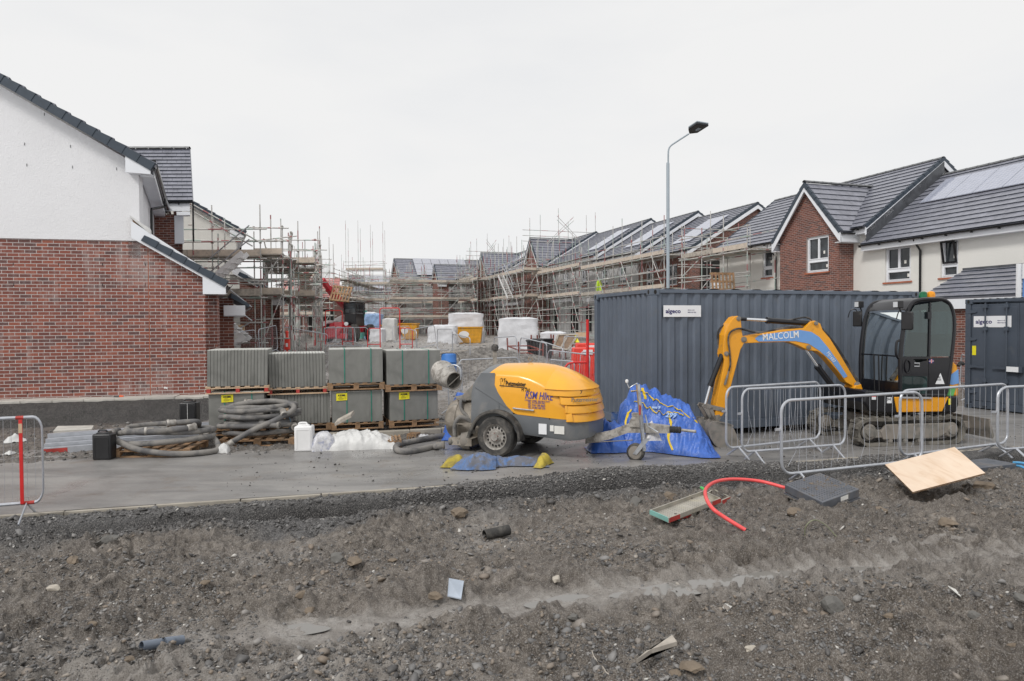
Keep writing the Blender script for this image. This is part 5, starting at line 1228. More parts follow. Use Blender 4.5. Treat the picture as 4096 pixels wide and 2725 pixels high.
rs.append([V((-.55, .1, .62)), V((-.3, .0, .7)), V((.2, .02, .74)), V((.55, -.06, .69)), V((.62, -.2, .6)), V((.35, -.33, .45)), V((.0, -.42, .3)), V((-.3, -.46, .13)), V((-.42, -.48, .05))])
hose_coil((cB.x, cB.y, 0), 8, rs, .045, 'tall tied pile of dusty concrete hoses on the right pallet')
pallet((cB.x+.02, cB.y+.1, 0), 9, 'orange brown pallet under the tall hose pile', sx=1.05, sy=.9)
mb = MB(); mb.tube(smooth_path([A(1135, 1500+140, 12.0), A(1150, 1650, 11.9), A(1165, 1700, 11.9), A(1150, 1720, 11.9)], 5), .005, 5); tag(mb.build('cord', M['rope']), 'thin blue cord tied round the tall hose pile', 'cord')
# jerrycans
def jerry(loc, deg, h, w, d, m, lab, grp, stripe=False):
    r = root('jerrycan', lab, 'jerrycan', loc, deg, grp); mb = MB(); mb.box((0, 0, h*.46), (w, d, h*.92)); mb.build('body', M[m], r, bevel=.028, seg=4, smooth=True)
    mb = MB(); mb.prism([(-w*.38, -d*.33, h*.9), (w*.38, -d*.33, h*.9), (w*.3, -d*.33, h*.97), (-w*.3, -d*.33, h*.97)], (0, d*.66, 0)); mb.build('shoulder', M[m], r, bevel=.01, smooth=True)
    mb = MB(); mb.tube(smooth_path([(-w*.3, 0, h*.94), (-w*.26, 0, h*1.02), (w*.1, 0, h*1.02), (w*.14, 0, h*.94)], 4), .013, 8); mb.build('handle', M[m], r, smooth=True)
    mb = MB(); mb.cyl((w*.3, 0, h*.93), (w*.3, 0, h*1.0), .026, 14); mb.build('cap', M['black'] if m != 'black' else M['rubber'], r, smooth=True)
    mb = MB()
    for s in (-1, 1): mb.box((s*w*.36, -d*.5-.001, h*.45), (.02, .008, h*.7))
    mb.box((0, -d*.5-.001, h*.8), (w*.72, .008, .02)); mb.build('rib', M[m], r, bevel=.003)
    if stripe: mb = MB(); mb.box((0, -d*.5-.006, h*.45), (.006, .003, h*.85)); mb.build('level_strip', M['white'], r)
    return r
p = G(404, 1842); jerry((p.x, p.y+.1, 0), 4, .44, .28, .2, 'black', 'scuffed black jerrycan standing on the road at the left', 'plastic jerrycans')
p = G(680, 1780, .0); jerry((p.x, p.y+.75, .28), 6, .42, .3, .24, 'black', 'black jerrycan standing behind the left hose coil', 'plastic jerrycans', True)
p = G(1213, 1806); jerry((p.x, p.y+.08, 0), 6, .45, .29, .24, 'white', 'stained white jerrycan beside the tall hose pile', 'plastic jerrycans')
# cloth like things
def drape(name, c, deg, L, W, hf, m, lab, cat, n=90, k=40, grp=None, parent=None):
    """crumpled closed sheet: hf(u,v)->height, u,v in -1..1"""
    vs = []; fs = []
    for i in range(n):
        for j in range(k):
            u = -1+2*i/(n-1); v = -1+2*j/(k-1); q = hf(u, v); vs.append((q[0], q[1], q[2]) if isinstance(q, tuple) else (u*L/2, v*W/2, q))
    idx = lambda i, j: i*k+j
    fs = [(idx(i, j), idx(i+1, j), idx(i+1, j+1), idx(i, j+1)) for i in range(n-1) for j in range(k-1)]
    mb = MB(); a = math.radians(deg)
    vs = [(c[0]+x*math.cos(a)-y*math.sin(a), c[1]+x*math.sin(a)+y*math.cos(a), c[2]+z) for x, y, z in vs]
    mb.add(vs, fs); o = mb.build(name, M[m], parent, smooth=True)
    if parent is None: tag(o, lab, cat, grp)
    return o
def _h(ix, iy, s):
    h = (ix*374761393+iy*668265263+s*1442695041) & 0xffffffff; h = ((h ^ (h >> 13))*1274126177) & 0xffffffff; return ((h ^ (h >> 16)) & 0xffff)/65535.0
def f2(x, y, f, o, s, g=.5):
    r = 0; a = 1; t = 0
    for i in range(o):
        X = x*f+i*17.3; Y = y*f-i*9.1; ix, iy = math.floor(X), math.floor(Y); fx, fy = X-ix, Y-iy; fx = fx*fx*(3-2*fx); fy = fy*fy*(3-2*fy)
        r += a*((_h(ix, iy, s+i)*(1-fx)+_h(ix+1, iy, s+i)*fx)*(1-fy)+(_h(ix, iy+1, s+i)*(1-fx)+_h(ix+1, iy+1, s+i)*fx)*fy); t += a; a *= g; f *= 2.03
    return r/t-.5
def ridged(x, y, f, s): return 1-abs(f2(x, y, f, 3, s))*4
# clear plastic over the bags
def hplastic(u, v):
    x = u*.78; y = v*.36; e = max(0, 1-abs(u)**2.5)*max(0, 1-abs(v)**3); z = (.15+.07*math.sin(u*2.4+1))*e**.5+.05*e**.5*ridged(x*2.2+y*.6, y*.6, 2.6, 12)+.03*e**.5*ridged(x*1.4-y*.8, y*.8+x*.3, 6, 17)+.012*e**.5*ridged(x, y, 14, 7)
    return (x*(1+.05*f2(u, v, 2, 2, 3)), y*(1+.3*f2(u*2, v, 2, 2, 5)), max(.004, z))
p = G(1395, 1800); drape('plastic_sheet', (p.x-.0, p.y+.3, 0), 6, 1, 1, hplastic, 'film', 'crumpled milky plastic sheet beside the white jerrycan', 'sheet', 110, 64)
def hbag(u, v):
    e = max(0, 1-abs(u)**3)*max(0, 1-abs(v)**3); return (u*.2, v*.16, max(.004, .3*e**.5+.04*f2(u, v, 3, 3, 9)))
p = G(1285, 1806); drape('cement_bag', (p.x, p.y+.14, 0), 20, 1, 1, hbag, 'bag', 'torn printed sack between the jerrycan and the plastic sheet', 'sack', 30, 30)
p = G(885, 1815); drape('rag', (p.x, p.y+.1, 0), 0, 1, 1, lambda u, v: (u*.09, v*.08, max(.003, .15*max(0, 1-abs(u)**2)**.5*max(0, 1-abs(v)**2)**.5+.03*f2(u, v, 4, 3, 4))), 'film', 'twisted white rag between the two hose pallets', 'rag', 22, 22)
p = G(1690, 1760, .02); drape('cement_bag', (p.x, p.y+.1, 0.0), 0, 1, 1, lambda u, v: (u*.14, v*.1, max(.003, .1*max(0, 1-abs(u)**3)**.5*max(0, 1-abs(v)**3)**.5+.04*f2(u, v, 4, 3, 24))), 'bag', 'small crumpled white sack on the kerb behind the pump hose', 'sack', 24, 20)
pallet((G(1545, 1790).x, G(1545, 1790).y+.2, 0), 12, 'broken pallet end sticking out from the plastic sheet', sx=.35, sy=.6)
pallet((G(1650, 1768).x, G(1650, 1768).y+.15, 0), -10, 'small broken timber offcut near the kerb', sx=.14, sy=.3)
mb = MB(); p = A(1395, 1672+8, 12.0); mb.ob(A(1340, 1705, 11.8), A(1405, 1670, 11.9)-A(1340, 1705, 11.8), V((.03, .12, .06)), V((-.01, 0, .05))); tag(mb.build('timber_offcut', M['woodg']), 'grey timber offcut poking up behind the plastic sheet', 'timber')
mb = MB(); mb.ob(A(1132, 1712, 12.25), V((.16, .02, 0)), V((0, .03, 0)), V((.03, .0, .42))); tag(mb.build('board', M['woodn']), 'pale upright board leaning against the slabs by the hoses', 'board')
# galvanised beams on the verge
BG = [((172, 1818), (830, 1768), .03, .10), ((176, 1800), (835, 1750), .13, .1), ((182, 1780), (860, 1728), .2, .09), ((190, 1760), (905, 1705), .26, .1)]
for i, ((x0, y0), (x1, y1), z, h) in enumerate(BG):
    a = G(x0, 1830-0, 0); a = A(x0, y0, 11.0+i*.14); b = A(x1, y1, 11.9+i*.14); d = b-a; n = V((-d.y, d.x, 0)).normalized(); mb = MB()
    mb.ob(a, d, n*.09, V((0, 0, .012))); mb.ob(a+V((0,0,.085)), d, n*.09, V((0, 0, .012))); mb.ob(a+n*.0+V((0,0,.012)), d, n*.008, V((0, 0, .073))); 
    o = mb.build('steel_beam', M['galvw']); tag(o, ('lowest galvanised beam with a red painted end on the verge', 'second galvanised beam up in the small pile on the verge', 'third galvanised beam up in the small pile on the verge', 'topmost galvanised beam lying on the verge pile')[i], 'steel beam', 'galvanised beams on the verge')
    if i == 0: mb = MB(); dn = d.normalized(); mb.ob(a+V((0, 0, .013))-n*.003, dn*.34, n*.002, V((0, 0, .07))); mb.build('red_end', M['redp'], o)
mb = MB(); a = A(213, 1728, 11.9); b = A(368, 1720, 12.1); c = A(375, 1702, 12.6); d = A(230, 1704, 12.6); mb.prism([a+ZZ*.02, b+ZZ*.02, c, d], V((0, 0, -.06))); tag(mb.build('paving_slab', M['slabw'], bevel=.005), 'single pale concrete slab lying on rubble behind the beams', 'slab')
# litter near the left barrier
def litter(px, py, s, m, lab, seed, h=.06):
    p = GT(px, py); p = V((p.x, p.y, max(p.z, zt(p.x, p.y)))); drape('plastic_scrap', p, seed*40, 1, 1, lambda u, v: (u*s, v*s*.6, max(.0, h*max(0, 1-abs(u)**2)*max(0, 1-abs(v)**2)+h*.8*f2(u+seed, v, 3, 3, seed))), m, lab, 'scrap', 16, 12)
litter(60, 1768, .16, 'film', 'torn white plastic scrap on the rubble behind the left barrier', 1, .12); litter(40, 1822, .09, 'film', 'small white plastic scrap at the road edge', 2, .05)
# trowel like orange handled tool on plinth
q = PL(486, 1568, (-11.1, 14.8), HU)+HN*.2; q.z = .51; mb = MB(); mb.tube([q-HU*.1, q+HU*.02], [.012, .03], 8); o = mb.build('cone_tool', M['black'], smooth=True); tag(o, 'black tool with an orange end on the paving slabs by the wall', 'tool'); mb = MB(); mb.tube([q+HU*.02, q+HU*.1], [.035, .02], 8); mb.build('orange_end', M['orangec'], o, smooth=True)
# ---------- containers ----------
def corrug(mb, o, u, n, up, L, H, pitch=.26, dep=.034):
    """trapezoid sheet from o along u; n outward"""
    prof = []; x = 0
    while x < L:
        for dx, e in ((0, 0), (pitch*.36, 0), (pitch*.5, -dep), (pitch*.86, -dep)):
            if x+dx < L: prof.append((x+dx, e))
        x += pitch
    prof.append((L, 0)); rr = random.Random(int(L*10))
    rows = []
    for k in range(11): rows.append([o+u*a+n*(e+rr.gauss(0, .0022)*(0 < k < 10))+up*(H*k/10) for a, e in prof])
    mb.grid(rows); mb.grid([[p-n*.012 for p in r_] for r_ in rows])
def container(P, deg, z, m, lab, doors=False):
    L, W, H = 6.058, 2.438, 2.591; r = root('shipping_container', lab, 'container', (P[0], P[1], z), deg, 'dark grey steel containers')
    X, Y, Z = V((1, 0, 0)), V((0, 1, 0)), V((0, 0, 1)); O = V((0, 0, 0))
    if doors: L, W = 2.438, 6.058      # door end faces the viewer
    for x in (0, L-.13):
        for y in (0, W-.13): mb = MB(); mb.ob((x, y, .118), X*.13, Y*.13, Z*(H-.236)); mb.build('corner_post', M[m], r, bevel=.012)
    for x in (0, L-.165):
        for y in (0, W-.165):
            for zz in (0, H-.118):
                mb = MB(); mb.ob((x-.004, y-.004, zz), X*.173, Y*.173, Z*.118); c = mb.build('corner_casting', M[m], r, bevel=.012, seg=3)
                if y == 0 or x == 0:
                    mb = MB()
                    if y == 0: mb.prism([V((x+.083+.028*math.cos(t), -.0055, zz+.059+.04*math.sin(t))) for t in [k*math.pi/8 for k in range(16)]], (0, -.002, 0))
                    if x == 0: mb.prism([V((-.0055, y+.083+.028*math.cos(t), zz+.059+.04*math.sin(t))) for t in [k*math.pi/8 for k in range(16)]], (-.002, 0, 0))
                    mb.build('lifting_hole', M['dark'], c)
    for nm, o, u, v, w in (('top_rail', (.165, .012, H-.075), X*(L-.33), Y*.06, Z*.065), ('top_rail', (.165, W-.07, H-.075), X*(L-.33), Y*.06, Z*.065), ('bottom_rail', (.165, .01, .03), X*(L-.33), Y*.06, Z*.15), ('bottom_rail', (.165, W-.07, .03), X*(L-.33), Y*.06, Z*.15),
        ('top_rail', (.012, .165, H-.075), X*.06, Y*(W-.33), Z*.065), ('top_rail', (L-.07, .165, H-.075), X*.06, Y*(W-.33), Z*.065), ('bottom_rail', (.01, .165, .03), X*.06, Y*(W-.33), Z*.15), ('bottom_rail', (L-.07, .165, .03), X*.06, Y*(W-.33), Z*.15)):
        mb = MB(); mb.ob(o, u, v, w); mb.build(nm, M[m], r, bevel=.005)
    if not doors: mb = MB(); corrug(mb, V((.13, .03, .17)), X, -Y, Z, L-.26, H-.24); mb.build('side_panel', M[m], r)
    mb = MB(); corrug(mb, V((.03, .13, .17)), Y, -X, Z, W-.26, H-.24, .2, .045); mb.build('end_panel', M[m], r)
    mb = MB(); mb.ob((L-.04, .13, .17), X*.01, Y*(W-.26), Z*(H-.24)); mb.ob((.13, W-.04, .17), X*(L-.26), Y*.01, Z*(H-.24)); mb.build('rear_panel', M[m], r)
    mb = MB(); rows = []; n = 26
    for k in range(n*2): x = .1+(L-.2)*k/(n*2-1); rows.append([V((x, .04, H-.02+.028*((k//2) % 2))), V((x, W-.04, H-.02+.028*((k//2) % 2)))])
    mb.grid(rows); mb.build('roof_panel', M[m], r)
    mb = MB(); mb.ob((.1, .1, .1), X*(L-.2), Y*(W-.2), Z*.05); mb.build('floor_panel', M['dark'], r)
    return r, L, W, H
C1, cL, cW, cH = container((2.45, 12.03), 17.2, .085, 'cont', 'long grey container behind the digger with a white panel sign near its corner')
def sign(r, x, y, z, w, h, s):
    mb = MB(); mb.ob((x, y-.006, z), (w, 0, 0), (0, .005, 0), (0, 0, h)); p = mb.build('sign_panel', M['sign'], r)
    text('lettering', 'algeco', h*.52, M['navy'], p, (x+w*.055, y-.0075, z+h*.33), bold=.003, sx=1.12, sp=1.0)
    text('lettering', 'algeco.co.uk', h*.135, M['navy'], p, (x+w*.64, y-.0075, z+h*.56)); text('lettering', '0800 454 962', h*.15, M['navy'], p, (x+w*.64, y-.0075, z+h*.34))
fr = Frame((2.45, 12.03), 17.2, .085); a = fr.loc(2656, 1268); b = fr.loc(2806, 1222)
sign(C1, a.x, .022, a.z-.0, b.x-a.x, b.z-a.z+.0, 1)
for x, y in ((.3, .2), (3.0, .3), (5.6, .2), (.3, 2.1)):
    q = fr.w(x, y, 0); mb = MB(); mb.ob((q.x, q.y, .004), (.3, .05, 0), (-.05, .3, 0), (0, 0, .08)); tag(mb.build('timber_block', M['woodg']), 'timber bearer under the long grey container', 'block', 'bearers under the container')
# door end container at the right: local x along its face
P2 = V((10.85, 16.35, 0)); d2 = V((11.71, 14.06, 0))-P2; dg = math.degrees(math.atan2(d2.y, d2.x))
C2, l2, w2, h2 = container(P2, dg, .0, 'cont2', 'darker container with locking rods on its doors at the right', True)
for k in range(2):
    mb = MB(); x = .135+k*1.087; mb.ob((x, .03, .17), (1.08, 0, 0), (0, .04, 0), (0, 0, 2.3)); mb.ob((x+.03, .02, .2), (1.02, 0, 0), (0, .012, 0), (0, 0, 2.2)); d_ = mb.build('door', M['cont2'], C2, bevel=.006)
    for q in (.36, .84):
        if k == 1: q = 1.08-q
        mb = MB(); mb.cyl((x+q, -.02, .12), (x+q, -.02, 2.5), .018, 10)
        for zz in (.14, .7, 1.9, 2.42): mb.box((x+q, -.01, zz), (.09, .06, .09))
        mb.box((x+q-.14*(1-2*k), -.035, 1.0), (.3, .02, .035)); mb.build('locking_rod', M['cont2'], d_, smooth=True)
    for zz in (.35, .95, 1.6, 2.25): mb = MB(); xx = .0 if k == 0 else 2.438; s_ = 1 if k == 0 else -1; mb.prism([(xx+s_*.02, -.005, zz), (xx+s_*.25, -.005, zz+.02), (xx+s_*.28, -.005, zz+.045), (xx+s_*.25, -.005, zz+.07), (xx+s_*.02, -.005, zz+.1)], (0, .03, 0)); mb.build('hinge', M['cont2'], d_)
sign(C2, .2, .018, 1.93, .86, .26, 1)
mb = MB(); mb.ob((.17, .012, 1.27), (.09, 0, 0), (0, .006, 0), (0, 0, .22)); mb.build('warning_sticker', M['yellow'], C2)
mb = MB(); mb.ob((1.0, -.06, .92), (.34, 0, 0), (0, .07, 0), (0, 0, .13)); lb = mb.build('lock_box', M['cont2'], C2, bevel=.004); mb = MB(); mb.ob((1.01, -.063, .93), (.26, 0, 0), (0, .003, 0), (0, 0, .115)); mb.build('label', M['sign'], lb)
# ---------- slurry pump on its trailer ----------
PF = Frame((-.25, 10.64), -24.9); PR = root('concrete_pump', 'yellow and grey towed mortar pump with louvred nose and round mixing tank', 'concrete pump', (-.25, 10.64, 0), -24.9)
W = 1.22
def sect(t, ins, zs, zc, ztop, sh=.12, n=6):
    """half section mirrored; returns ring of points near->far"""
    m0, m1 = ins, W-ins; mid = W/2; pts = [V((t, m0, zs)), V((t, m0, (zs+zc)/2)), V((t, m0+.005, zc-.05)), V((t, m0+.03, zc))]
    for k in range(1, n+1):
        q = k/n; pts.append(V((t, m0+.03+(mid-m0-.03)*q, zc+(ztop-zc)*math.sin(q*math.pi/2)**.8)))
    return pts+[V((p.x, W-p.y, p.z)) for p in pts[-2::-1]]
def loft(name, secs, m, cap=(True, True), extra=None):
    mb = MB(); mb.grid(secs)
    if cap[0]: mb.add(secs[0], [tuple(range(len(secs[0])))])
    if cap[1]: mb.add(secs[-1], [tuple(range(len(secs[-1])-1, -1, -1))])
    return mb.build(name, m, PR, smooth=True)
zs = lambda t: .69-.055*t
# hood: slanted joint with the grey shroud is formed by moving each section point along x
def hood_sec(t, ins, zc, ztop, slant=False, zsv=None):
    s = sect(t, ins, zsv or zs(t), zc, ztop)
    if slant:
        out = []
        for p in s:
            q = (p.z-.69)/(1.36-.69); q = max(0, min(1, q)); xx = .30+(-.20-.30)*min(1, q/.62) if q < .62 else -.20+(.10)*((q-.62)/.38)
            out.append(V((t+xx, p.y, p.z)))
        return out
    return s
secs = [hood_sec(0, .0, 1.30, 1.42, True), hood_sec(.36, .0, 1.285, 1.44), hood_sec(.55, .0, 1.24, 1.435), hood_sec(.75, .0, 1.16, 1.41), hood_sec(.92, .0, 1.06, 1.37), hood_sec(1.08, .01, .95, 1.31), hood_sec(1.2, .03, .86, 1.245), hood_sec(1.3, .08, .79, 1.17), hood_sec(1.38, .17, .75, 1.09), hood_sec(1.43, .28, .73, 1.03)]
hood = loft('hood', secs, M['orange'])
def nose_path(t0, grow, tz):
    """plan outline from the near side round the nose to the far side"""
    pts = []; a = t0
    ctrl = [(t0, -.004-grow*.3), (t0+(1.15-t0)*.5, -.01-grow), (1.18, .0-grow), (1.32, .06-grow*.8), (1.42+grow*.5, .2), (1.475+grow, .42), (1.49+grow, .61)]
    ctrl = [(x-tz, y) for x, y in ctrl]
    full = ctrl+[(x, W-y) for x, y in ctrl[-2::-1]]
    return smooth_path([V((x, y, 0)) for x, y in full], 4)
for i, (z0, z1, t0, tz) in enumerate([(.605, .73, 1.27, 0), (.735, .85, 1.2, .005), (.86, .975, 1.1, .03), (.985, 1.09, .93, .07)]):
    a = nose_path(t0, .022, tz); b = nose_path(t0, .002, tz+.02); c = nose_path(t0, -.03, tz+.04); n = len(a)
    def zz(z, k): return z-(.02*math.sin(math.pi*k/(n-1)))+(.03*(1-min(1, k/8)))*0
    rows = [[V((p.x, p.y, zz(z0, k)+.01)) for k, p in enumerate(c)], [V((p.x, p.y, zz(z0+.004, k))) for k, p in enumerate(a)], [V((p.x, p.y, zz(z0+.02, k))) for k, p in enumerate(a)], [V((p.x, p.y, zz(z1-.006, k))) for k, p in enumerate(b)], [V((p.x, p.y, zz(z1+.004, k))) for k, p in enumerate(c)]]
    mb = MB(); mb.grid(rows); lv = mb.build('louvre', M['orange'], PR, smooth=True)
mb = MB(); c = nose_path(1.0, -.03, .12); mb.grid([[V((p.x, p.y, z)) for p in c] for z in (.62, .8, .95, 1.04)]); mb.build('grille_void', M['dark'], PR, smooth=True)
a = nose_path(.9, .028, .09); n = len(a); rows = [[V((p.x, p.y, 1.085-.02*math.sin(math.pi*k/(n-1)))) for k, p in enumerate(a)]]
for q in (.25, .5, .75, .93): rows.append([V((p.x*(1-q)+.75*q if p.x > .75 else p.x, p.y*(1-q*.9)+W/2*q*.9, 1.1-.02*math.sin(math.pi*k/(n-1))*(1-q)+.285*math.sin(q*1.5))) for k, p in enumerate(a)])
mb = MB(); mb.grid(rows); mb.build('nose_cap', M['orange'], PR, smooth=True)
# grey shroud
def shr(t, ins, zc, zt_, zb=.66): return sect(t, ins, zb, zc, zt_)
s1 = [shr(-.47, .05, 1.02, 1.06, .45), shr(-.44, .03, 1.1, 1.22, .45), shr(-.36, .02, 1.22, 1.35, .45), shr(-.27, .012, 1.29, 1.40), shr(-.1, .008, 1.30, 1.41), shr(.05, .008, 1.29, 1.41)]
loft('shroud', s1, M['pgrey']); s2 = [shr(.04, .008, 1.0, 1.3), shr(.28, .008, .74, .8)]; loft('shroud_lower', s2, M['pgrey'])
mb = MB(); mb.prism([PF.loc(1700+.3507*x, 1400+.3507*y, .004) for x, y in ((560, 420), (640, 262), (800, 262), (795, 400), (830, 480), (900, 590), (960, 680))], (0, -.006, 0)); mb.build('recessed_panel', M['pgrey'], PR, bevel=.003)
# chassis
def chs(t, ins, zt_, zb): return [V((t, ins+.0, zt_)), V((t, ins, zb+.05)), V((t, ins+.03, zb)), V((t, W-ins-.03, zb)), V((t, W-ins, zb+.05)), V((t, W-ins, zt_))]
loft('chassis', [chs(-.46, .02, .69, .45), chs(-.3, .005, .70, .45), chs(.28, .004, zs(.3), .37), chs(1.2, .012, zs(1.2)+.0, .31), chs(1.34, .1, zs(1.3), .32), chs(1.43, .24, zs(1.4), .34)], M['pgrey'])
mb = MB()
for q in (1.3,): mb.box((1.05, -.004, .47), (.16, .006, .12)); mb.box((.93, -.004, .49), (.06, .006, .09))
mb.build('data_plate', M['label'], PR); mb = MB(); mb.box((.78, -.004, .47), (.13, .006, .16)); mb.build('sticker', M['sign'], PR)
# wheels
def wheel(c, r, wd, name='wheel', flip=1):
    mb = MB(); p = [(r*.62, 0), (r*.66, -.012*flip), (r*.9, -.014*flip), (r*.985, .01), (r, .03), (r, wd-.03), (r*.985, wd-.01), (r*.9, wd), (r*.62, wd)]
    mb.lathe(p, c, (0, 1, 0), 40, cap=False); mb.lathe([(.001, wd-.02), (r*.63, wd-.02)], c, (0, 1, 0), 30, cap=False); t_ = mb.build(name, M['mudrub'], PR, smooth=True)
    mb = MB(); mb.lathe([(r*.64, -.008*flip), (r*.62, .0), (r*.58, .012), (r*.56, .05), (r*.36, .028), (r*.32, .03), (r*.24, .0), (r*.2, -.012*flip), (.06, -.012*flip), (.055, -.03*flip), (0.001, -.034*flip)], c, (0, 1, 0), 40, cap=False); rm = mb.build('rim', M['cement'], t_, smooth=True)
    mb = MB()
    for k in range(16): a = k*math.pi/8; x = c[0]+math.cos(a)*r*.455; z = c[2]+math.sin(a)*r*.455; mb.prism([V((x+.017*math.cos(b), c[1]+.0355, z+.02*math.sin(b))) for b in [j*math.pi/4 for j in range(8)]], (0, -.004, 0))
    mb.build('rim_holes', M['dark'], rm)
    mb = MB()
    for k in range(5): a = k*math.pi*.4+.3; mb.cyl(V((c[0]+math.cos(a)*.055, c[1]-.02*flip, c[2]+math.sin(a)*.055)), V((c[0]+math.cos(a)*.055, c[1]+.0, c[2]+math.sin(a)*.055)), .012, 6)
    mb.build('wheel_nuts', M['rust'], rm)
    return t_
wheel(V((.02, -.1, .315)), .315, .19); wheel(V((.02, W-.07, .315)), .315, .19)
mb = MB(); mb.cyl((.02, 0, .315), (.02, W, .315), .035); mb.build('axle', M['mudmet'], PR, smooth=True)
for y0 in (-.12, W-.08):
    mb = MB(); R1 = .405; arc = [(.02+R1*1.08*math.cos(t), .33+R1*math.sin(t)) for t in [math.radians(k) for k in range(-8, 166, 9)]]; arc = [(x, z) for x, z in arc]
    arc += [(-.44, .36), (-.47, .28)]
    o_ = [[V((x, y0, z)), V((x, y0-.008, z-.005)), V((x*.93+.001, y0-.012, z*.93+.015)), V((x*.9+.002, y0, z*.9+.02)), V((x*.93, y0+.01, z*.94+.015)), V((x, y0+.2, z-.01)), V((x, y0+.2, z))] for x, z in arc]
    mb.grid(o_, True); mb.build('mudguard', M['mudrub'], PR, smooth=True)
# tank
mb = MB(); prof = [(.001, -.0), (.12, .012), (.22, .045), (.3, .1), (.35, .17), (.37, .26), (.372, .3), (.38, .305), (.38, .32), (.37, .325), (.37, 1.0)]
mb.lathe(prof, V((-1.22, W/2+.02, .45)), (1, 0, 0), 36, cap=False); mb.build('mixing_tank', M['tank'], PR, smooth=True)
mb = MB(); mb.ob((-1.2, .16, .43), (.75, 0, 0), (0, .04, 0), (0, 0, .02)); mb.ob((-.9, .1, .1), (.4, 0, 0), (0, .9, 0), (0, 0, .12)); mb.build('tank_frame', M['tank'], PR)
mb = MB(); mb.prism([(-.98, .38, .86), (-.86, .38, .86), (-.62, .38, 1.08), (-.42, .38, 1.1), (-.42, .38, .82), (-.9, .38, .78)], (0, .5, 0)); mb.build('hatch', M['mudmet'], PR, bevel=.02, smooth=True)
def pk(px, py, m): return PF.loc(px, py, m)
def ptube(name, pts, m, r, mm, **k):
    mb = MB(); mb.tube(smooth_path([PF.loc(x, y, m+dm) for x, y, dm in pts], 7), r, 14); return mb.build(name, M[mm], PR, smooth=True)
mb = MB(); c0 = pk(1816, 1524, .5); ax = V((.82, -.5, -.12)).normalized(); u_ = ax.orthogonal().normalized(); v_ = ax.cross(u_)
rows = []
for q, rad, sh in ((0, .145, 0), (.12, .15, .0), (.26, .19, .03), (.36, .22, .06)):
    rows.append([c0-ax*(q+.0*k)+(u_*math.cos(t)+v_*math.sin(t))*rad+V((0, 0, sh))-ax*(.1*math.sin(t)*(q/.36)) for k, t in enumerate([2*math.pi*i/24 for i in range(24)])])
mb.grid(rows, True); mb.grid([[c0-ax*(.3)+(p-(c0-ax*.3))*.93 if 0 else p*1.0-(p-c0).normalized()*.012 for p in r_] for r_ in rows], True)
back = rows[-1]; cc = sum(back, V((0, 0, 0)))/24-ax*.06; mb.add(back+[cc], [(i, (i+1) % 24, 24) for i in range(24)]); mb.build('filling_funnel', M['cement'], PR, smooth=True)
mb = MB(); mb.tube([rows[0][i]+ax*.005 for i in range(24)], .01, 6, closed=True); mb.cyl(c0-u_*.14, c0+u_*.14, .008); mb.build('funnel_ring', M['mudmet'], PR, smooth=True)
ptube('funnel_handle', [(1790, 1468, 0), (1815, 1460, 0), (1840, 1475, 0), (1843, 1520, 0)], .45, .012, 'galv')
ptube('clamp_pipe', [(1800, 1632, 0), (1830, 1622, 0), (1870, 1650, 0)], .4, .03, 'mudmet'); ptube('side_hose', [(1862, 1603, .1), (1846, 1600, .05), (1843, 1620, .0), (1850, 1645, -.02), (1882, 1675, 0)], .3, .028, 'hose')
ptube('side_hose', [(1888, 1690, .0), (1865, 1675, -.05), (1838, 1670, -.1), (1820, 1700, -.12), (1820, 1745, -.1), (1822, 1760, -.08)], .3, .036, 'hose')
mb = MB(); q = pk(1818, 1765, .15); mb.lathe([(.03, -.1), (.06, -.09), (.06, -.05), (.05, -.04), (.05, .04), (.09, .06), (.09, .1), (.13, .12), (.15, .25)], q, (1, .4, .05), 20); mb.build('outlet_coupling', M['mudmet'], PR, smooth=True)
mb = MB(); mb.box(pk(1893, 1727, -.01), (.06, .04, .06)); mb.build('tap', M['mudmet'], PR, bevel=.008)
mb = MB(); h0 = pk(2057, 1634, -.03); h1 = pk(2128, 1642, -.03); mb.tube(smooth_path([h0+V((0, .03, 0)), h0, h1, h1+V((0, .03, 0))], 4), .012, 8); mb.build('handle', M['galv'], PR, smooth=True)
mb = MB(); e = V((.32, W/2, 1.455)); mb.tube([e+V((.035*math.cos(t), 0, .035+.035*math.sin(t))) for t in [k*math.pi/7 for k in range(14)]], .01, 6, closed=True); mb.build('lifting_eye', M['mudmet'], PR, smooth=True)
# drawbar
def dk_(px, py): return PF.loc(px, py, W/2)
DB = [(2345, 1758), (2440, 1740), (2515, 1712), (2600, 1712), (2680, 1718)]; dp = [dk_(x, y) for x, y in DB]
mb = MB()
for p, q, h0, h1 in zip(dp[:-1], dp[1:], (.13, .13, .14, .14), (.13, .14, .14, .11)): mb.hexa([p+V((0, -.045, -h0/2)), q+V((0, -.045, -h1/2)), q+V((0, .045, -h1/2)), p+V((0, .045, -h0/2)), p+V((0, -.045, h0/2)), q+V((0, -.045, h1/2)), q+V((0, .045, h1/2)), p+V((0, .045, h0/2))])
mb.build('drawbar', M['cement'], PR)
mb = MB(); e = dp[-1]; mb.tube([e+V((.02*k, 0, 0)) for k in range(9)], [.045+.008*(k % 2) for k in range(9)], 14); mb.build('rubber_bellows', M['rubber'], PR, smooth=True); mb = MB(); mb.cyl(e+V((.17, 0, 0)), e+V((.38, 0, -.01)), .022); mb.build('towing_eye', M['cement'], PR, smooth=True)
jc = dk_(2547, 1806); mb = MB(); mb.lathe([(.02, -.05), (.12, -.045), (.135, -.03), (.135, .03), (.12, .045), (.02, .05)], jc+V((0, -.06, 0)), (0, 1, 0), 28); jw = mb.build('jockey_wheel', M['mudrub'], PR, smooth=True)
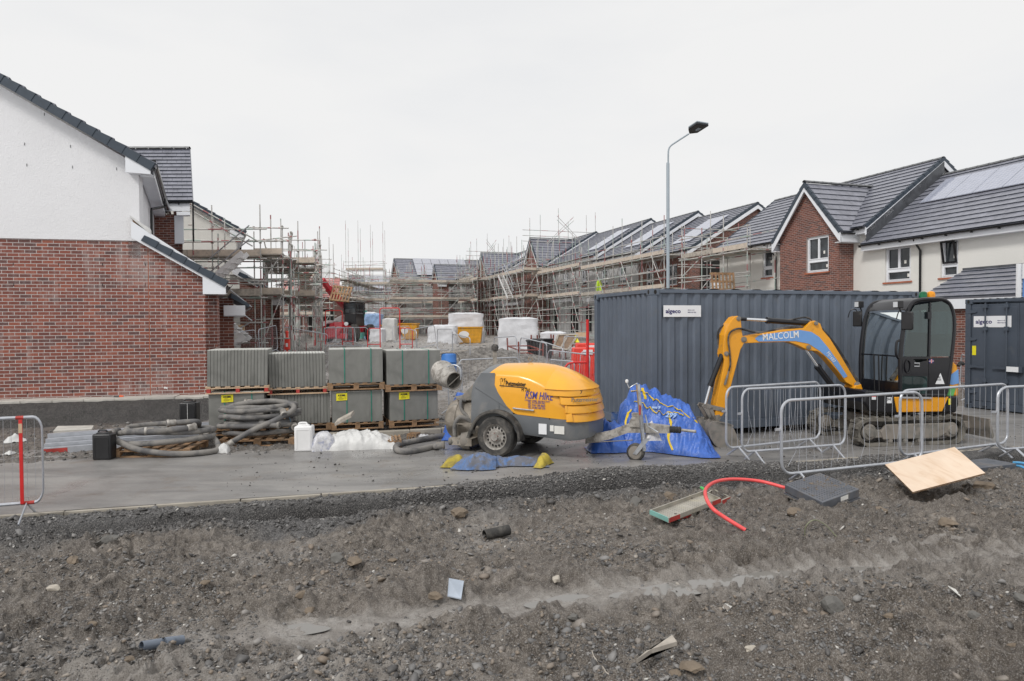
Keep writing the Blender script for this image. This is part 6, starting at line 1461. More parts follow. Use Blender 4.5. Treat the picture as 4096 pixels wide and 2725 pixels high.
mb = MB(); mb.lathe([(.001, -.058), (.03, -.06), (.1, -.05), (.1, -.04)], jc+V((0, -.06, 0)), (0, 1, 0), 24, cap=False); mb.build('hub', M['mudmet'], jw, smooth=True)
mb = MB(); a_, b_2 = dk_(2552, 1790), dk_(2600, 1750); mb.hexa([jc+V((-.03, -.13, -.02)), jc+V((.03, -.13, -.03)), jc+V((.03, -.115, -.03)), jc+V((-.03, -.115, -.02)), b_2+V((-.06, -.13, 0)), b_2+V((.03, -.13, 0)), b_2+V((.03, -.115, 0)), b_2+V((-.06, -.115, 0))]); mb.build('fork', M['galv'], PR)
mb = MB(); t0, t1 = dk_(2583, 1800), dk_(2558, 1535); mb.tube([t0+V((0, -.1, 0)), t1+V((0, -.1, 0))], .032, 4); mb.build('jack_post', M['galv'], PR)
mb = MB(); k0 = dk_(2557, 1531)+V((0, -.1, 0)); k1, k2 = dk_(2525, 1550)+V((0, -.12, 0)), dk_(2516, 1530)+V((0, -.12, 0)); mb.tube([k0, dk_(2540, 1540)+V((0, -.1, 0)), k1, k2], .009, 8); mb.build('crank', M['galv'], PR, smooth=True)
mb = MB(); mb.lathe([(.005, -.0), (.02, .005), (.026, .03), (.02, .05), (.005, .055)], k2, (0, 0, 1), 12); mb.build('crank_knob', M['white'], PR, smooth=True)
mb = MB(); c = dk_(2545, 1690); mb.prism([c+V((-.09, -.08, -.06)), c+V((.08, -.08, -.06)), c+V((.08, -.08, .1)), c+V((-.04, -.08, .1)), c+V((-.09, -.08, .02))], (0, .012, 0)); mb.prism([c+V((-.05, -.085, .1)), c+V((.08, -.085, .1)), c+V((.08, -.085, .15)), c+V((-.05, -.085, .15))], (0, .1, 0)); mb.build('bracket', M['cement'], PR, bevel=.003)
mb = MB(); mb.tube([dk_(2590, 1655)+V((0, -.13, 0)), dk_(2600, 1700)+V((0, -.13, 0)), dk_(2640, 1725)+V((0, -.12, 0))], .012, 8); mb.build('brake_lever', M['galv'], PR, smooth=True); mb = MB(); mb.cyl(dk_(2370, 1767)+V((0, -.07, 0)), dk_(2536, 1758)+V((0, -.07, 0)), .008); mb.build('brake_rod', M['mudmet'], PR)
mb = MB(); mb.tube([dk_(2570, 1618)+V((0, -.14, 0)), dk_(2569, 1655)+V((0, -.14, 0))], .013, 8); mb.build('lever_grip', M['redp'], PR, smooth=True)
# writing on the hood
def ht(body, x, y, size, m, **k):
    q = PF.loc(1700+.3507*x, 1400+.3507*y, -.0); text('lettering', body, size, M[m], hood, (q.x, -.006, q.z), rot=(math.pi/2, math.radians(1.8), 0), **k)
ht('Putzmeister', 920, 402, .098, 'ink', bold=.0022, sx=.72); ht('M 760', 1100, 472, .075, 'ink', sx=.75); ht('RSM HIRE', 1138, 552, .165, 'blueink', shear=.25, bold=.0008, sx=.66)
ht('CONCRETE - SCREED - AND GROUT PUMPS', 1138, 578, .029, 'blueink', sx=.72); ht('TEL: 01236 874 963', 1172, 606, .048, 'blueink', bold=.0, sx=.74); ht('TEL: 0161 300 8669', 1172, 636, .048, 'blueink', bold=.0, sx=.74); ht('TEL: 01283 449 570', 1172, 665, .048, 'blueink', bold=.0, sx=.74)
mb = MB(); a = PF.loc(1700+.3507*850, 1400+.3507*402); b = PF.loc(1700+.3507*1162, 1400+.3507*430); mb.hexa([V((a.x, -.004, a.z-.012)), V((b.x, -.004, b.z-.012)), V((b.x, -.001, b.z-.012)), V((a.x, -.001, a.z-.012)), V((a.x, -.004, a.z)), V((b.x, -.004, b.z)), V((b.x, -.001, b.z)), V((a.x, -.001, a.z))]); mb.build('logo_line', M['ink'], hood)
def stroke(pts, w=.004, m='ink', closed=False, par=None):
    mb = MB(); mb.tube([(lambda q: V((q.x, -.004, q.z)))(PF.loc(1700+.3507*x, 1400+.3507*y)) for x, y in pts], w, 4, closed=closed); return mb.build('emblem', M[m], par or hood)
stroke([(868, 320), (855, 345), (866, 362), (864, 400), (876, 428), (884, 395), (892, 428), (898, 392), (906, 362), (928, 346), (918, 322), (894, 334), (884, 326), (868, 320)], .0022); stroke([(874, 322), (884, 345), (880, 362)], .005); stroke([(910, 324), (904, 344), (910, 358)], .005)
q = V((1.415, .1, .845)); text('lettering', 'Putzmeister', .085, M['mudmet'], PR, (1.245, -.012, .905), rot=(math.pi/2, 0, math.radians(33)), bold=.002)
ht('7', 1770, 500, .07, 'ink', bold=.002)
# hoses on the road from the pump
def gpath(pts, z): return smooth_path([G(x, y, z) if len((x, y)) == 2 else 0 for x, y in pts], 8)
r_ = root('coiled_hose', 'hose looped on the road from the pump outlet and back', 'hose', G(1600, 1790), 0, 'thick dusty concrete hoses', world=True)
mb = MB(); mb.tube(smooth_path([PF.w(-1.0, .1, .09), PF.w(-1.12, .02, .07), G(1740, 1785, .05), G(1640, 1806, .05), G(1588, 1800, .05), G(1592, 1780, .05), G(1650, 1766, .05), G(1720, 1752, .06), G(1790, 1740, .08)], 8), .05, 14); mb.build('hose', M['hose'], r_, smooth=True)
mb = MB(); coupling(mb, PF.w(-1.0, .1, .09), V((1, 0, .1)), .06); mb.build('coupling', M['mudmet'], r_, smooth=True)
# ---------- mini digger ----------
EP = (5.65, 11.15); ED = 8.0; EF = Frame(EP, ED); ER = root('mini_digger', 'yellow and black mini digger with blue boom panel parked on rubber tracks', 'excavator', (EP[0], EP[1], 0), ED)
z6 = lambda x, y, m=0.0: EF.loc(3300+.5103*x, 1100+.5103*y, m)
z5 = lambda x, y, m=.72: EF.loc(2750+.4785*x, 1150+.4785*y, m)
def mprism(mb, pts, m0, w, f=z6, mp=None):
    P = [f(x, y, m0 if mp is None else mp) for x, y in pts]; mb.prism([V((p.x, m0, p.z)) for p in P], (0, w, 0))
def track(m0, mw, name='track'):
    a0, a1 = z6(258, 1240, 0).x, z6(1105, 1240, 0).x; R = .235; zc = .245; top = .0
    path = []
    x0, x1 = a0+R, a1-R
    for k in range(13): t = math.radians(90+180*k/12); path.append((x0+R*math.cos(t), zc+R*math.sin(t)))
    for k in range(1, 20): path.append((x0+(x1-x0)*k/20, zc-R))
    for k in range(13): t = math.radians(-90+180*k/12); path.append((x1+R*math.cos(t), zc+R*math.sin(t)))
    for k in range(1, 20): q = k/20; path.append((x1+(x0-x1)*q, zc+R-.012*math.sin(q*math.pi*2)**2))
    mb = MB(); rows = []; n = len(path)
    for i, (x, z) in enumerate(path):
        px, pz = path[i-1]; nx, nz = path[(i+1) % n]; d = V((nx-px, 0, nz-pz)).normalized(); nn = V((d.z, 0, -d.x)); c = V((x, 0, z))
        rows.append([c-nn*.0+V((0, m0, 0)), c-nn*.05+V((0, m0+.01, 0)), c-nn*.05+V((0, m0+mw-.01, 0)), c+V((0, m0+mw, 0))])
    rows.append(rows[0]); mb.grid(rows, True); 
    N_ = 46; L = 0; seg = []
    for i in range(n): seg.append(math.dist(path[i], path[(i+1) % n])); L += seg[-1]
    for k in range(N_):
        s = L*k/N_; i = 0
        while s > seg[i]: s -= seg[i]; i += 1
        p, q = path[i], path[(i+1) % n]; u = s/seg[i]; x, z = p[0]+(q[0]-p[0])*u, p[1]+(q[1]-p[1])*u; d = V((q[0]-p[0], 0, q[1]-p[1])).normalized(); nn = V((d.z, 0, -d.x))
        c = V((x, 0, z)); off = .0 if k % 2 else mw*.42
        mb.ob(c+V((0, m0+off-.004, 0))-nn*.005-d*.02, d*.042, V((0, mw*.58+.008, 0)), nn*.03)
    t = mb.build(name, M['trackm'], ER)
    mb = MB(); mb.ob((x0+.1, m0+.05, zc-.1), (x1-x0-.15, 0, 0), (0, mw-.1, 0), (0, 0, .13)); mb.prism([(x0+.25, m0+.03, zc-.13), (x1-.25, m0+.03, zc-.13), (x1-.05, m0+.03, zc-.02), (x1-.05, m0+.03, zc+.12), (x0+.3, m0+.03, zc+.12), (x0+.2, m0+.03, zc)], (0, .05, 0)); mb.build('track_frame', M['mudmet'], t, bevel=.01)
    for x, rr_, nm in ((x0, .135, 'idler'), (x1, .13, 'sprocket'), (x0+.38, .07, 'roller'), (x0+.65, .07, 'roller'), (x0+.92, .07, 'roller')):
        mb = MB(); mb.lathe([(.001, .0), (rr_*.55, .004), (rr_*.6, .03), (rr_*.9, .035), (rr_, .05), (rr_, mw-.06)], V((x, m0+.0 if rr_ > .1 else m0+.03, zc if rr_ > .1 else .085)), (0, 1, 0), 22, cap=False); mb.build(nm, M['mudmet'], t, smooth=True)
track(.0, .26); track(1.2, .26)
mb = MB(); mb.box((.95, .73, .38), (.8, 1.0, .16)); mb.cyl((.95, .73, .45), (.95, .73, .56), .32, 28); mb.build('undercarriage', M['mudmet'], ER, bevel=.02)
# dozer blade
mb = MB(); bx = z6(1290, 1100, 0).x; prof = [(bx-.03, .42), (bx, .42), (bx+.03, .3), (bx+.08, .12), (bx+.05, .08), (bx-.0, .22)]; mb.prism([V((x, -.02, z)) for x, z in prof], (0, 1.5, 0)); mb.build('dozer_blade', M['mudmet'], ER, bevel=.006)
for y in (.4, 1.0): mb = MB(); mb.ob((1.5, y, .2), (bx-1.5, 0, 0), (0, .07, 0), (0, 0, .12)); mb.build('blade_arm', M['mudmet'], ER)
# house
mb = MB(); mprism(mb, [(330, 905), (600, 935), (1045, 950), (1052, 1010), (1030, 1082), (560, 1086), (360, 1075), (300, 1000)], .04, 1.36); mb.build('superstructure', M['blackm'], ER, bevel=.03)
mb = MB(); mprism(mb, [(545, 958), (972, 955), (920, 1072), (568, 1078)], .02, .03); mb.build('side_skirt', M['jcb'], ER, bevel=.012)
mb = MB(); mprism(mb, [(600, 955), (835, 958), (835, 972), (600, 968)], -.01, .03); mb.build('step_strip', M['alu'], ER)
mb = MB(); mprism(mb, [(950, 945), (985, 780), (1000, 670), (1040, 712), (1052, 780), (1050, 955)], .1, 1.25); mb.build('engine_cowl', M['jcb'], ER, bevel=.03, smooth=True)
mb = MB(); mprism(mb, [(965, 855), (978, 790), (1046, 740), (1050, 850), (1000, 862)], .092, .01); mb.build('blue_artwork', M['decal'], ER); mb = MB(); mprism(mb, [(945, 946), (956, 880), (1030, 872), (1008, 946)], .092, .01); mb.build('green_artwork', mat('cowl_green', (.12, .42, .12), .4), ER)
mb = MB(); q = z6(1045, 712, .1); mb.tube(smooth_path([q, q+V((.05, 0, .05)), q+V((.1, 0, .02))], 4), .03, 10); mb.build('exhaust', M['rubber'], ER, smooth=True)
# cab shell from its side profile
prof = [(602, 940), (600, 760), (602, 640), (612, 520), (632, 380), (655, 290), (690, 225), (745, 197), (830, 190), (925, 192), (980, 222), (1010, 285), (1022, 360), (1018, 480), (1000, 640), (975, 830), (955, 945)]
CP = [z6(x, y, 0) for x, y in prof]; CW = 1.08
CPm = lambda m: [V((p.x, m, p.z)) for p in CP]
for m in (0.0, CW):
    mb = MB(); mb.tube(smooth_path([V((p.x, m+(.03 if m == 0 else -.03), p.z)) for p in CP], 3)+[V((CP[0].x, m+(.03 if m == 0 else -.03), CP[0].z))], .034, 8); mb.build('cab_frame', M['blackm'], ER, smooth=True)
mb = MB(); top = CP[5:12]; mb.grid([[V((p.x, 0.01, p.z-.03)) for p in top], [V((p.x, .03, p.z+.012)) for p in top], [V((p.x, .15, p.z+.03)) for p in top], [V((p.x, CW/2, p.z+.04)) for p in top], [V((p.x, CW-.15, p.z+.03)) for p in top], [V((p.x, CW-.03, p.z+.012)) for p in top], [V((p.x, CW-.01, p.z-.03)) for p in top]]); mb.build('cab_roof', M['blackm'], ER, smooth=True)
zmid, zfl = z6(300, 632, .5).z, z6(600, 870, 0).z
def atz(z, front=True):
    seq = CP[:7] if front else CP[:9:-1]
    for a, b in zip(seq[:-1], seq[1:]):
        if (a.z-z)*(b.z-z) <= 0 and abs(a.z-b.z) > 1e-6: return a.x+(b.x-a.x)*(z-a.z)/(b.z-a.z)
    return seq[-1].x
for z, t in ((zfl, .05), (z6(600, 640, 0).z, .012)): mb = MB(); x = atz(z); mb.ob((x-.01, .03, z-t), (.03, 0, 0), (0, CW-.06, 0), (0, 0, 2*t)); mb.build('front_bar', M['blackm'], ER)
mb = MB(); mb.ob((CP[0].x-.01, .03, CP[0].z-.03), (.03, 0, 0), (0, CW-.06, 0), (0, 0, zfl-CP[0].z+.03)); mb.build('front_panel', M['blackm'], ER)
mb = MB(); zz_ = [zfl+(CP[5].z-zfl)*k/8 for k in range(9)]; mb.grid([[V((atz(z)+.012, .05, z)), V((atz(z)+.012, CW-.05, z))] for z in zz_]); mb.build('windscreen', M['cabglass'], ER, smooth=True)
mb = MB(); mb.grid([[V((atz(z, False)-.012, .05, z)), V((atz(z, False)-.012, CW-.05, z))] for z in [z6(980, 640, 0).z+(CP[11].z-z6(980, 640, 0).z)*k/4 for k in range(5)]]); mb.build('rear_glass', M['cabglass'], ER, smooth=True)
# door side
doorw = [(620, 645), (622, 560), (640, 400), (668, 300), (705, 238), (815, 222), (812, 640), (790, 655), (690, 655)]; rearw = [(826, 642), (834, 218), (925, 206), (975, 232), (1000, 300), (1008, 370), (985, 640)]
for nm, pl_ in (('door_glass', doorw), ('side_glass', rearw)): mb = MB(); mprism(mb, pl_, .018, .006); mb.build(nm, M['cabglass'], ER)
mb = MB(); mprism(mb, [(603, 940), (602, 655), (690, 655), (720, 690), (812, 668), (812, 945)], .008, .03); dr = mb.build('door', M['blackm'], ER, bevel=.006)
mb = MB(); mprism(mb, [(606, 930), (606, 795), (800, 795), (800, 930)], .0, .008); mb.build('lower_glass', glass_dark('cab_lower_glass', (.02, .04, .04)), dr)
mb = MB(); q = z6(648, 718, 0); mb.tube([V((q.x+.05*math.cos(t), -.002, q.z+.105*math.sin(t))) for t in [k*math.pi/10 for k in range(20)]], .01, 6, closed=True); mb.build('handle_ring', M['blackm'], dr, smooth=True)
mb = MB(); a, b = z6(700, 692, 0), z6(730, 716, 0); mb.tube([V((a.x, .0, a.z)), V((b.x, -.03, a.z)), V((b.x, -.03, b.z)), V((a.x, 0, b.z))], .008, 6); mb.build('door_handle', M['chrome'], dr, smooth=True)
mb = MB(); mprism(mb, [(814, 945), (814, 650), (1000, 645), (975, 830), (955, 945)], .012, .03); bp = mb.build('rear_side_panel', M['blackm'], ER, bevel=.006)
mb = MB(); mprism(mb, [(812, 660), (822, 215), (834, 215), (826, 660)], .0, .035); mprism(mb, [(603, 660), (600, 640), (812, 640), (812, 660)], .0, .03); mprism(mb, [(806, 290), (836, 290), (836, 345), (806, 345)], -.02, .05); mb.build('door_pillar', M['blackm'], ER)
mb = MB(); mb.tube(smooth_path([z6(588, 512, -.03), z6(562, 530, -.04), z6(558, 620, -.04), z6(575, 655, -.02)], 5), .02, 8); mb.build('grab_handle', M['blackm'], ER, smooth=True)
# far wall, floor and seat
mb = MB(); mb.prism([V((p.x, CW-.03, p.z)) for p in [CP[0], V((CP[0].x, 0, zmid-.15)), V((CP[14].x, 0, zmid-.15)), CP[-1]]], (0, .02, 0)); mb.ob((CP[0].x+.02, .05, CP[0].z-.02), (CP[-1].x-CP[0].x-.05, 0, 0), (0, CW-.1, 0), (0, 0, .04)); mb.build('cab_floor', M['black'], ER)
sx = CP[-1].x-.38; mb = MB(); mb.box((sx, .55, zfl+.2), (.42, .46, .3)); mb.build('seat', M['seat'], ER, bevel=.04, smooth=True)
mb = MB(); mb.prism([(sx+.16, .34, zfl+.3), (sx+.3, .34, zfl+.3), (sx+.34, .34, zfl+.85), (sx+.24, .34, zfl+.88), (sx+.18, .34, zfl+.6)], (0, .42, 0)); mb.build('seat_back', M['seat'], ER, bevel=.03, smooth=True)
for y in (.25, .85): mb = MB(); mb.tube([(sx-.25, y, zfl+.3), (sx-.27, y, zfl+.52)], .012, 6); mb.box((sx-.275, y, zfl+.56), (.05, .05, .1)); mb.box((sx-.2, y, zfl+.25), (.35, .14, .14)); mb.build('control_lever', M['black'], ER, smooth=True)
for y in (.48, .6): mb = MB(); mb.tube([(sx-.5, y, CP[0].z+.02), (sx-.52, y, zmid+.02)], .012, 6); mb.build('drive_lever', M['black'], ER, smooth=True)
# lamps, mirrors, beacons
def lamp(x, y, m):
    q = z6(x, y, m); mb = MB(); mb.box(q, (.1, .13, .12)); o = mb.build('work_light', M['black'], ER, bevel=.012); mb = MB(); mb.box(q+V((-.054, 0, 0)), (.006, .1, .09)); mb.build('lens', M['lens'], o); mb = MB(); mb.cyl(q+V((.02, 0, -.05)), q+V((.05, 0, -.13)), .012); mb.build('lamp_bracket', M['black'], o)
lamp(575, 232, .02); lamp(268, 232, CW+.06)
def mirror(x, y, m, w, h):
    q = z6(x, y, m); mb = MB(); mb.box(q, (.04, w, h), rz=.5); mb.build('mirror', M['black'], ER, bevel=.018, smooth=True); mb = MB(); mb.tube(smooth_path([q+V((0, 0, h*.4)), q+V((-.03, .02, h*.62)), q+V((-.1, .06, h*.55)), q+V((-.12, .1, h*.1))], 4), .009, 6); mb.build('mirror_arm', M['black'], ER, smooth=True)
mirror(645, 360, -.06, .19, .3); mirror(255, 345, CW+.12, .17, .28)
for x, y, mm in ((768, 165, 'greenl'), (831, 163, 'amber')):
    q = z6(x, y, .3); mb = MB(); mb.lathe([(.075, -.07), (.07, -.04)], q, (0, 0, 1), 20); bb = mb.build('beacon_base', M['black'], ER, smooth=True); mb = MB(); mb.lathe([(.064, -.04), (.066, .02), (.055, .06), (.03, .075), (.001, .078)], q, (0, 0, 1), 20); mb.build('beacon', M[mm], ER, smooth=True)
# stickers
mb = MB(); T = [z6(x, y, 0) for x, y in ((868, 856), (908, 770), (940, 856))]; mb.prism([V((p.x, .006, p.z)) for p in T], (0, .004, 0)); st = mb.build('triangle_sticker', M['sign'], ER)
q = z6(885, 848, 0); text('lettering', '4X3S', .045, M['ink'], st, (z6(878, 0, 0).x, .004, z6(0, 846, 0).z)); text('lettering', '82', .045, M['ink'], st, (z6(895, 0, 0).x, .004, z6(0, 826, 0).z))
def decalbox(x0, y0, x1, y1, m, nm, off=.004):
    a, b = z6(x0, y1, 0), z6(x1, y0, 0); mb = MB(); mb.ob((a.x, off, a.z), (b.x-a.x, 0, 0), (0, .006, 0), (0, 0, b.z-a.z)); return mb.build(nm, M[m], ER)
fl = decalbox(818, 660, 854, 692, 'navy', 'flag_sticker'); decalbox(818, 673, 854, 679, 'sign', 'flag_cross', .0025); decalbox(832, 660, 840, 692, 'sign', 'flag_cross', .0026); decalbox(818, 675, 854, 677, 'red', 'flag_cross', .0012); decalbox(834, 660, 838, 692, 'red', 'flag_cross', .0013)
decalbox(497, 960, 533, 1008, 'sign', 'weight_plate', .03); text('lettering', '94', .075, M['ink'], ER, (z6(500, 0, 0).x, .028, z6(0, 1000, 0).z)); decalbox(377, 948, 410, 980, 'sign', 'safety_sticker', .03); decalbox(377, 948, 410, 957, 'red', 'safety_band', .028); decalbox(980, 970, 998, 1020, 'yellow', 'caution_sticker', .03)
# swing bracket
mb = MB(); mprism(mb, [(150, 950), (200, 860), (245, 850), (272, 945), (240, 965), (335, 1000), (335, 1050), (160, 1035), (130, 1000)], .58, .3, mp=.72); mb.build('swing_bracket', M['jcb'], ER, bevel=.015)
# boom
boom = [(430, 412), (600, 385), (780, 352), (955, 340), (1000, 292), (1040, 278), (1085, 302), (1105, 355), (1165, 425), (1250, 560), (1330, 695), (1385, 785), (1412, 822), (1390, 845), (1340, 812), (1300, 790), (1255, 730), (1180, 640), (1120, 572), (1062, 532), (985, 525), (900, 483), (820, 455), (600, 460), (462, 466), (428, 455)]
mb = MB(); P = [z5(x, y) for x, y in boom]; mb.prism([V((p.x, .63, p.z)) for p in P], (0, .18, 0)); bo = mb.build('boom', M['jcb'], ER, bevel=.008)
dec = [(562, 428), (600, 400), (780, 374), (940, 356), (1035, 372), (1100, 415), (1170, 500), (1250, 610), (1335, 742), (1305, 758), (1280, 725), (1200, 615), (1100, 528), (1010, 470), (900, 448), (592, 452)]
mb = MB(); P = [z5(x, y, .63) for x, y in dec]; mb.prism([V((p.x, .622, p.z)) for p in P], (0, .006, 0)); de = mb.build('boom_panel', M['decal'], ER)
tl, tr = z5(626, 444, .62), z5(955, 416, .62); ang = math.atan2(tr.z-tl.z, tr.x-tl.x)
text('lettering', 'MALCOLM', .165, M['white'], de, (tl.x, .619, tl.z), rot=(math.pi/2, -ang, 0), bold=.001, sx=(tr.x-tl.x)/.83)
tl = z5(1162, 548, .62); text('lettering', 'MJ1687', .085, M['white'], de, (tl.x, .619, tl.z), rot=(math.pi/2, math.radians(54), 0), sx=.85)
def pin(x, y, m0=.6, m1=.84, r=.05, f=z5):
    q = f(x, y); mb = MB(); mb.lathe([(.001, 0), (r*.6, 0), (r*.6, .012), (r, .012), (r, .03)], V((q.x, m0, q.z)), (0, 1, 0), 18, cap=False); mb.cyl(V((q.x, m0+.02, q.z)), V((q.x, m1, q.z)), r*.8, 14); mb.build('pin', M['mudmet'], ER, smooth=True)
stick = [(365, 250), (395, 238), (422, 262), (430, 370), (440, 420), (462, 440), (440, 480), (418, 520), (398, 600), (292, 1000), (278, 1050), (262, 1072), (208, 1068), (218, 960), (278, 660), (284, 610), (270, 560), (283, 400), (325, 300)]
mb = MB(); P = [z5(x, y) for x, y in stick]; mb.prism([V((p.x, .61, p.z)) for p in P], (0, .22, 0)); mb.build('dipper_arm', M['jcb'], ER, bevel=.01)
for x, y, r in ((402, 262, .04), (445, 435, .05), (300, 552, .04), (982, 500, .04), (1044, 300, .035), (1385, 810, .055), (158, 992, .045), (265, 1015, .04)): pin(x, y, .585, .86, r)
def cyl_(a, b, c, rb, rr__, m=.72):
    A_, B_, C_ = z5(*a, m), z5(*b, m), z5(*c, m); mb = MB(); mb.cyl(A_, B_, rb, 16); d = (B_-A_).normalized(); mb.cyl(B_-d*.04, B_+d*.01, rb*1.18, 16); o = mb.build('hydraulic_cylinder', M['blackm'], ER, smooth=True); mb = MB(); mb.cyl(B_, C_, rr__, 12); mb.build('piston_rod', M['chrome'], o, smooth=True); return o
o = cyl_((1010, 300), (665, 276), (405, 262), .048, .026); cyl_((1235, 860), (1085, 660), (985, 515), .05, .026); cyl_((290, 560), (190, 822), (148, 975), .043, .024, .66)
mb = MB(); mb.cyl(z5(405, 262), z5(490, 266), .032, 12); mb.build('clevis', M['blackm'], ER, smooth=True)
for pts in ([(330, 305), (285, 330), (258, 380), (262, 440), (268, 520)], [(325, 312), (272, 340), (250, 400), (256, 470), (262, 520)]): mb = MB(); mb.tube(smooth_path([z5(x, y, .8) for x, y in pts], 5), .014, 8); mb.build('hydraulic_hose', M['rubber'], ER, smooth=True)
for k, pts in enumerate(([(620, 378), (540, 372), (450, 345), (400, 350), (355, 380), (340, 440), (352, 540), (358, 640), (345, 700)], [(1010, 345), (900, 338), (800, 348), (700, 372), (600, 380), (520, 362), (440, 350)], [(1000, 335), (880, 330), (780, 342), (650, 372), (560, 372), (440, 342)], [(1040, 275), (1010, 255), (960, 252), (880, 268), (780, 285)], [(1105, 350), (1150, 400), (1230, 500), (1300, 610), (1350, 700), (1395, 760), (1410, 800)], [(1115, 345), (1170, 405), (1250, 510), (1320, 620), (1365, 705), (1420, 780)])):
    mb = MB(); mb.tube(smooth_path([z5(x, y, .585 if k == 0 else .7) for x, y in pts], 5), .015 if k < 4 else .032, 8); mb.build('hydraulic_hose', M['rubber'], ER, smooth=True)
mb = MB(); mb.cyl(z5(335, 735, .59), z5(312, 815, .59), .02, 10); mb.cyl(z5(345, 690, .59), z5(335, 735, .59), .012, 8); mb.build('hose_end', M['mudmet'], ER, smooth=True)
for a, b in (((120, 985), (160, 990)), ((160, 990), (270, 1015)), ((118, 985), (185, 1100)), ((165, 995), (200, 1100))):
    for m in (.6, .8): mb = MB(); A_, B_ = z5(*a), z5(*b); d = (B_-A_).normalized(); n_ = V((-d.z, 0, d.x))*.035; mb.prism([V((A_.x, m, A_.z))-n_-d*.02, V((B_.x, m, B_.z))-n_+d*.02, V((B_.x, m, B_.z))+n_+d*.02, V((A_.x, m, A_.z))+n_-d*.02], (0, .03, 0)); mb.build('bucket_link', M['mudmet'], ER)
# bucket: curved shell with side plates
bk = [(185, 1120), (170, 1150), (160, 1190), (178, 1250), (215, 1310), (270, 1355), (340, 1378), (400, 1375), (455, 1368)]; B = [z5(x, y, .55) for x, y in bk]
off = .0; mb = MB(); mb.grid([[V((p.x, .4, p.z)) for p in B], [V((p.x, 1.02, p.z)) for p in B]]); ce = z5(330, 1230, .55)
mb.grid([[V((p.x, .4, p.z))+(V((ce.x, 0, ce.z))-V((p.x, 0, p.z))).normalized()*.015 for p in B], [V((p.x, 1.02, p.z))+(V((ce.x, 0, ce.z))-V((p.x, 0, p.z))).normalized()*.015 for p in B]])
sd = [z5(x, y, .45) for x, y in ((195, 1115), (260, 1120), (350, 1140), (380, 1185), (425, 1290), (458, 1366), (400, 1375), (340, 1378), (270, 1355), (215, 1310), (178, 1250), (163, 1190))]
sd2 = [z5(x, y, .45) for x, y in ((345, 1138), (382, 1185), (428, 1290), (460, 1362), (380, 1375), (300, 1360), (255, 1310), (245, 1250), (265, 1190), (300, 1150))]
for m in (.4, 1.0): mb.prism([V((p.x, m, p.z)) for p in sd], (0, .02, 0))
a, b = z5(200, 1115, .55), z5(350, 1140, .55); mb.prism([V((a.x, .4, a.z)), V((b.x, .4, b.z)), V((b.x, .4, b.z-.03)), V((a.x, .4, a.z-.03))], (0, .62, 0)); mb.build('bucket', M['mudmet'], ER, smooth=True)
mb = MB(); mprism(mb, [(165, 1120), (195, 1075), (265, 1062), (275, 1095), (245, 1130), (200, 1145)], .6, .04, z5, .62); mprism(mb, [(165, 1120), (195, 1075), (265, 1062), (275, 1095), (245, 1130), (200, 1145)], .8, .04, z5, .62); mb.build('bucket_ears', M['mudmet'], ER)
# ---------- tarpaulins and cloth ----------
def lump(name, c, deg, prof, y0, y1, m, lab, cat, seed, n=96, k=56, cr=.1, grp=None, parent=None, under=.02, yfn=None, pk_=.25, ex_=1.35):
    """prof: list of (x, height); closed heap"""
    xs = [p[0] for p in prof]; hs = [p[1] for p in prof]
    def hf(u, v):
        x = xs[0]+(xs[-1]-xs[0])*(u+1)/2; h = float(np.interp(x, xs, hs)); q = (v-pk_)/((1+pk_) if v < pk_ else (1-pk_))
        e = max(0, 1-abs(q)**ex_)**(.8 if ex_ > 2 else 1)*max(0, 1-abs(u)**(6 if ex_ < 2 else 3))
        sh = yfn(x) if yfn else (y0, y1); y = (sh[0]+sh[1])/2+(sh[1]-sh[0])/2*v
        w = ridged(x*2.0+seed+y*.5, y*.55+x*.2, 2.2, seed)*cr+ridged(x*1.6-y*.8+seed, y*.8+x*.4, 5.2, seed+3)*cr*.6+ridged(x+y*.6+seed, y-x*.6, 13, seed+6)*cr*.2
        return (x+.04*f2(x, y, 4, 2, seed), y+.08*f2(x*2+5, y, 3, 2, seed)+.03*f2(x, y, 9, 2, seed), max(under, h*e+w*min(1, h*3)*min(1, e*2.5)+.006))
    return drape(name, c, deg, 1, 1, hf, m, lab, cat, n, k, grp, parent), hf
c = G(2660, 1800); c = V((c.x, c.y+.15, .0))
tp_, hfT = lump('tarpaulin', c, -8, [(-.84, .1), (-.7, .78), (-.52, .93), (-.25, .9), (.05, .8), (.3, .68), (.5, .5), (.66, .28), (.8, .12)], -.95, .5, 'tarp', 'big crumpled blue tarpaulin heap between the pump and the digger bucket', 'tarpaulin', 3, 130, 84, cr=.095, yfn=lambda x: (-.45-.4*min(1, max(0, x*1.4+.3)), .5))
def strap_on(hf, c, deg, path, m, name, parent, w=.022, lift=.012):
    a = math.radians(deg); P = []
    for u, v in smooth_path([V((p[0], p[1], 0)) for p in path], 8) and [(q.x, q.y) for q in smooth_path([V((p[0], p[1], 0)) for p in path], 8)]:
        x, y, z = hf(u, v); P.append(V((c[0]+x*math.cos(a)-y*math.sin(a), c[1]+x*math.sin(a)+y*math.cos(a), c[2]+z+lift)))
    mb = MB(); rows = []
    for i, p in enumerate(P):
        d = (P[min(i+1, len(P)-1)]-P[max(i-1, 0)]); s = d.cross(ZZ).normalized()*w; rows.append([p-s, p+s, p+s-ZZ*.008, p-s-ZZ*.008])
    mb.grid(rows, True); return mb.build(name, M[m], parent)
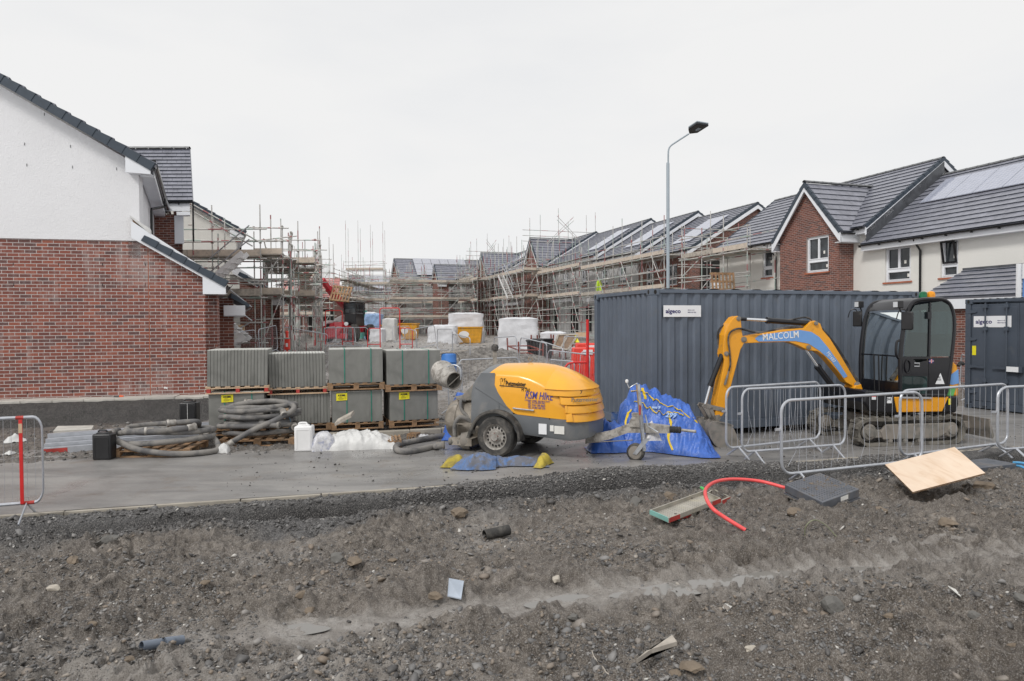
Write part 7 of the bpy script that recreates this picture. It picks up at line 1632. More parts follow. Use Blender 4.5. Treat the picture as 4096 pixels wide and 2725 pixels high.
for path in ([(-.55, -.2), (-.35, -.3), (-.1, -.42), (.15, -.35), (.4, -.3)], [(-.6, .1), (-.4, -.0), (-.2, -.1), (0, -.15), (.35, -.1), (.75, -.2)], [(.12, -.35), (.14, -.55), (.08, -.75), (.15, -.93)], [(-.62, -.3), (-.72, -.5), (-.7, -.7)], [(-.38, .1), (-.32, -.2)]): strap_on(hfT, c, -8, path, 'strapy', 'yellow_webbing', tp_)
M['tarpw'] = mat('tarp_print', (.3, .45, .75), .4, var=.1)
for body, u, v, s, rz in (('299', .05, -.5, .12, -1.6), ('wn 9', -.2, -.4, .07, -1.2)):
    x, y, z = hfT(u, v); a = math.radians(-8); p = V((c.x+x*math.cos(a)-y*math.sin(a), c.y+x*math.sin(a)+y*math.cos(a), z+.03)); text('lettering', body, s, M['tarpw'], tp_, p, rot=(math.radians(52), 0, rz*.4), bold=.004, ext=.008)
c2 = G(2445, 1815); lump('tarpaulin', (c2.x, c2.y+.25, 0), 6, [(-.36, .05), (-.2, .3), (0, .36), (.2, .33), (.36, .1)], -.3, .3, 'tarp', 'smaller crumpled blue tarpaulin under the pump drawbar', 'tarpaulin', 8, 50, 36, cr=.1)
c3 = A(1880, 1620, 12.4); lump('tarpaulin', (c3.x, c3.y, .0), 0, [(-.5, .3), (-.2, .75), (.1, .8), (.5, .7)], -.4, .4, 'tarp', 'blue tarpaulin bunched behind the pump tank', 'tarpaulin', 15, 40, 30, cr=.08)
mb = MB(); q = A(2622, 1660, 10.55); lump('printed_bag', (q.x-.1, q.y-.25, .28), 0, [(-.13, .1), (0, .26), (.13, .1)], -.12, .12, 'bag', 'white printed sack tucked in front of the big blue tarpaulin', 'sack', 5, 24, 22, cr=.05)
# cloth on the road
cr_ = G(1990, 1868); ra = root('cloth', 'dirty blue cloth with yellow trimmed ends lying on the road before the pump wheel', 'cloth', cr_, 0, world=True)
lump('blue_cloth', (cr_.x-.02, cr_.y+.05, 0), 3, [(-.66, .1), (-.5, .17), (-.3, .21), (-.1, .15), (.1, .09), (.35, .1), (.6, .09), (.76, .06)], -.2, .26, 'rag', None, None, 21, 130, 60, cr=.07, ex_=2.6, pk_=.1, parent=ra, yfn=lambda x: (-.28+.13*(x > 0)+.06*math.sin(x*6), .2+.05*math.sin(x*4)))
lump('yellow_end', (cr_.x-.62, cr_.y-.02, 0), -5, [(-.2, .06), (-.1, .13), (.08, .15), (.2, .08)], -.12, .08, 'ragy', None, None, 31, 44, 30, cr=.05, ex_=3, parent=ra)
lump('yellow_end', (cr_.x-.36, cr_.y-.14, 0), -12, [(-.17, .05), (-.05, .08), (.08, .1), (.16, .03)], -.07, .06, 'ragy', None, None, 41, 40, 26, cr=.04, ex_=3, parent=ra)
lump('yellow_end', (cr_.x+.66, cr_.y+.05, 0), 62, [(-.26, .05), (-.1, .12), (.1, .16), (.22, .1)], -.07, .07, 'ragy', None, None, 51, 44, 26, cr=.05, ex_=3, parent=ra)
# blue bucket
q = G(2490, 1742); q = V((q.x, q.y+.3, 0)); r_ = root('bucket', 'dented blue steel bucket standing behind the pump drawbar', 'bucket', q, 0); s_ = .165
mb = MB(); mb.lathe([(.0, .0), (.15, 0), (.155, .03), (.16, .2), (.165, .36), (.17, .365), (.17, .38), (.16, .38), (.155, .2)], (0, 0, 0), (0, 0, 1), 30, cap=False); mb.build('body', M['bluedk'], r_, smooth=True)
mb = MB(); mb.lathe([(.0, .3), (.157, .3)], (0, 0, 0), (0, 0, 1), 24, cap=False); mb.build('contents', M['cement'], r_); mb = MB(); mb.tube([(.0, -.165, .24), (-.04, -.18, .14), (-.03, -.18, .12), (.06, -.18, .12), (.07, -.18, .14), (.03, -.165, .24)], .008, 6); mb.build('handle', M['bluedk'], r_, smooth=True); r_.scale = (1, 1, 1.0)
# ---------- street lamp ----------
lp = A(2672, 1150, 17.0); lp.z = 0; LR = root('street_lamp', 'tall grey street lamp rising behind the long container', 'street lamp', lp, 0, world=True)
tz = A(2667, 650, 17).z; mb = MB(); mb.lathe([(.07, 0), (.07, 1.0), (.04, 1.15), (.04, tz-.04), (.03, tz)], lp, (0, 0, 1), 20); mb.build('column', M['lampg'], LR, smooth=True)
mb = MB(); mb.tube(smooth_path([A(x, y, 17.0-.0) for x, y in ((2673, 655), (2673, 620), (2675, 598), (2684, 583), (2710, 565), (2755, 536))], 6), .02, 10); mb.build('bracket_arm', M['lampg'], LR, smooth=True)
P = [A(x, y, Y) for x, y, Y in ((2753, 520, 17.0), (2788, 497, 16.7), (2835, 505, 16.75), (2790, 533, 17.12), (2757, 537, 17.1))]
mb = MB(); mb.prism(P, V((0, 0, .05))); hd = mb.build('lamp_head', M['blackm'], LR, bevel=.012, smooth=True)
mb = MB(); P2_ = [p+V((0, 0, .056)) for p in P]; mb.prism(P2_, V((0, 0, .03))); mb.build('top_cover', M['lampg'], hd, bevel=.01); cc = sum(P, V((0, 0, 0)))/5+V((.06, 0, -.004)); mb = MB(); mb.prism([cc+(p-cc)*.3 for p in P], V((0, 0, .003))); mb.build('lens', M['lampg'], hd)
# site sign at the right edge
q = A(4078, 1200, 18.5); q.z = 0; r_ = root('site_sign', 'blue and white site sign board on a post behind the dark container', 'sign', q, 0, world=True)
mb = MB(); t_ = A(4078, 1055, 18.5).z; mb.ob(q-V((.06, 0, 0)), (.11, 0, 0), (0, .06, 0), (0, 0, t_)); mb.build('post', M['sign'], r_); mb = MB(); mb.ob(q+V((.1, -.02, 0)), (.05, 0, 0), (0, .05, 0), (0, 0, t_-.1)); mb.build('post', M['decal'], r_)
mb = MB(); b0 = A(4084, 1115, 18.5); mb.ob(V((b0.x, q.y-.06, b0.z)), (1.4, 0, 0), (0, .02, 0), (0, 0, t_-b0.z)); p = mb.build('board', M['sign'], r_); text('lettering', 'D', .2, M['ink'], p, (b0.x+.1, q.y-.065, b0.z+.19)); text('lettering', 'B', .14, M['ink'], p, (b0.x+.07, q.y-.065, b0.z+.03))
# ---------- foreground ----------
r_ = None
PY = [G(3540, 1858, .3), G(3818, 1788, .52), G(3941, 1892, .38), G(3651, 1968, .2)]
mb = MB(); mb.prism(PY, V((0, 0, -.018))); pb = mb.build('plywood_sheet', M['ply']); tag(pb, 'clean plywood sheet propped on rubble at the right', 'plywood'); mb = MB()
for a, b in zip(PY, PY[1:]+PY[:1]): d = b-a; n_ = d.cross(ZZ).normalized()*.0015; mb.hexa([a-ZZ*.019, b-ZZ*.019, b-ZZ*.019+n_, a-ZZ*.019+n_, a-ZZ*.002, b-ZZ*.002, b-ZZ*.002+n_, a-ZZ*.002+n_])
mb.build('sheet_edge', M['plyedge'], pb)
T = [G(3139, 1937, .27), G(3290, 2010, .24), G(3437, 1956, .26), G(3280, 1891, .3)]
r_ = root('inspection_cover', 'square black plastic inspection chamber cover strewn with soil', 'chamber cover', T[1], 0, world=True)
mb = MB(); mb.prism(T, V((0, 0, -.085))); mb.build('cover', M['chamber'], r_, bevel=.006); mb = MB(); cc = sum(T, V((0, 0, 0)))/4
mb.prism([cc+(p-cc)*1.03-ZZ*.09 for p in T], V((0, 0, -.015))); mb.build('flange', M['chamber'], r_)
mb = MB()
for i in range(1, 15):
    for j in range(1, 15):
        a, b = i/15, j/15; p = (T[0].lerp(T[1], a)).lerp(T[3].lerp(T[2], a), b)+ZZ*.002
        if (p-cc).length < .0: continue
        d = ((T[1]-T[0]) if (i+j) % 2 else (T[3]-T[0])).normalized(); s = d.cross(ZZ)*.004; mb.hexa([p-d*.009-s, p+d*.009-s, p+d*.009+s, p-d*.009+s, p-d*.009-s+ZZ*.004, p+d*.009-s+ZZ*.004, p+d*.009+s+ZZ*.004, p-d*.009+s+ZZ*.004])
mb.build('grip_pattern', M['chamber'], r_)
mb = MB(); mb.lathe([(.17, 0), (.18, .01), (.17, .02), (.18, .03), (.17, .04), (.18, .05), (.17, .06), (.18, .07), (.17, .08), (.18, .12)], cc+V((0, 0, -.24)), (0, 0, 1), 28, cap=False); mb.build('riser', M['black'], r_, smooth=True)
mb = MB(); a, b = T[1].lerp(T[2], .48), T[1].lerp(T[2], .68); n_ = (T[2]-T[1]).cross(ZZ).normalized(); mb.hexa([a-ZZ*.06+n_*.001, b-ZZ*.06+n_*.001, b-ZZ*.06+n_*.003, a-ZZ*.06+n_*.003, a-ZZ*.015+n_*.001, b-ZZ*.015+n_*.001, b-ZZ*.015+n_*.003, a-ZZ*.015+n_*.003]); mb.build('paper_tag', M['label'], r_)
mb = MB(); rr = random.Random(5)
for k in range(70):
    a, b = rr.random(), rr.random()
    if a+b*.2 > .95 or (a < .35 and b < .4): continue
    p = (T[0].lerp(T[1], a)).lerp(T[3].lerp(T[2], a), b); s = rr.uniform(.006, .02) if rr.random() < .85 else rr.uniform(.02, .04); vs, fs = BASE[k % 12]; mb.add([p+V(v)*s for v in vs], fs)
tag(mb.build('soil', M['rock']), 'clods of brown soil lying on the black chamber cover', None, None, 'stuff')
T2 = [G(3925, 1905, .2), G(4065, 1873, .2), G(4062, 1850, .22), G(3935, 1880, .22)]; q = G(3995, 1925, .1)
r_ = root('inspection_cover', 'black chamber cover seen edge on behind the plywood sheet', 'chamber cover', q, 0, world=True); mb = MB(); a = A(3912, 1908, 8.75); b = A(4066, 1874, 9.0); b.z = a.z = (a.z+b.z)/2; n_ = V((-(b-a).y, (b-a).x, 0)).normalized()*.4; mb.prism([a, b, b+n_, a+n_], V((0, 0, .09))); mb.build('cover', M['chamber'], r_, bevel=.006)
mb = MB(); c_ = (a+b)/2+n_*.45; c_.z = a.z-.19; mb.lathe([(.15, 0), (.16, .01), (.15, .02), (.16, .03), (.15, .04), (.16, .05), (.15, .06), (.16, .07), (.15, .08), (.16, .2)], c_, (0, 0, 1), 28, cap=False); mb.build('riser', M['black'], r_, smooth=True)
for k, (y0, y1) in enumerate(((1851, 1856), (1864, 1874))): mb = MB(); mb.tube(smooth_path([A(4055, y0, 9.1), A(4080, y0+1, 9.0), A(4110, y1, 8.9), A(4200, y1+8, 8.7)], 5), .018, 10); tag(mb.build('water_pipe', M['bluepipe'], smooth=True), ('upper light blue pipe leaving the chamber cover at the picture edge', 'lower light blue pipe leaving the chamber cover at the picture edge')[k], 'pipe', 'light blue water pipes')
# red duct
mb = MB(); D_ = [(3165, 1958, .17), (3138, 1951, .2), (3043, 1926, .24), (2941, 1917, .28), (2867, 1926, .31), (2826, 1953, .33), (2824, 1990, .33), (2850, 2034, .29), (2900, 2071, .22), (2982, 2121, .13)]
dd_ = mb.tube(smooth_path([G(x, y, z) for x, y, z in D_], 8), .019, 14).build('cable_duct', M['pipe_red'], smooth=True); tag(dd_, 'bright red plastic duct looping over the perforated tray', 'duct')
mb = MB(); e0, e1 = G(2975, 2117, .133), G(3012, 2136, .1); mb.cyl(e0, e1, .021, 14); mb.build('taped_end', M['black'], dd_, smooth=True)
# scaffold trays
def tray(pts, zs_, lab, dx=0):
    P = [G(x, y, z) for (x, y), z in zip(pts, zs_)]; r_ = root('metal_tray', lab, 'tray', P[0], 0, 'perforated metal steps', world=True); Hh = .045
    mb = MB(); mb.prism([p-ZZ*Hh for p in P], ZZ*.004); mb.build('perforated_base', M['tray'], r_)
    for i in range(4):
        a, b = P[i], P[(i+1) % 4]; cc = sum(P, V((0, 0, 0)))/4; n_ = (b-a).cross(ZZ).normalized()*.005; n_ = n_ if n_.dot(cc-a) > 0 else -n_; mb = MB(); mb.hexa([a-ZZ*Hh, b-ZZ*Hh, b-ZZ*Hh+n_, a-ZZ*Hh+n_, a, b, b+n_, a+n_]); mb.hexa([a, b, b+n_*3, a+n_*3, a+ZZ*.003, b+ZZ*.003, b+n_*3+ZZ*.003, a+n_*3+ZZ*.003]); mb.build('rim', M['teal'] if i == 0 else M['tray'], r_)
    a, b = P[1], P[2]; n_ = (b-a).cross(ZZ).normalized()*-.001; cc = sum(P, V((0, 0, 0)))/4
    if n_.dot(cc-a) > 0: n_ = -n_
    for q0, q1 in ((0, .2), (.82, 1)): mb = MB(); A_, B_ = a.lerp(b, q0), a.lerp(b, q1); mb.hexa([A_-ZZ*Hh, B_-ZZ*Hh, B_-ZZ*Hh+n_, A_-ZZ*Hh+n_, A_+ZZ*.001, B_+ZZ*.001, B_+ZZ*.001+n_, A_+ZZ*.001+n_]); mb.build('red_paint', M['redp'], r_)
    mb = MB()
    for i in range(1, 24):
        for j in range(1, 9): p = P[0].lerp(P[3], i/24).lerp(P[1].lerp(P[2], i/24), (j+.0)/9)-ZZ*(Hh-.005); mb.prism([p+V((.0035*math.cos(t), .0035*math.sin(t), 0)) for t in [k*math.pi/3 for k in range(6)]], ZZ*.001)
    mb.build('holes', M['dark'], r_)
tray([(2598, 2041), (2675, 2074), (2884, 1994), (2814, 1963)], (.16, .16, .17, .17), 'upper perforated metal tray with a green end and red paint marks')
tray([(2690, 2062), (2722, 2075), (2922, 1988), (2852, 1956)], (.1, .1, .13, .13), 'lower perforated tray mostly hidden under the green ended one')
mb = MB(); mb.tube([G(2805, 1951, .16), G(2816, 1957, .17)], .016, 8); tag(mb.build('plastic_peg', mat('bright_green', (.1, .6, .15), .5)), 'small bright green plastic piece behind the tray', 'peg')
mb = MB(); P = [G(x, y, z) for x, y, z in ((2715, 2105, .08), (2850, 2112, .08), (2960, 2130, .09), (3010, 2138, .1), (2960, 2160, .08), (2885, 2150, .08), (2900, 2128, .1), (3000, 2122, .11), (3015, 2108, .12))]; mb.tube(smooth_path(P, 6), .006, 5); tag(mb.build('black_strap', M['black']), 'loose black plastic strapping by the end of the red duct', 'strap')
mb = MB(); P = [G(x, y, z) for x, y, z in ((3050, 2020, .12), (3060, 2055, .1), (3130, 2074, .1), (3210, 2070, .1), (3255, 2045, .12), (3230, 2015, .14))]; mb.tube(smooth_path(P, 6), .006, 5); tag(mb.build('black_strap', M['black']), 'black strapping looped round the rock below the chamber cover', 'strap')
mb = MB(); P = [G(3000+.4784*x, 1750+.4784*y, z) for x, y, z in ((460, 885, .1), (465, 750, .26), (540, 690, .32), (640, 740, .26), (760, 870, .14), (900, 980, .12), (1100, 1010, .12), (1380, 1045, .12))]; mb.tube(smooth_path(P, 7), .005, 6); tag(mb.build('thin_hose', mat('clear_green_hose', (.22, .23, .15), .4), smooth=True), 'thin pale green tube arching out of the mud', 'tube')
# pipe offcuts
def cpipe(name, a, b, r, m, lab, rib=True, cat='pipe'):
    a, b = V(a), V(b); d = b-a; L = d.length; n = int(L/.008); mb = MB(); pr = [(r*(1+(.07 if rib and k % 2 else 0)), L*k/n) for k in range(n+1)]; pr = pr+[(r*.88, L), (r*.88, 0), (r, 0)]
    mb.lathe(pr, a, d, 22, cap=False); o = mb.build(name, M[m], smooth=not rib); return tag(o, lab, cat)
a, b = GT(1938, 2160), GT(2026, 2148); cpipe('pipe_offcut', a+ZZ*.045, b+ZZ*.05+V((.02, .06, 0)), .048, 'mudrub', 'muddy ribbed black pipe offcut lying on the mud')
a, b = GT(566, 2622), GT(730, 2598); o = cpipe('pipe_offcut', a+ZZ*.05, b+ZZ*.055, .028, 'greypipe', 'smooth grey pipe offcut with a saddle in the front mud', False); mb = MB(); m_ = (a+b)/2+ZZ*.0525+V((.03, 0, 0)); d = (b-a).normalized(); mb.lathe([(.03, -.028), (.0305, .028)], m_, d, 20, cap=False); mb.lathe([(.034, -.024), (.034, -.018), (.034, .018), (.034, .024)], m_, d, 20, cap=False); mb.build('saddle', M['greypipe'], o, smooth=True)
mb = MB(); P = [GT(640, 2632), GT(700, 2618), GT(702, 2608), GT(655, 2617)]; mb.prism([p+ZZ*.012 for p in P], V((0, 0, .018))); tag(mb.build('timber_offcut', M['woodg']), 'short muddy wood offcut against the grey pipe', 'timber')
mb = MB(); P = [GT(2546, 2670), GT(2586, 2688), GT(2708, 2634), GT(2688, 2614)]; zq = max(p.z for p in P)+.018; mb.prism([V((p.x, p.y, zq)) for p in P], V((0, 0, .024))); tag(mb.build('plank', M['woodg']), 'muddy plank end among the front stones', 'plank')
mb = MB(); P = [GT(1790, 2400), GT(1845, 2412), GT(1856, 2372), GT(1796, 2358)]; mb.prism([P[0]+ZZ*.03, P[1]+ZZ*.03, P[2]+ZZ*.085, P[3]+ZZ*.08], V((0, 0, -.008))); tag(mb.build('slate_fragment', M['slate_t']), 'broken blue grey tile fragment tilted on a clod', 'tile')
mb = MB(); P = [GT(2888, 2437), GT(2912, 2452), GT(2935, 2425), GT(2900, 2421)]; mb.prism([p+ZZ*.008 for p in P], V((0, 0, .004))); tag(mb.build('plastic_scrap', M['label']), 'flat white scrap at the lower edge of the wheel track', 'scrap')
mb = MB(); P = [GT(3792, 2358), GT(3798, 2372), GT(3844, 2402), GT(3822, 2372)]; mb.prism([p+ZZ*.02 for p in P], V((0, 0, .006))); tag(mb.build('plastic_scrap', M['label']), 'pointed white shard sticking up from the mud at the right', 'scrap')
ROCKS = [(290, 2242, 55, 'rock', 'reddish brown rock left of the front, near the gravel edge'), (505, 2640, 62, 'rock', 'dark brown lump above the left bottom corner'), (372, 2495, 38, 'rock', 'angular brown stone left of the grey pipe'), (216, 2352, 52, 'rockp', 'pale flat stone lying in the left gravel'),
 (430, 2165, 66, 'rockg', 'dark grey boulder on the near lip of the trench'), (1209, 2378, 52, 'rock', 'brown rock in the middle hollow'), (1419, 2243, 75, 'rock', 'largest brown rock on the clod heap left of the ribbed pipe'), (1345, 2232, 62, 'rockg', 'long grey brown rock touching the largest clod'), (1240, 2440, 45, 'rock', 'half buried rock below the clod heap'),
 (1837, 2050, 62, 'rock', 'tan rock on the trench lip in the middle'), (1985, 2176, 42, 'rock', 'small orange brown rock just below the ribbed pipe'), (1881, 2243, 40, 'rockp', 'pale brown stone left of centre below the ribbed pipe'), (1742, 2383, 55, 'rock', 'brown clod beside the tile fragment'), (2226, 2316, 45, 'rockp', 'white topped stone above the puddled track'), (2295, 2468, 42, 'rockg', 'dark rock standing in the puddled track'),
 (2762, 2664, 85, 'rock', 'large smooth brown rock at the bottom right of centre'), (2706, 2694, 52, 'rock', 'cracked brown rock at the bottom edge beside the plank'), (3330, 2425, 90, 'rockg', 'large wedge shaped grey rock below the wheel track'), (3176, 2048, 78, 'rock', 'sandy brown rock below the chamber cover'), (3512, 2042, 72, 'rock', 'flat topped brown rock between the cover and the plywood'),
 (3785, 2088, 66, 'rock', 'low brown rock under the plywood sheet, further down the mud'), (3402, 1990, 52, 'rock', 'brown lump against the corner of the chamber cover'), (3938, 1945, 85, 'rock', 'big tan rock right of the plywood sheet'), (3555, 2464, 40, 'rock', 'round brown clod right of the wedge shaped rock'), (4075, 2390, 48, 'rockg', 'grey rock at the right picture edge'),
 (3895, 2462, 45, 'rockg', 'grey stone low on the right'), (2680, 1985, 55, 'rock', 'crumbly brown clod behind the green ended tray'), (2545, 2010, 60, 'rockg', 'dark slab of rock left of the green ended tray'), (1570, 2240, 40, 'rock', 'small brown rock right of the clod heap'), (3000, 2592, 48, 'rockp', 'pale rounded stone at the bottom right'), (4040, 2575, 50, 'rock', 'brown stone near the bottom right corner'), (820, 2330, 34, 'rock', 'small brown stone in the left middle mud')]
for i, (px, py, s, m, lab) in enumerate(ROCKS):
    p = GT(px, py+s*.25); k = p.y/F*s/2*1.15; vs, fs = rockbase(seed=100+i, sub=1); rr = random.Random(i)
    vs = [V(v) for v in vs]; vs = [v*(1+.08*f2(v.x*2+i, v.y*2+v.z, 2, 3, i)) for v in vs]; a = rr.uniform(0, 6.3); mb = MB()
    mb.add([p+V(((v.x*math.cos(a)-v.y*math.sin(a))*k*1.15, (v.x*math.sin(a)+v.y*math.cos(a))*k*1.1, (v.z+.42)*k)) for v in vs], fs.tolist()); tag(mb.build('rock', M[m]), lab, 'rock', 'larger rocks lying on the mud')
# twigs
for i, pts in enumerate(([(60, 2580), (110, 2555), (150, 2552), (175, 2570), (205, 2580)], [(2368, 2612), (2375, 2635), (2395, 2660)], [(2410, 2675), (2425, 2700), (2445, 2712)], [(470, 2325), (500, 2335), (528, 2352)])):
    mb = MB(); mb.tube([GT(x, y)+ZZ*.012 for x, y in pts], .0035, 5); tag(mb.build('twig', M['woodg']), ('bent root lying in the left front mud', 'thin pale twig upright near the bottom centre', 'second thin twig at the bottom centre edge', 'pale splinter of wood in the left mud')[i], 'twig')
# ---------- things up the street ----------
def Yz(px, py, Y): p = A(px, py, Y); return V((p.x, p.y, zt(p.x, p.y)))
def wrapped(px0, px1, pyt, pyb, Y, dep, lab, m='wrap', seed=1, grp='sheeted stacks of blocks'):
    a, b = A(px0, pyb, Y), A(px1, pyb, Y); top = A(px0, pyt, Y).z; z0 = zt((a.x+b.x)/2, Y)-.05; w = b.x-a.x; h = top-z0; rr = random.Random(seed); rows = []
    for k in range(19):
        q = k/18; z = z0+h*q; f = 1.06-.08*q+(.02*math.sin(q*9+seed)); ring_ = []
        for i in range(48):
            t = i/48*4; s = int(t); u = t-s; x, y = [(-.5+u, -.5), (.5, -.5+u), (.5-u, .5), (-.5, .5-u)][s]
            wv = f2(x*4+seed, y*4+z*2, 2.0, 4, seed)*.16+ridged(x*3+y*2+seed, z*1.5+x, 1.2, seed+5)*.035; c_ = .93 if (u < .04 or u > .96) else 1
            ring_.append(V(((a.x+b.x)/2+x*w*f*c_*(1+wv), Y+dep/2+y*dep*f*c_*(1+wv), z+wv*.25*(q > .1))))
        rows.append(ring_)
    mb = MB(); mb.grid(rows, True); mb.grid([[p for p in rows[-1]], [V(((a.x+b.x)/2+(p.x-(a.x+b.x)/2)*.55, Y+dep/2+(p.y-Y-dep/2)*.55, p.z+.08)) for p in rows[-1]], [V(((a.x+b.x)/2+(p.x-(a.x+b.x)/2)*.02, Y+dep/2, top+.06)) for p in rows[-1]]], True)
    return tag(mb.build('sheeted_stack', M[m], smooth=True), lab, 'wrapped stack', grp)
wrapped(1996, 2150, 1277, 1392, 34, 1.4, 'big square stack under clean white sheeting before the scaffold', seed=3)
wrapped(1712, 1822, 1305, 1362, 43, 1.5, 'low white wrapped stack left of the tipped skip', seed=7); wrapped(1795, 1930, 1256, 1312, 47, 1.6, 'taller wrapped stack rising behind the tipped orange skip', seed=11)
wrapped(2166, 2266, 1334, 1385, 31, 1.2, 'low dirty white wrapped stack right of the big one', seed=17); wrapped(1458, 1520, 1258, 1300, 54, 1.6, 'blue and white film wrapped blocks beside the green container', 'bluewrap', 19)
wrapped(1478, 1530, 1318, 1352, 45, 1.2, 'slumped white bulk bag left of the orange skip', seed=23); wrapped(1460, 1500, 1252, 1266, 54.2, 1.0, 'pale roll lying on the film wrapped blocks', seed=29)
wrapped(1528, 1580, 1278, 1300, 47.6, 1.0, 'pale wrapped bundle sitting in the orange skip', 'film', 31)
def skip_(px0, px1, pyt, pyb, Y, lab, flip=1):
    a, b = A(px0, pyb, Y), A(px1, pyb, Y); z0 = zt(a.x, Y); top = A(px0, pyt, Y).z; w = b.x-a.x; cx = (a.x+b.x)/2; r = root('skip', lab, 'skip', (cx, Y, z0), 0, 'orange tipping skips'); h = top-z0-.12; s = flip
    pr = [(-w/2, h), (w/2, h), (w/2-.0 if s > 0 else w/2-.5, h*.55 if s > 0 else .0), (w/2-.55, .12) if s > 0 else (w/2-.9, .12), (-w/2+.35, .12), (-w/2, h*.7)]
    pr = [(-w/2, h), (w/2, h), (w/2-.1, h*.62), (w/2-.55*w/1.8, .14), (-w/2+.1, .14)] if s > 0 else [(-w/2, h), (w/2, h), (w/2-.1, .14), (-w/2+.55*w/1.8, .14), (-w/2+.1, h*.62)]
    mb = MB(); mb.prism([(x, 0, z) for x, z in pr], (0, .05, 0)); mb.prism([(x, 1.25, z) for x, z in pr], (0, .05, 0))
    for (x0, z0_), (x1, z1) in zip(pr[1:], pr[2:]+pr[:1]): mb.prism([(x0, .05, z0_), (x1, .05, z1), (x1, .05, z1+.04), (x0, .05, z0_+.04)], (0, 1.2, 0))
    mb.build('bin', M['skip'], r); mb = MB(); mb.ob((-w/2-.04, -.05, h-.02), (w+.08, 0, 0), (0, .08, 0), (0, 0, .08)); mb.ob((-w/2-.04, 1.27, h-.02), (w+.08, 0, 0), (0, .08, 0), (0, 0, .08)); mb.build('rim', M['skip'], r)
    mb = MB(); mb.ob((-w*.35, .1, .0), (w*.7, 0, 0), (0, .15, 0), (0, 0, .14)); mb.ob((-w*.35, 1.0, .0), (w*.7, 0, 0), (0, .15, 0), (0, 0, .14)); mb.build('base_frame', M['skip'], r)
    mb = MB(); mb.prism([(-.3*w*.6+.25*w*.6*math.cos(t)*1.3, -.003, h*.6+h*.2*math.sin(t)) for t in [k*.4 for k in range(15)]], (0, -.002, 0)); mb.build('white_patch', M['white'], r); return r
skip_(1525, 1580, 1296, 1345, 48, 'orange skip with white patches behind the tall red gate'); skip_(1596, 1668, 1290, 1344, 52, 'second orange skip partly hidden right of the red gate', -1); skip_(1822, 1928, 1304, 1362, 45, 'tipped orange skip before the wrapped stacks', -1)
def loader():
    r = root('telescopic_loader', 'red telescopic loader with black cab and raised boom in the street', 'loader', Yz(1365, 1350, 46), -12, None); 
    for x in (-.95, .95):
        for y, nm in ((0, 'wheel'), (2.6, 'wheel')): mb = MB(); mb.lathe([(.2, -.2), (.5, -.21), (.6, -.15), (.62, 0), (.6, .15), (.5, .21), (.2, .2)], (x, y, .62), (1, 0, 0), 24); t = mb.build(nm, M['mudrub'], r, smooth=True); mb = MB(); mb.lathe([(.001, -.16), (.28, -.2), (.3, .2), (.001, .16)], (x, y, .62), (1, 0, 0), 16, cap=False); mb.build('hub', M['white'], t)
    mb = MB(); mb.box((0, 1.4, .9), (1.3, 3.6, .5)); mb.prism([(-.5, -1.3, .5), (.5, -1.3, .5), (.4, -.3, 1.1), (-.4, -.3, 1.1)], (0, 0, .3)); mb.box((0, -1.1, .45), (1.9, .3, .35)); mb.build('chassis', M['tele'], r, bevel=.04)
    mb = MB(); mb.prism([(-1.2, -.7, 1.1), (-.65, -.7, 1.3), (-.65, -.7, 1.5), (-1.2, -.7, 1.35)], (0, 1.6, 0)); mb.prism([(-1.25, 1.4, 1.2), (-.6, 1.4, 1.3), (-.6, 1.4, 1.9), (-1.25, 1.4, 1.6)], (0, 1.8, 0)); mb.build('bonnet', M['white'], r, bevel=.05)
    mb = MB(); mb.box((.55, .9, 1.55), (.85, 1.4, .9)); mb.build('cab_body', M['blackm'], r, bevel=.05); mb = MB(); mb.box((.55, .9, 2.3), (.8, 1.3, .75)); mb.build('cab_glass', M['pane'], r, bevel=.05); mb = MB(); mb.box((.55, .9, 2.72), (.9, 1.4, .1)); mb.build('cab_roof', M['blackm'], r, bevel=.03)
    for x in (.13, .97):
        for y in (.22, 1.58): mb = MB(); mb.box((x, y, 2.3), (.07, .07, .8)); mb.build('cab_post', M['blackm'], r)
    mb = MB(); a, b = V((-.25, 3.0, 1.6)), V((-.3, -1.2, 3.6)); d = (b-a); u = V((.35, 0, 0)); v = d.cross(u).normalized()*.4; mb.ob(a-u/2-v/2, d, u, v); mb.build('boom', M['tele'], r, bevel=.03)
    mb = MB(); a2 = b-d.normalized()*.1; b2 = a2+V((.0, -.9, .55)); u = V((.25, 0, 0)); v = (b2-a2).cross(u).normalized()*.28; mb.ob(a2-u/2-v/2, b2-a2, u, v); mb.build('boom_extension', M['tele'], r)
    for x in (-.7, .85): mb = MB(); mb.lathe([(.001, -.05), (.13, -.04), (.13, .04)], (x, -1.0, 1.25), (0, 1, 0), 16); mb.build('headlight', M['lens'], r, smooth=True)
    mb = MB(); mb.prism([(-.3, -1.4, .4), (.25, -1.4, .4), (.0, -1.2, 1.3), (-.2, -1.2, 1.3)], (0, .2, 0)); mb.build('front_linkage', M['tele'], r)
    return r
LRr = loader(); q = LRr.location
pallet((q.x+.55, q.y-2.0, q.z+3.15), -10, 'brown pallet tilted on the raised forks of the loader', tilt=(1.15, .1), sx=1.1, sy=1.2)
mb = MB(); p = Yz(1428, 1315, 56); mb.box((p.x, p.y, p.z+.9), (1.1, 1.1, 1.8)); mb.prism([(p.x-.55, p.y-.55, p.z+1.8), (p.x+.75, p.y-.55, p.z+1.8), (p.x+.75, p.y-.55, p.z+2.3), (p.x-.3, p.y-.55, p.z+2.3)], (0, 1.1, 0)); mb.box((p.x, p.y-.57, p.z+1.5), (1.2, .06, .1)); tag(mb.build('green_bin', M['greenp'], bevel=.03), 'green steel bin behind the red loader', 'bin')
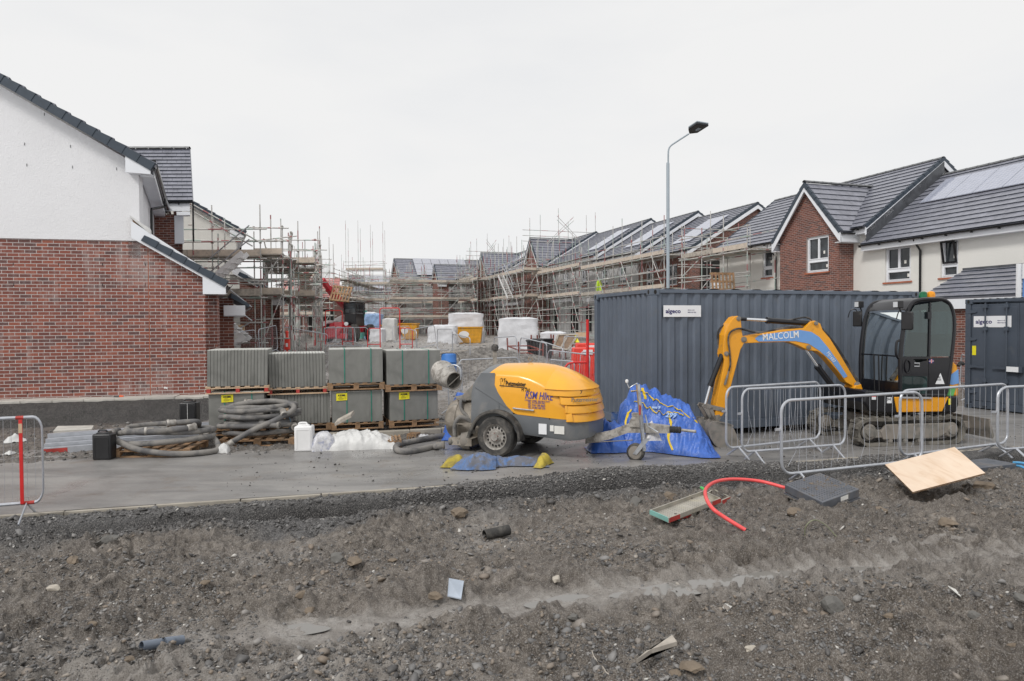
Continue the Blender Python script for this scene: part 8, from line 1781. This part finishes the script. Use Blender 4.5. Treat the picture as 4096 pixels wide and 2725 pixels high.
# blue drum with a board
p = A(1796, 1500, 21.5); p = V((p.x, p.y, zt(p.x, p.y))); r_ = root('drum', 'bright blue plastic drum behind the rightmost slab stack', 'drum', p, 0); tz = A(1796, 1414, 21.5).z-p.z
mb = MB(); k = tz/.9; mb.lathe([(.2, 0), (.235, .02), (.24, .1*k), (.24, .28*k), (.25, .3*k), (.24, .32*k), (.24, .6*k), (.25, .62*k), (.24, .64*k), (.24, .84*k), (.225, .88*k), (.18, .9*k)], (0, 0, 0), (0, 0, 1), 28); mb.build('body', M['blue'], r_, smooth=True)
mb = MB(); a, b = A(1752, 1413, 21.3), A(1870, 1404, 21.5); mb.ob(a, b-a, V((0, .3, 0)), V((0, 0, .02))); tag(mb.build('board', M['woodg']), 'grey board laid across the blue drum', 'board')
mb = MB(); mb.tube(smooth_path([A(1822, 1412, 21.2), A(1836, 1430, 21.1), A(1836, 1470, 21.1), A(1826, 1500, 21.1)], 5), .012, 6); tag(mb.build('black_hose', M['rubber'], smooth=True), 'thin black hose hanging beside the blue drum', 'hose')
p = A(1979, 1460, 15.5); t_ = A(1979, 1392, 15.5).z; mb = MB(); mb.ob((p.x-.045, p.y, 0), (.09, 0, 0), (0, .08, 0), (0, 0, t_)); o = mb.build('timber_post', M['woodg']); tag(o, 'rough timber post with a black cap before the mud heap', 'post'); mb = MB(); mb.tube([V((p.x, p.y+.03, t_-.06)), V((p.x+.01, p.y+.03, t_+.03)), V((p.x+.02, p.y+.03, t_+.08))], [.08, .085, .05], 9); mb.build('post_cap', M['rubber'], o)
# cone, trestles, bins, shutter, boards, plastic blocks
p = Yz(2116, 1392, 29); r_ = root('traffic_cone', 'orange and white traffic cone among red steel trestles', 'traffic cone', p, 0)
mb = MB(); mb.box((0, 0, .02), (.4, .4, .04)); mb.build('base', M['orangec'], r_, bevel=.01); mb = MB(); mb.lathe([(.15, .04), (.1, .25), (.098, .25), (.055, .52), (.054, .52), (.025, .72)], (0, 0, 0), (0, 0, 1), 20); mb.build('cone', M['orangec'], r_, smooth=True); mb = MB(); mb.lathe([(.103, .25), (.06, .52)], (0, 0, 0), (0, 0, 1), 20, cap=False); mb.build('white_band', M['white'], r_, smooth=True)
def trestle(px0, px1, pyt, pyb, Y, lab):
    a, b = Yz(px0, pyb, Y), Yz(px1, pyb, Y-1.2); r = root('trestle', lab, 'trestle', a, 0, 'red oxide steel trestles', world=True); h = A(px0, pyt, Y).z-a.z
    for p in (a, b):
        for s in (0, .9): mb = MB(); mb.ob(p+V((s, 0, 0)), (.06, 0, 0), (0, .06, 0), (.04*(1 if s else -1), 0, h)); mb.build('leg', M['rust'], r)
    for z in (.3, .6):
        for p, q in ((a, b), (a+V((.9, 0, 0)), b+V((.9, 0, 0))), (a, a+V((.9, 0, 0))), (b, b+V((.9, 0, 0)))): mb = MB(); mb.cyl(p+ZZ*z, q+ZZ*z, .03, 6); mb.build('rail', M['rust'], r)
trestle(2030, 2075, 1352, 1410, 28, 'red oxide trestle frame left of the traffic cone'); trestle(2126, 2150, 1340, 1395, 30, 'red oxide trestle frame right of the traffic cone'); trestle(2205, 2260, 1338, 1385, 30.5, 'red oxide trestle posts before the low wrapped stack')
for i, (px, Y, w_) in enumerate(((2140, 28, .55), (2170, 28.6, .75))):
    p = Yz(px, 1395, Y); mb = MB(); mb.prism([p+V((-w_/2, 0, 0)), p+V((w_/2, 0, 0)), p+V((w_/2+.06, 0, .75)), p+V((-w_/2-.06, 0, .75))], V((0, .6, 0))); mb.box(p+V((0, .3, .78)), (w_+.2, .7, .07)); tag(mb.build('rubbish_bin', M['black'], bevel=.02), ('smaller dark bin right of the traffic cone', 'wider dark bin right of the traffic cone')[i], 'bin', 'dark bins by the trestles')
P = [A(2212, 1392, 26.5), A(2270, 1400, 26.3), A(2310, 1340, 27.3), A(2232, 1341, 27.5)]; n_ = (P[1]-P[0]).cross(P[3]-P[0]).normalized()*-.04; r_ = root('shutter_panel', 'brown timber shutter panel leaning by the barriers', 'panel', P[0], 0, world=True); mb = MB(); mb.prism(P, n_); mb.build('sheet', M['brown'], r_)
mb = MB()
for a, b in ((P[0], P[1]), (P[1], P[2]), (P[2], P[3]), (P[3], P[0]), ((P[0]+P[1])/2, (P[2]+P[3])/2)): mb.tube([a-n_.normalized()*-.0+V((0, -.05, 0)), b+V((0, -.05, 0))], .045, 4)
mb.build('frame', M['woodg'], r_)
mb = MB(); P = [A(2292, 1370, 26.9), A(2318, 1370, 26.9), A(2302, 1338, 27.3)]; mb.prism(P, V((0, .03, 0))); tag(mb.build('yellow_panel', M['yellow']), 'yellow triangular corner of a panel behind the brown shutter', 'panel')
mb = MB(); P = [A(2302, 1330, 27.8), A(2352, 1330, 27.8), A(2340, 1352, 27.8), A(2312, 1352, 27.8)]; mb.prism(P, V((0, .03, 0))); tag(mb.build('board', M['woodn']), 'pale board lying above the yellow panel corner', 'board')
mb = MB(); a = Yz(2080, 1430, 22.5); b = Yz(2160, 1437, 22.2); mb.ob(a+ZZ*.25, b-a, V((0, .6, 0)), V((0, 0, .05))); mb.ob(a+ZZ*.1+V((.1, .1, 0)), (b-a)*.8, V((0, .4, 0)), V((0, 0, .1))); tag(mb.build('board', M['woodn']), 'low stack of pale boards behind the dipped barrier', 'board')
mb = MB(); a = Yz(2155, 1450, 20.4); b = Yz(2238, 1437, 21.5); mb.ob(a+ZZ*.18, b-a, V((-.1, .5, .12)), V((0, 0, .03))); tag(mb.build('board', M['white']), 'white sheet lying flat between the barriers', 'board')
for i, (px0, px1, pyt, pyb, Y) in enumerate(((2300, 2352, 1374, 1500, 21.0), (2286, 2352, 1392, 1520, 20.0))):
    a, b = A(px0, pyb, Y), A(px1, pyb, Y); z0 = zt(a.x, Y); h = A(px0, pyt, Y).z-z0; w_ = 1.0; r_ = root('plastic_barrier', ('red water filled plastic barrier with a white reflector by the container', 'second red plastic barrier in front of the reflector one')[i], 'barrier', (a.x, Y, z0), 0, 'red plastic road barriers')
    mb = MB(); mb.prism([(-.0, 0, 0), (w_, 0, 0), (w_, 0, .25), (w_-.05, .1, h), (.05, .1, h), (0, 0, .25)], (0, .4, 0)); mb.build('body', M['redpl'], r_, bevel=.03, smooth=True); mb = MB()
    for k in range(5): mb.ob((.1+k*.17, -.012, .3), (.05, .0, 0), (0, .03, 0), (0, .06, h*.45))
    mb.build('rib', M['redpl'], r_); mb = MB(); mb.ob((.35, .04, h-.2), (.28, 0, 0), (0, .06, 0), (0, 0, .14)); mb.build('reflector', M['sign'], r_)
# mud heap beyond the barriers
def heap(px, py, Y, rx, ry, h, lab, seed):
    c = Yz(px, py, Y); n = 60; vs = []; 
    for i in range(n):
        for j in range(n):
            u, v = -1+2*i/(n-1), -1+2*j/(n-1); e = max(0, 1-u*u-v*v); z = h*e**.8*(1+1.1*f2(u*2+seed, v*2, 1.4, 5, seed, .62)); x_, y_ = c.x+u*rx, c.y+v*ry
            vs.append((x_, y_, zt(x_, y_)-.06+max(-.1, z)))
    mb = MB(); mb.add(vs, [(i*n+j, (i+1)*n+j, (i+1)*n+j+1, i*n+j+1) for i in range(n-1) for j in range(n-1)]); o = mb.build('spoil_heap', M['heap']); return struct(o, lab)
n_ = N('spoil'); f_ = n_.noise(6, 7, .7); n_.bump(n_.noise(9, 6, .7), 1.0, .08); M['heap'] = n_.set(n_.ramp(f_, [(.3, (.07, .064, .058)), (.5, (.2, .185, .17)), (.7, (.4, .38, .35))]), .6)
heap(1960, 1420, 26, 3.0, 3.0, .5, 'lumpy heap of dark spoil behind the pump', 2); heap(1700, 1440, 22, 2.4, 1.8, .3, 'low ridge of spoil behind the slab stacks', 9); heap(860, 1420, 22, 2, 2, .4, 'spoil at the foot of the second house', 5)
# fire point, notice board, pallet up on scaffold, hi vis
p = Yz(1148, 1345, 25.5); r_ = root('fire_point', 'red fire point stand at the foot of the corner scaffold', 'fire point', p, 0); mb = MB(); mb.box((0, 0, .95), (.3, .2, .6)); mb.build('cabinet', M['redpl'], r_, bevel=.05); mb = MB(); mb.lathe([(.08, 0), (.09, .3), (.04, .36)], (0, 0, 1.25), (0, 0, 1), 14); mb.build('extinguisher', M['redpl'], r_, smooth=True); mb = MB(); mb.box((0, 0, .35), (.08, .08, .7)); mb.build('stand', M['redpl'], r_); mb = MB(); mb.box((.02, -.105, .9), (.12, .01, .18)); mb.build('label', M['white'], r_); r_.scale = (.7, .7, .75)
a = A(905, 1326, 24.8); b = A(978, 1300, 24.8); r_ = root('notice_board', 'wooden notice board with two white sheets under the scaffold stair', 'notice board', a, 0, world=True); mb = MB(); mb.ob(a, (b.x-a.x, 0, 0), (0, .03, 0), (0, 0, b.z-a.z)); mb.build('board', M['woodn'], r_)
for x in (.02, .25): mb = MB(); mb.ob(a+V((x, -.006, .04)), (.19, 0, 0), (0, .004, 0), (0, 0, .18)); mb.build('paper', M['white'], r_)
a = A(2838, 1160, 30.8); pallet((a.x+.55, a.y, a.z+.36), 12, 'new timber pallet standing upright on the scaffold left of the finished house', tilt=(1.45, 0), sx=.95, sy=.9)
p = A(2395, 1168, 49); mb = MB(); mb.tube([p+V((-.12, 0, 0)), p+V((-.1, 0, .5)), p+V((0, 0, .85))], [.1, .12, .08], 8); mb.tube([p+V((.14, 0, 0)), p+V((.12, 0, .5)), p+V((.02, 0, .85))], [.1, .12, .08], 8); tag(mb.build('hi_vis_clothing', M['hivis'], smooth=True), 'bright yellow hi-vis clothing hanging on the long scaffold', 'clothing')
# tree behind the end of the left row
def tree(px, Y, h, rad, lab, seed):
    b = Yz(px, 1300, Y); rr = random.Random(seed); r = root('tree', lab, 'tree', b, 0, 'trees beyond the street'); mb = MB(); mb.tube([(0, 0, 0), (.1, 0, h*.5), (.0, 0, h*.8)], [.25, .18, .08], 8)
    tips = []
    for k in range(9): a = rr.uniform(0, 6.28); t = V((math.cos(a)*rad*.6, math.sin(a)*rad*.6, h*rr.uniform(.55, .95))); mb.tube([(0, 0, h*rr.uniform(.3, .6)), t*.5+V((0, 0, h*.3)), t], [.1, .06, .02], 6); tips.append(t)
    mb.build('trunk', M['bark'], r); mb = MB(); cl = [V((rr.gauss(0, rad*.42), rr.gauss(0, rad*.42), h*.7+rr.gauss(0, h*.15))) for _ in range(34)]
    for k in range(3200):
        c_ = cl[k % 34]; p = c_+V((rr.gauss(0, .45), rr.gauss(0, .45), rr.gauss(0, .38))); d1 = V((rr.gauss(0, 1), rr.gauss(0, 1), rr.gauss(0, 1))).normalized()*.16; d2_ = d1.orthogonal().normalized()*.11; mb.add([p-d1, p-d2_, p+d1, p+d2_], [(0, 1, 2, 3)])
    mb.build('crown', M['leaf'], r)
tree(1355, 135, 8.5, 3.6, 'green tree beyond the end of the left row, behind thin scaffolding', 1); tree(1325, 128, 7.4, 3.0, 'smaller green tree left of the other beyond the street', 2); tree(1385, 140, 7.5, 3.2, 'rightmost green tree beyond the street end', 4)
# ---------- camera, light ----------
cam = bpy.data.cameras.new('camera'); co = bpy.data.objects.new('camera', cam); COL.objects.link(co); SC.camera = co
cam.sensor_width = 36; cam.lens = F/4096*36; cam.clip_end = 3000; cam.clip_start = .05
mw = Matrix((( _R.x, _U.x, -_F.x, 0), (_R.y, _U.y, -_F.y, 0), (_R.z, _U.z, -_F.z, CAMZ), (0, 0, 0, 1))); co.matrix_world = mw
w = bpy.data.worlds.new('World'); SC.world = w; w.use_nodes = True; nt = w.node_tree; nt.nodes.clear()
out = nt.nodes.new('ShaderNodeOutputWorld'); bg = nt.nodes.new('ShaderNodeBackground'); nt.links.new(bg.outputs[0], out.inputs[0])
sky = nt.nodes.new('ShaderNodeTexSky'); sky.sky_type = 'NISHITA'; sky.sun_disc = False
SE, SR = math.radians(46), math.radians(218); sky.sun_elevation = SE; sky.sun_rotation = SR
tc = nt.nodes.new('ShaderNodeTexCoord'); mp = nt.nodes.new('ShaderNodeMapping'); mp.inputs['Scale'].default_value = (1, 1, 3.2); nt.links.new(tc.outputs['Generated'], mp.inputs[0])
nz = nt.nodes.new('ShaderNodeTexNoise'); nz.inputs['Scale'].default_value = 2.6; nz.inputs['Detail'].default_value = 6; nt.links.new(mp.outputs[0], nz.inputs[0])
rp = nt.nodes.new('ShaderNodeValToRGB'); e = rp.color_ramp.elements; e[0].position = .33; e[0].color = (.93, .93, .93, 1); e[1].position = .55; e[1].color = (1, 1, 1, 1); nt.links.new(nz.outputs[0], rp.inputs[0])
mx = nt.nodes.new('ShaderNodeMix'); mx.data_type = 'RGBA'; nt.links.new(rp.outputs[0], mx.inputs[0]); nt.links.new(sky.outputs[0], mx.inputs[6]); mx.inputs[7].default_value = (7.65, 7.65, 7.65, 1)
nt.links.new(mx.outputs[2], bg.inputs[0]); bg.inputs[1].default_value = .1
sl = bpy.data.lights.new('sun', 'SUN'); sl.energy = 1.5; sl.angle = math.radians(12); sl.color = (1, .97, .93); so = bpy.data.objects.new('sun', sl); COL.objects.link(so)
so.rotation_euler = (math.radians(44), 0, math.radians(-38))
SC.view_settings.view_transform = 'Standard'; SC.view_settings.look = 'None'; SC.view_settings.exposure = .2; SC.view_settings.gamma = 1
SC.render.engine = 'CYCLES'; SC.cycles.use_denoising = True; SC.cycles.max_bounces = 6; SC.cycles.transparent_max_bounces = 12
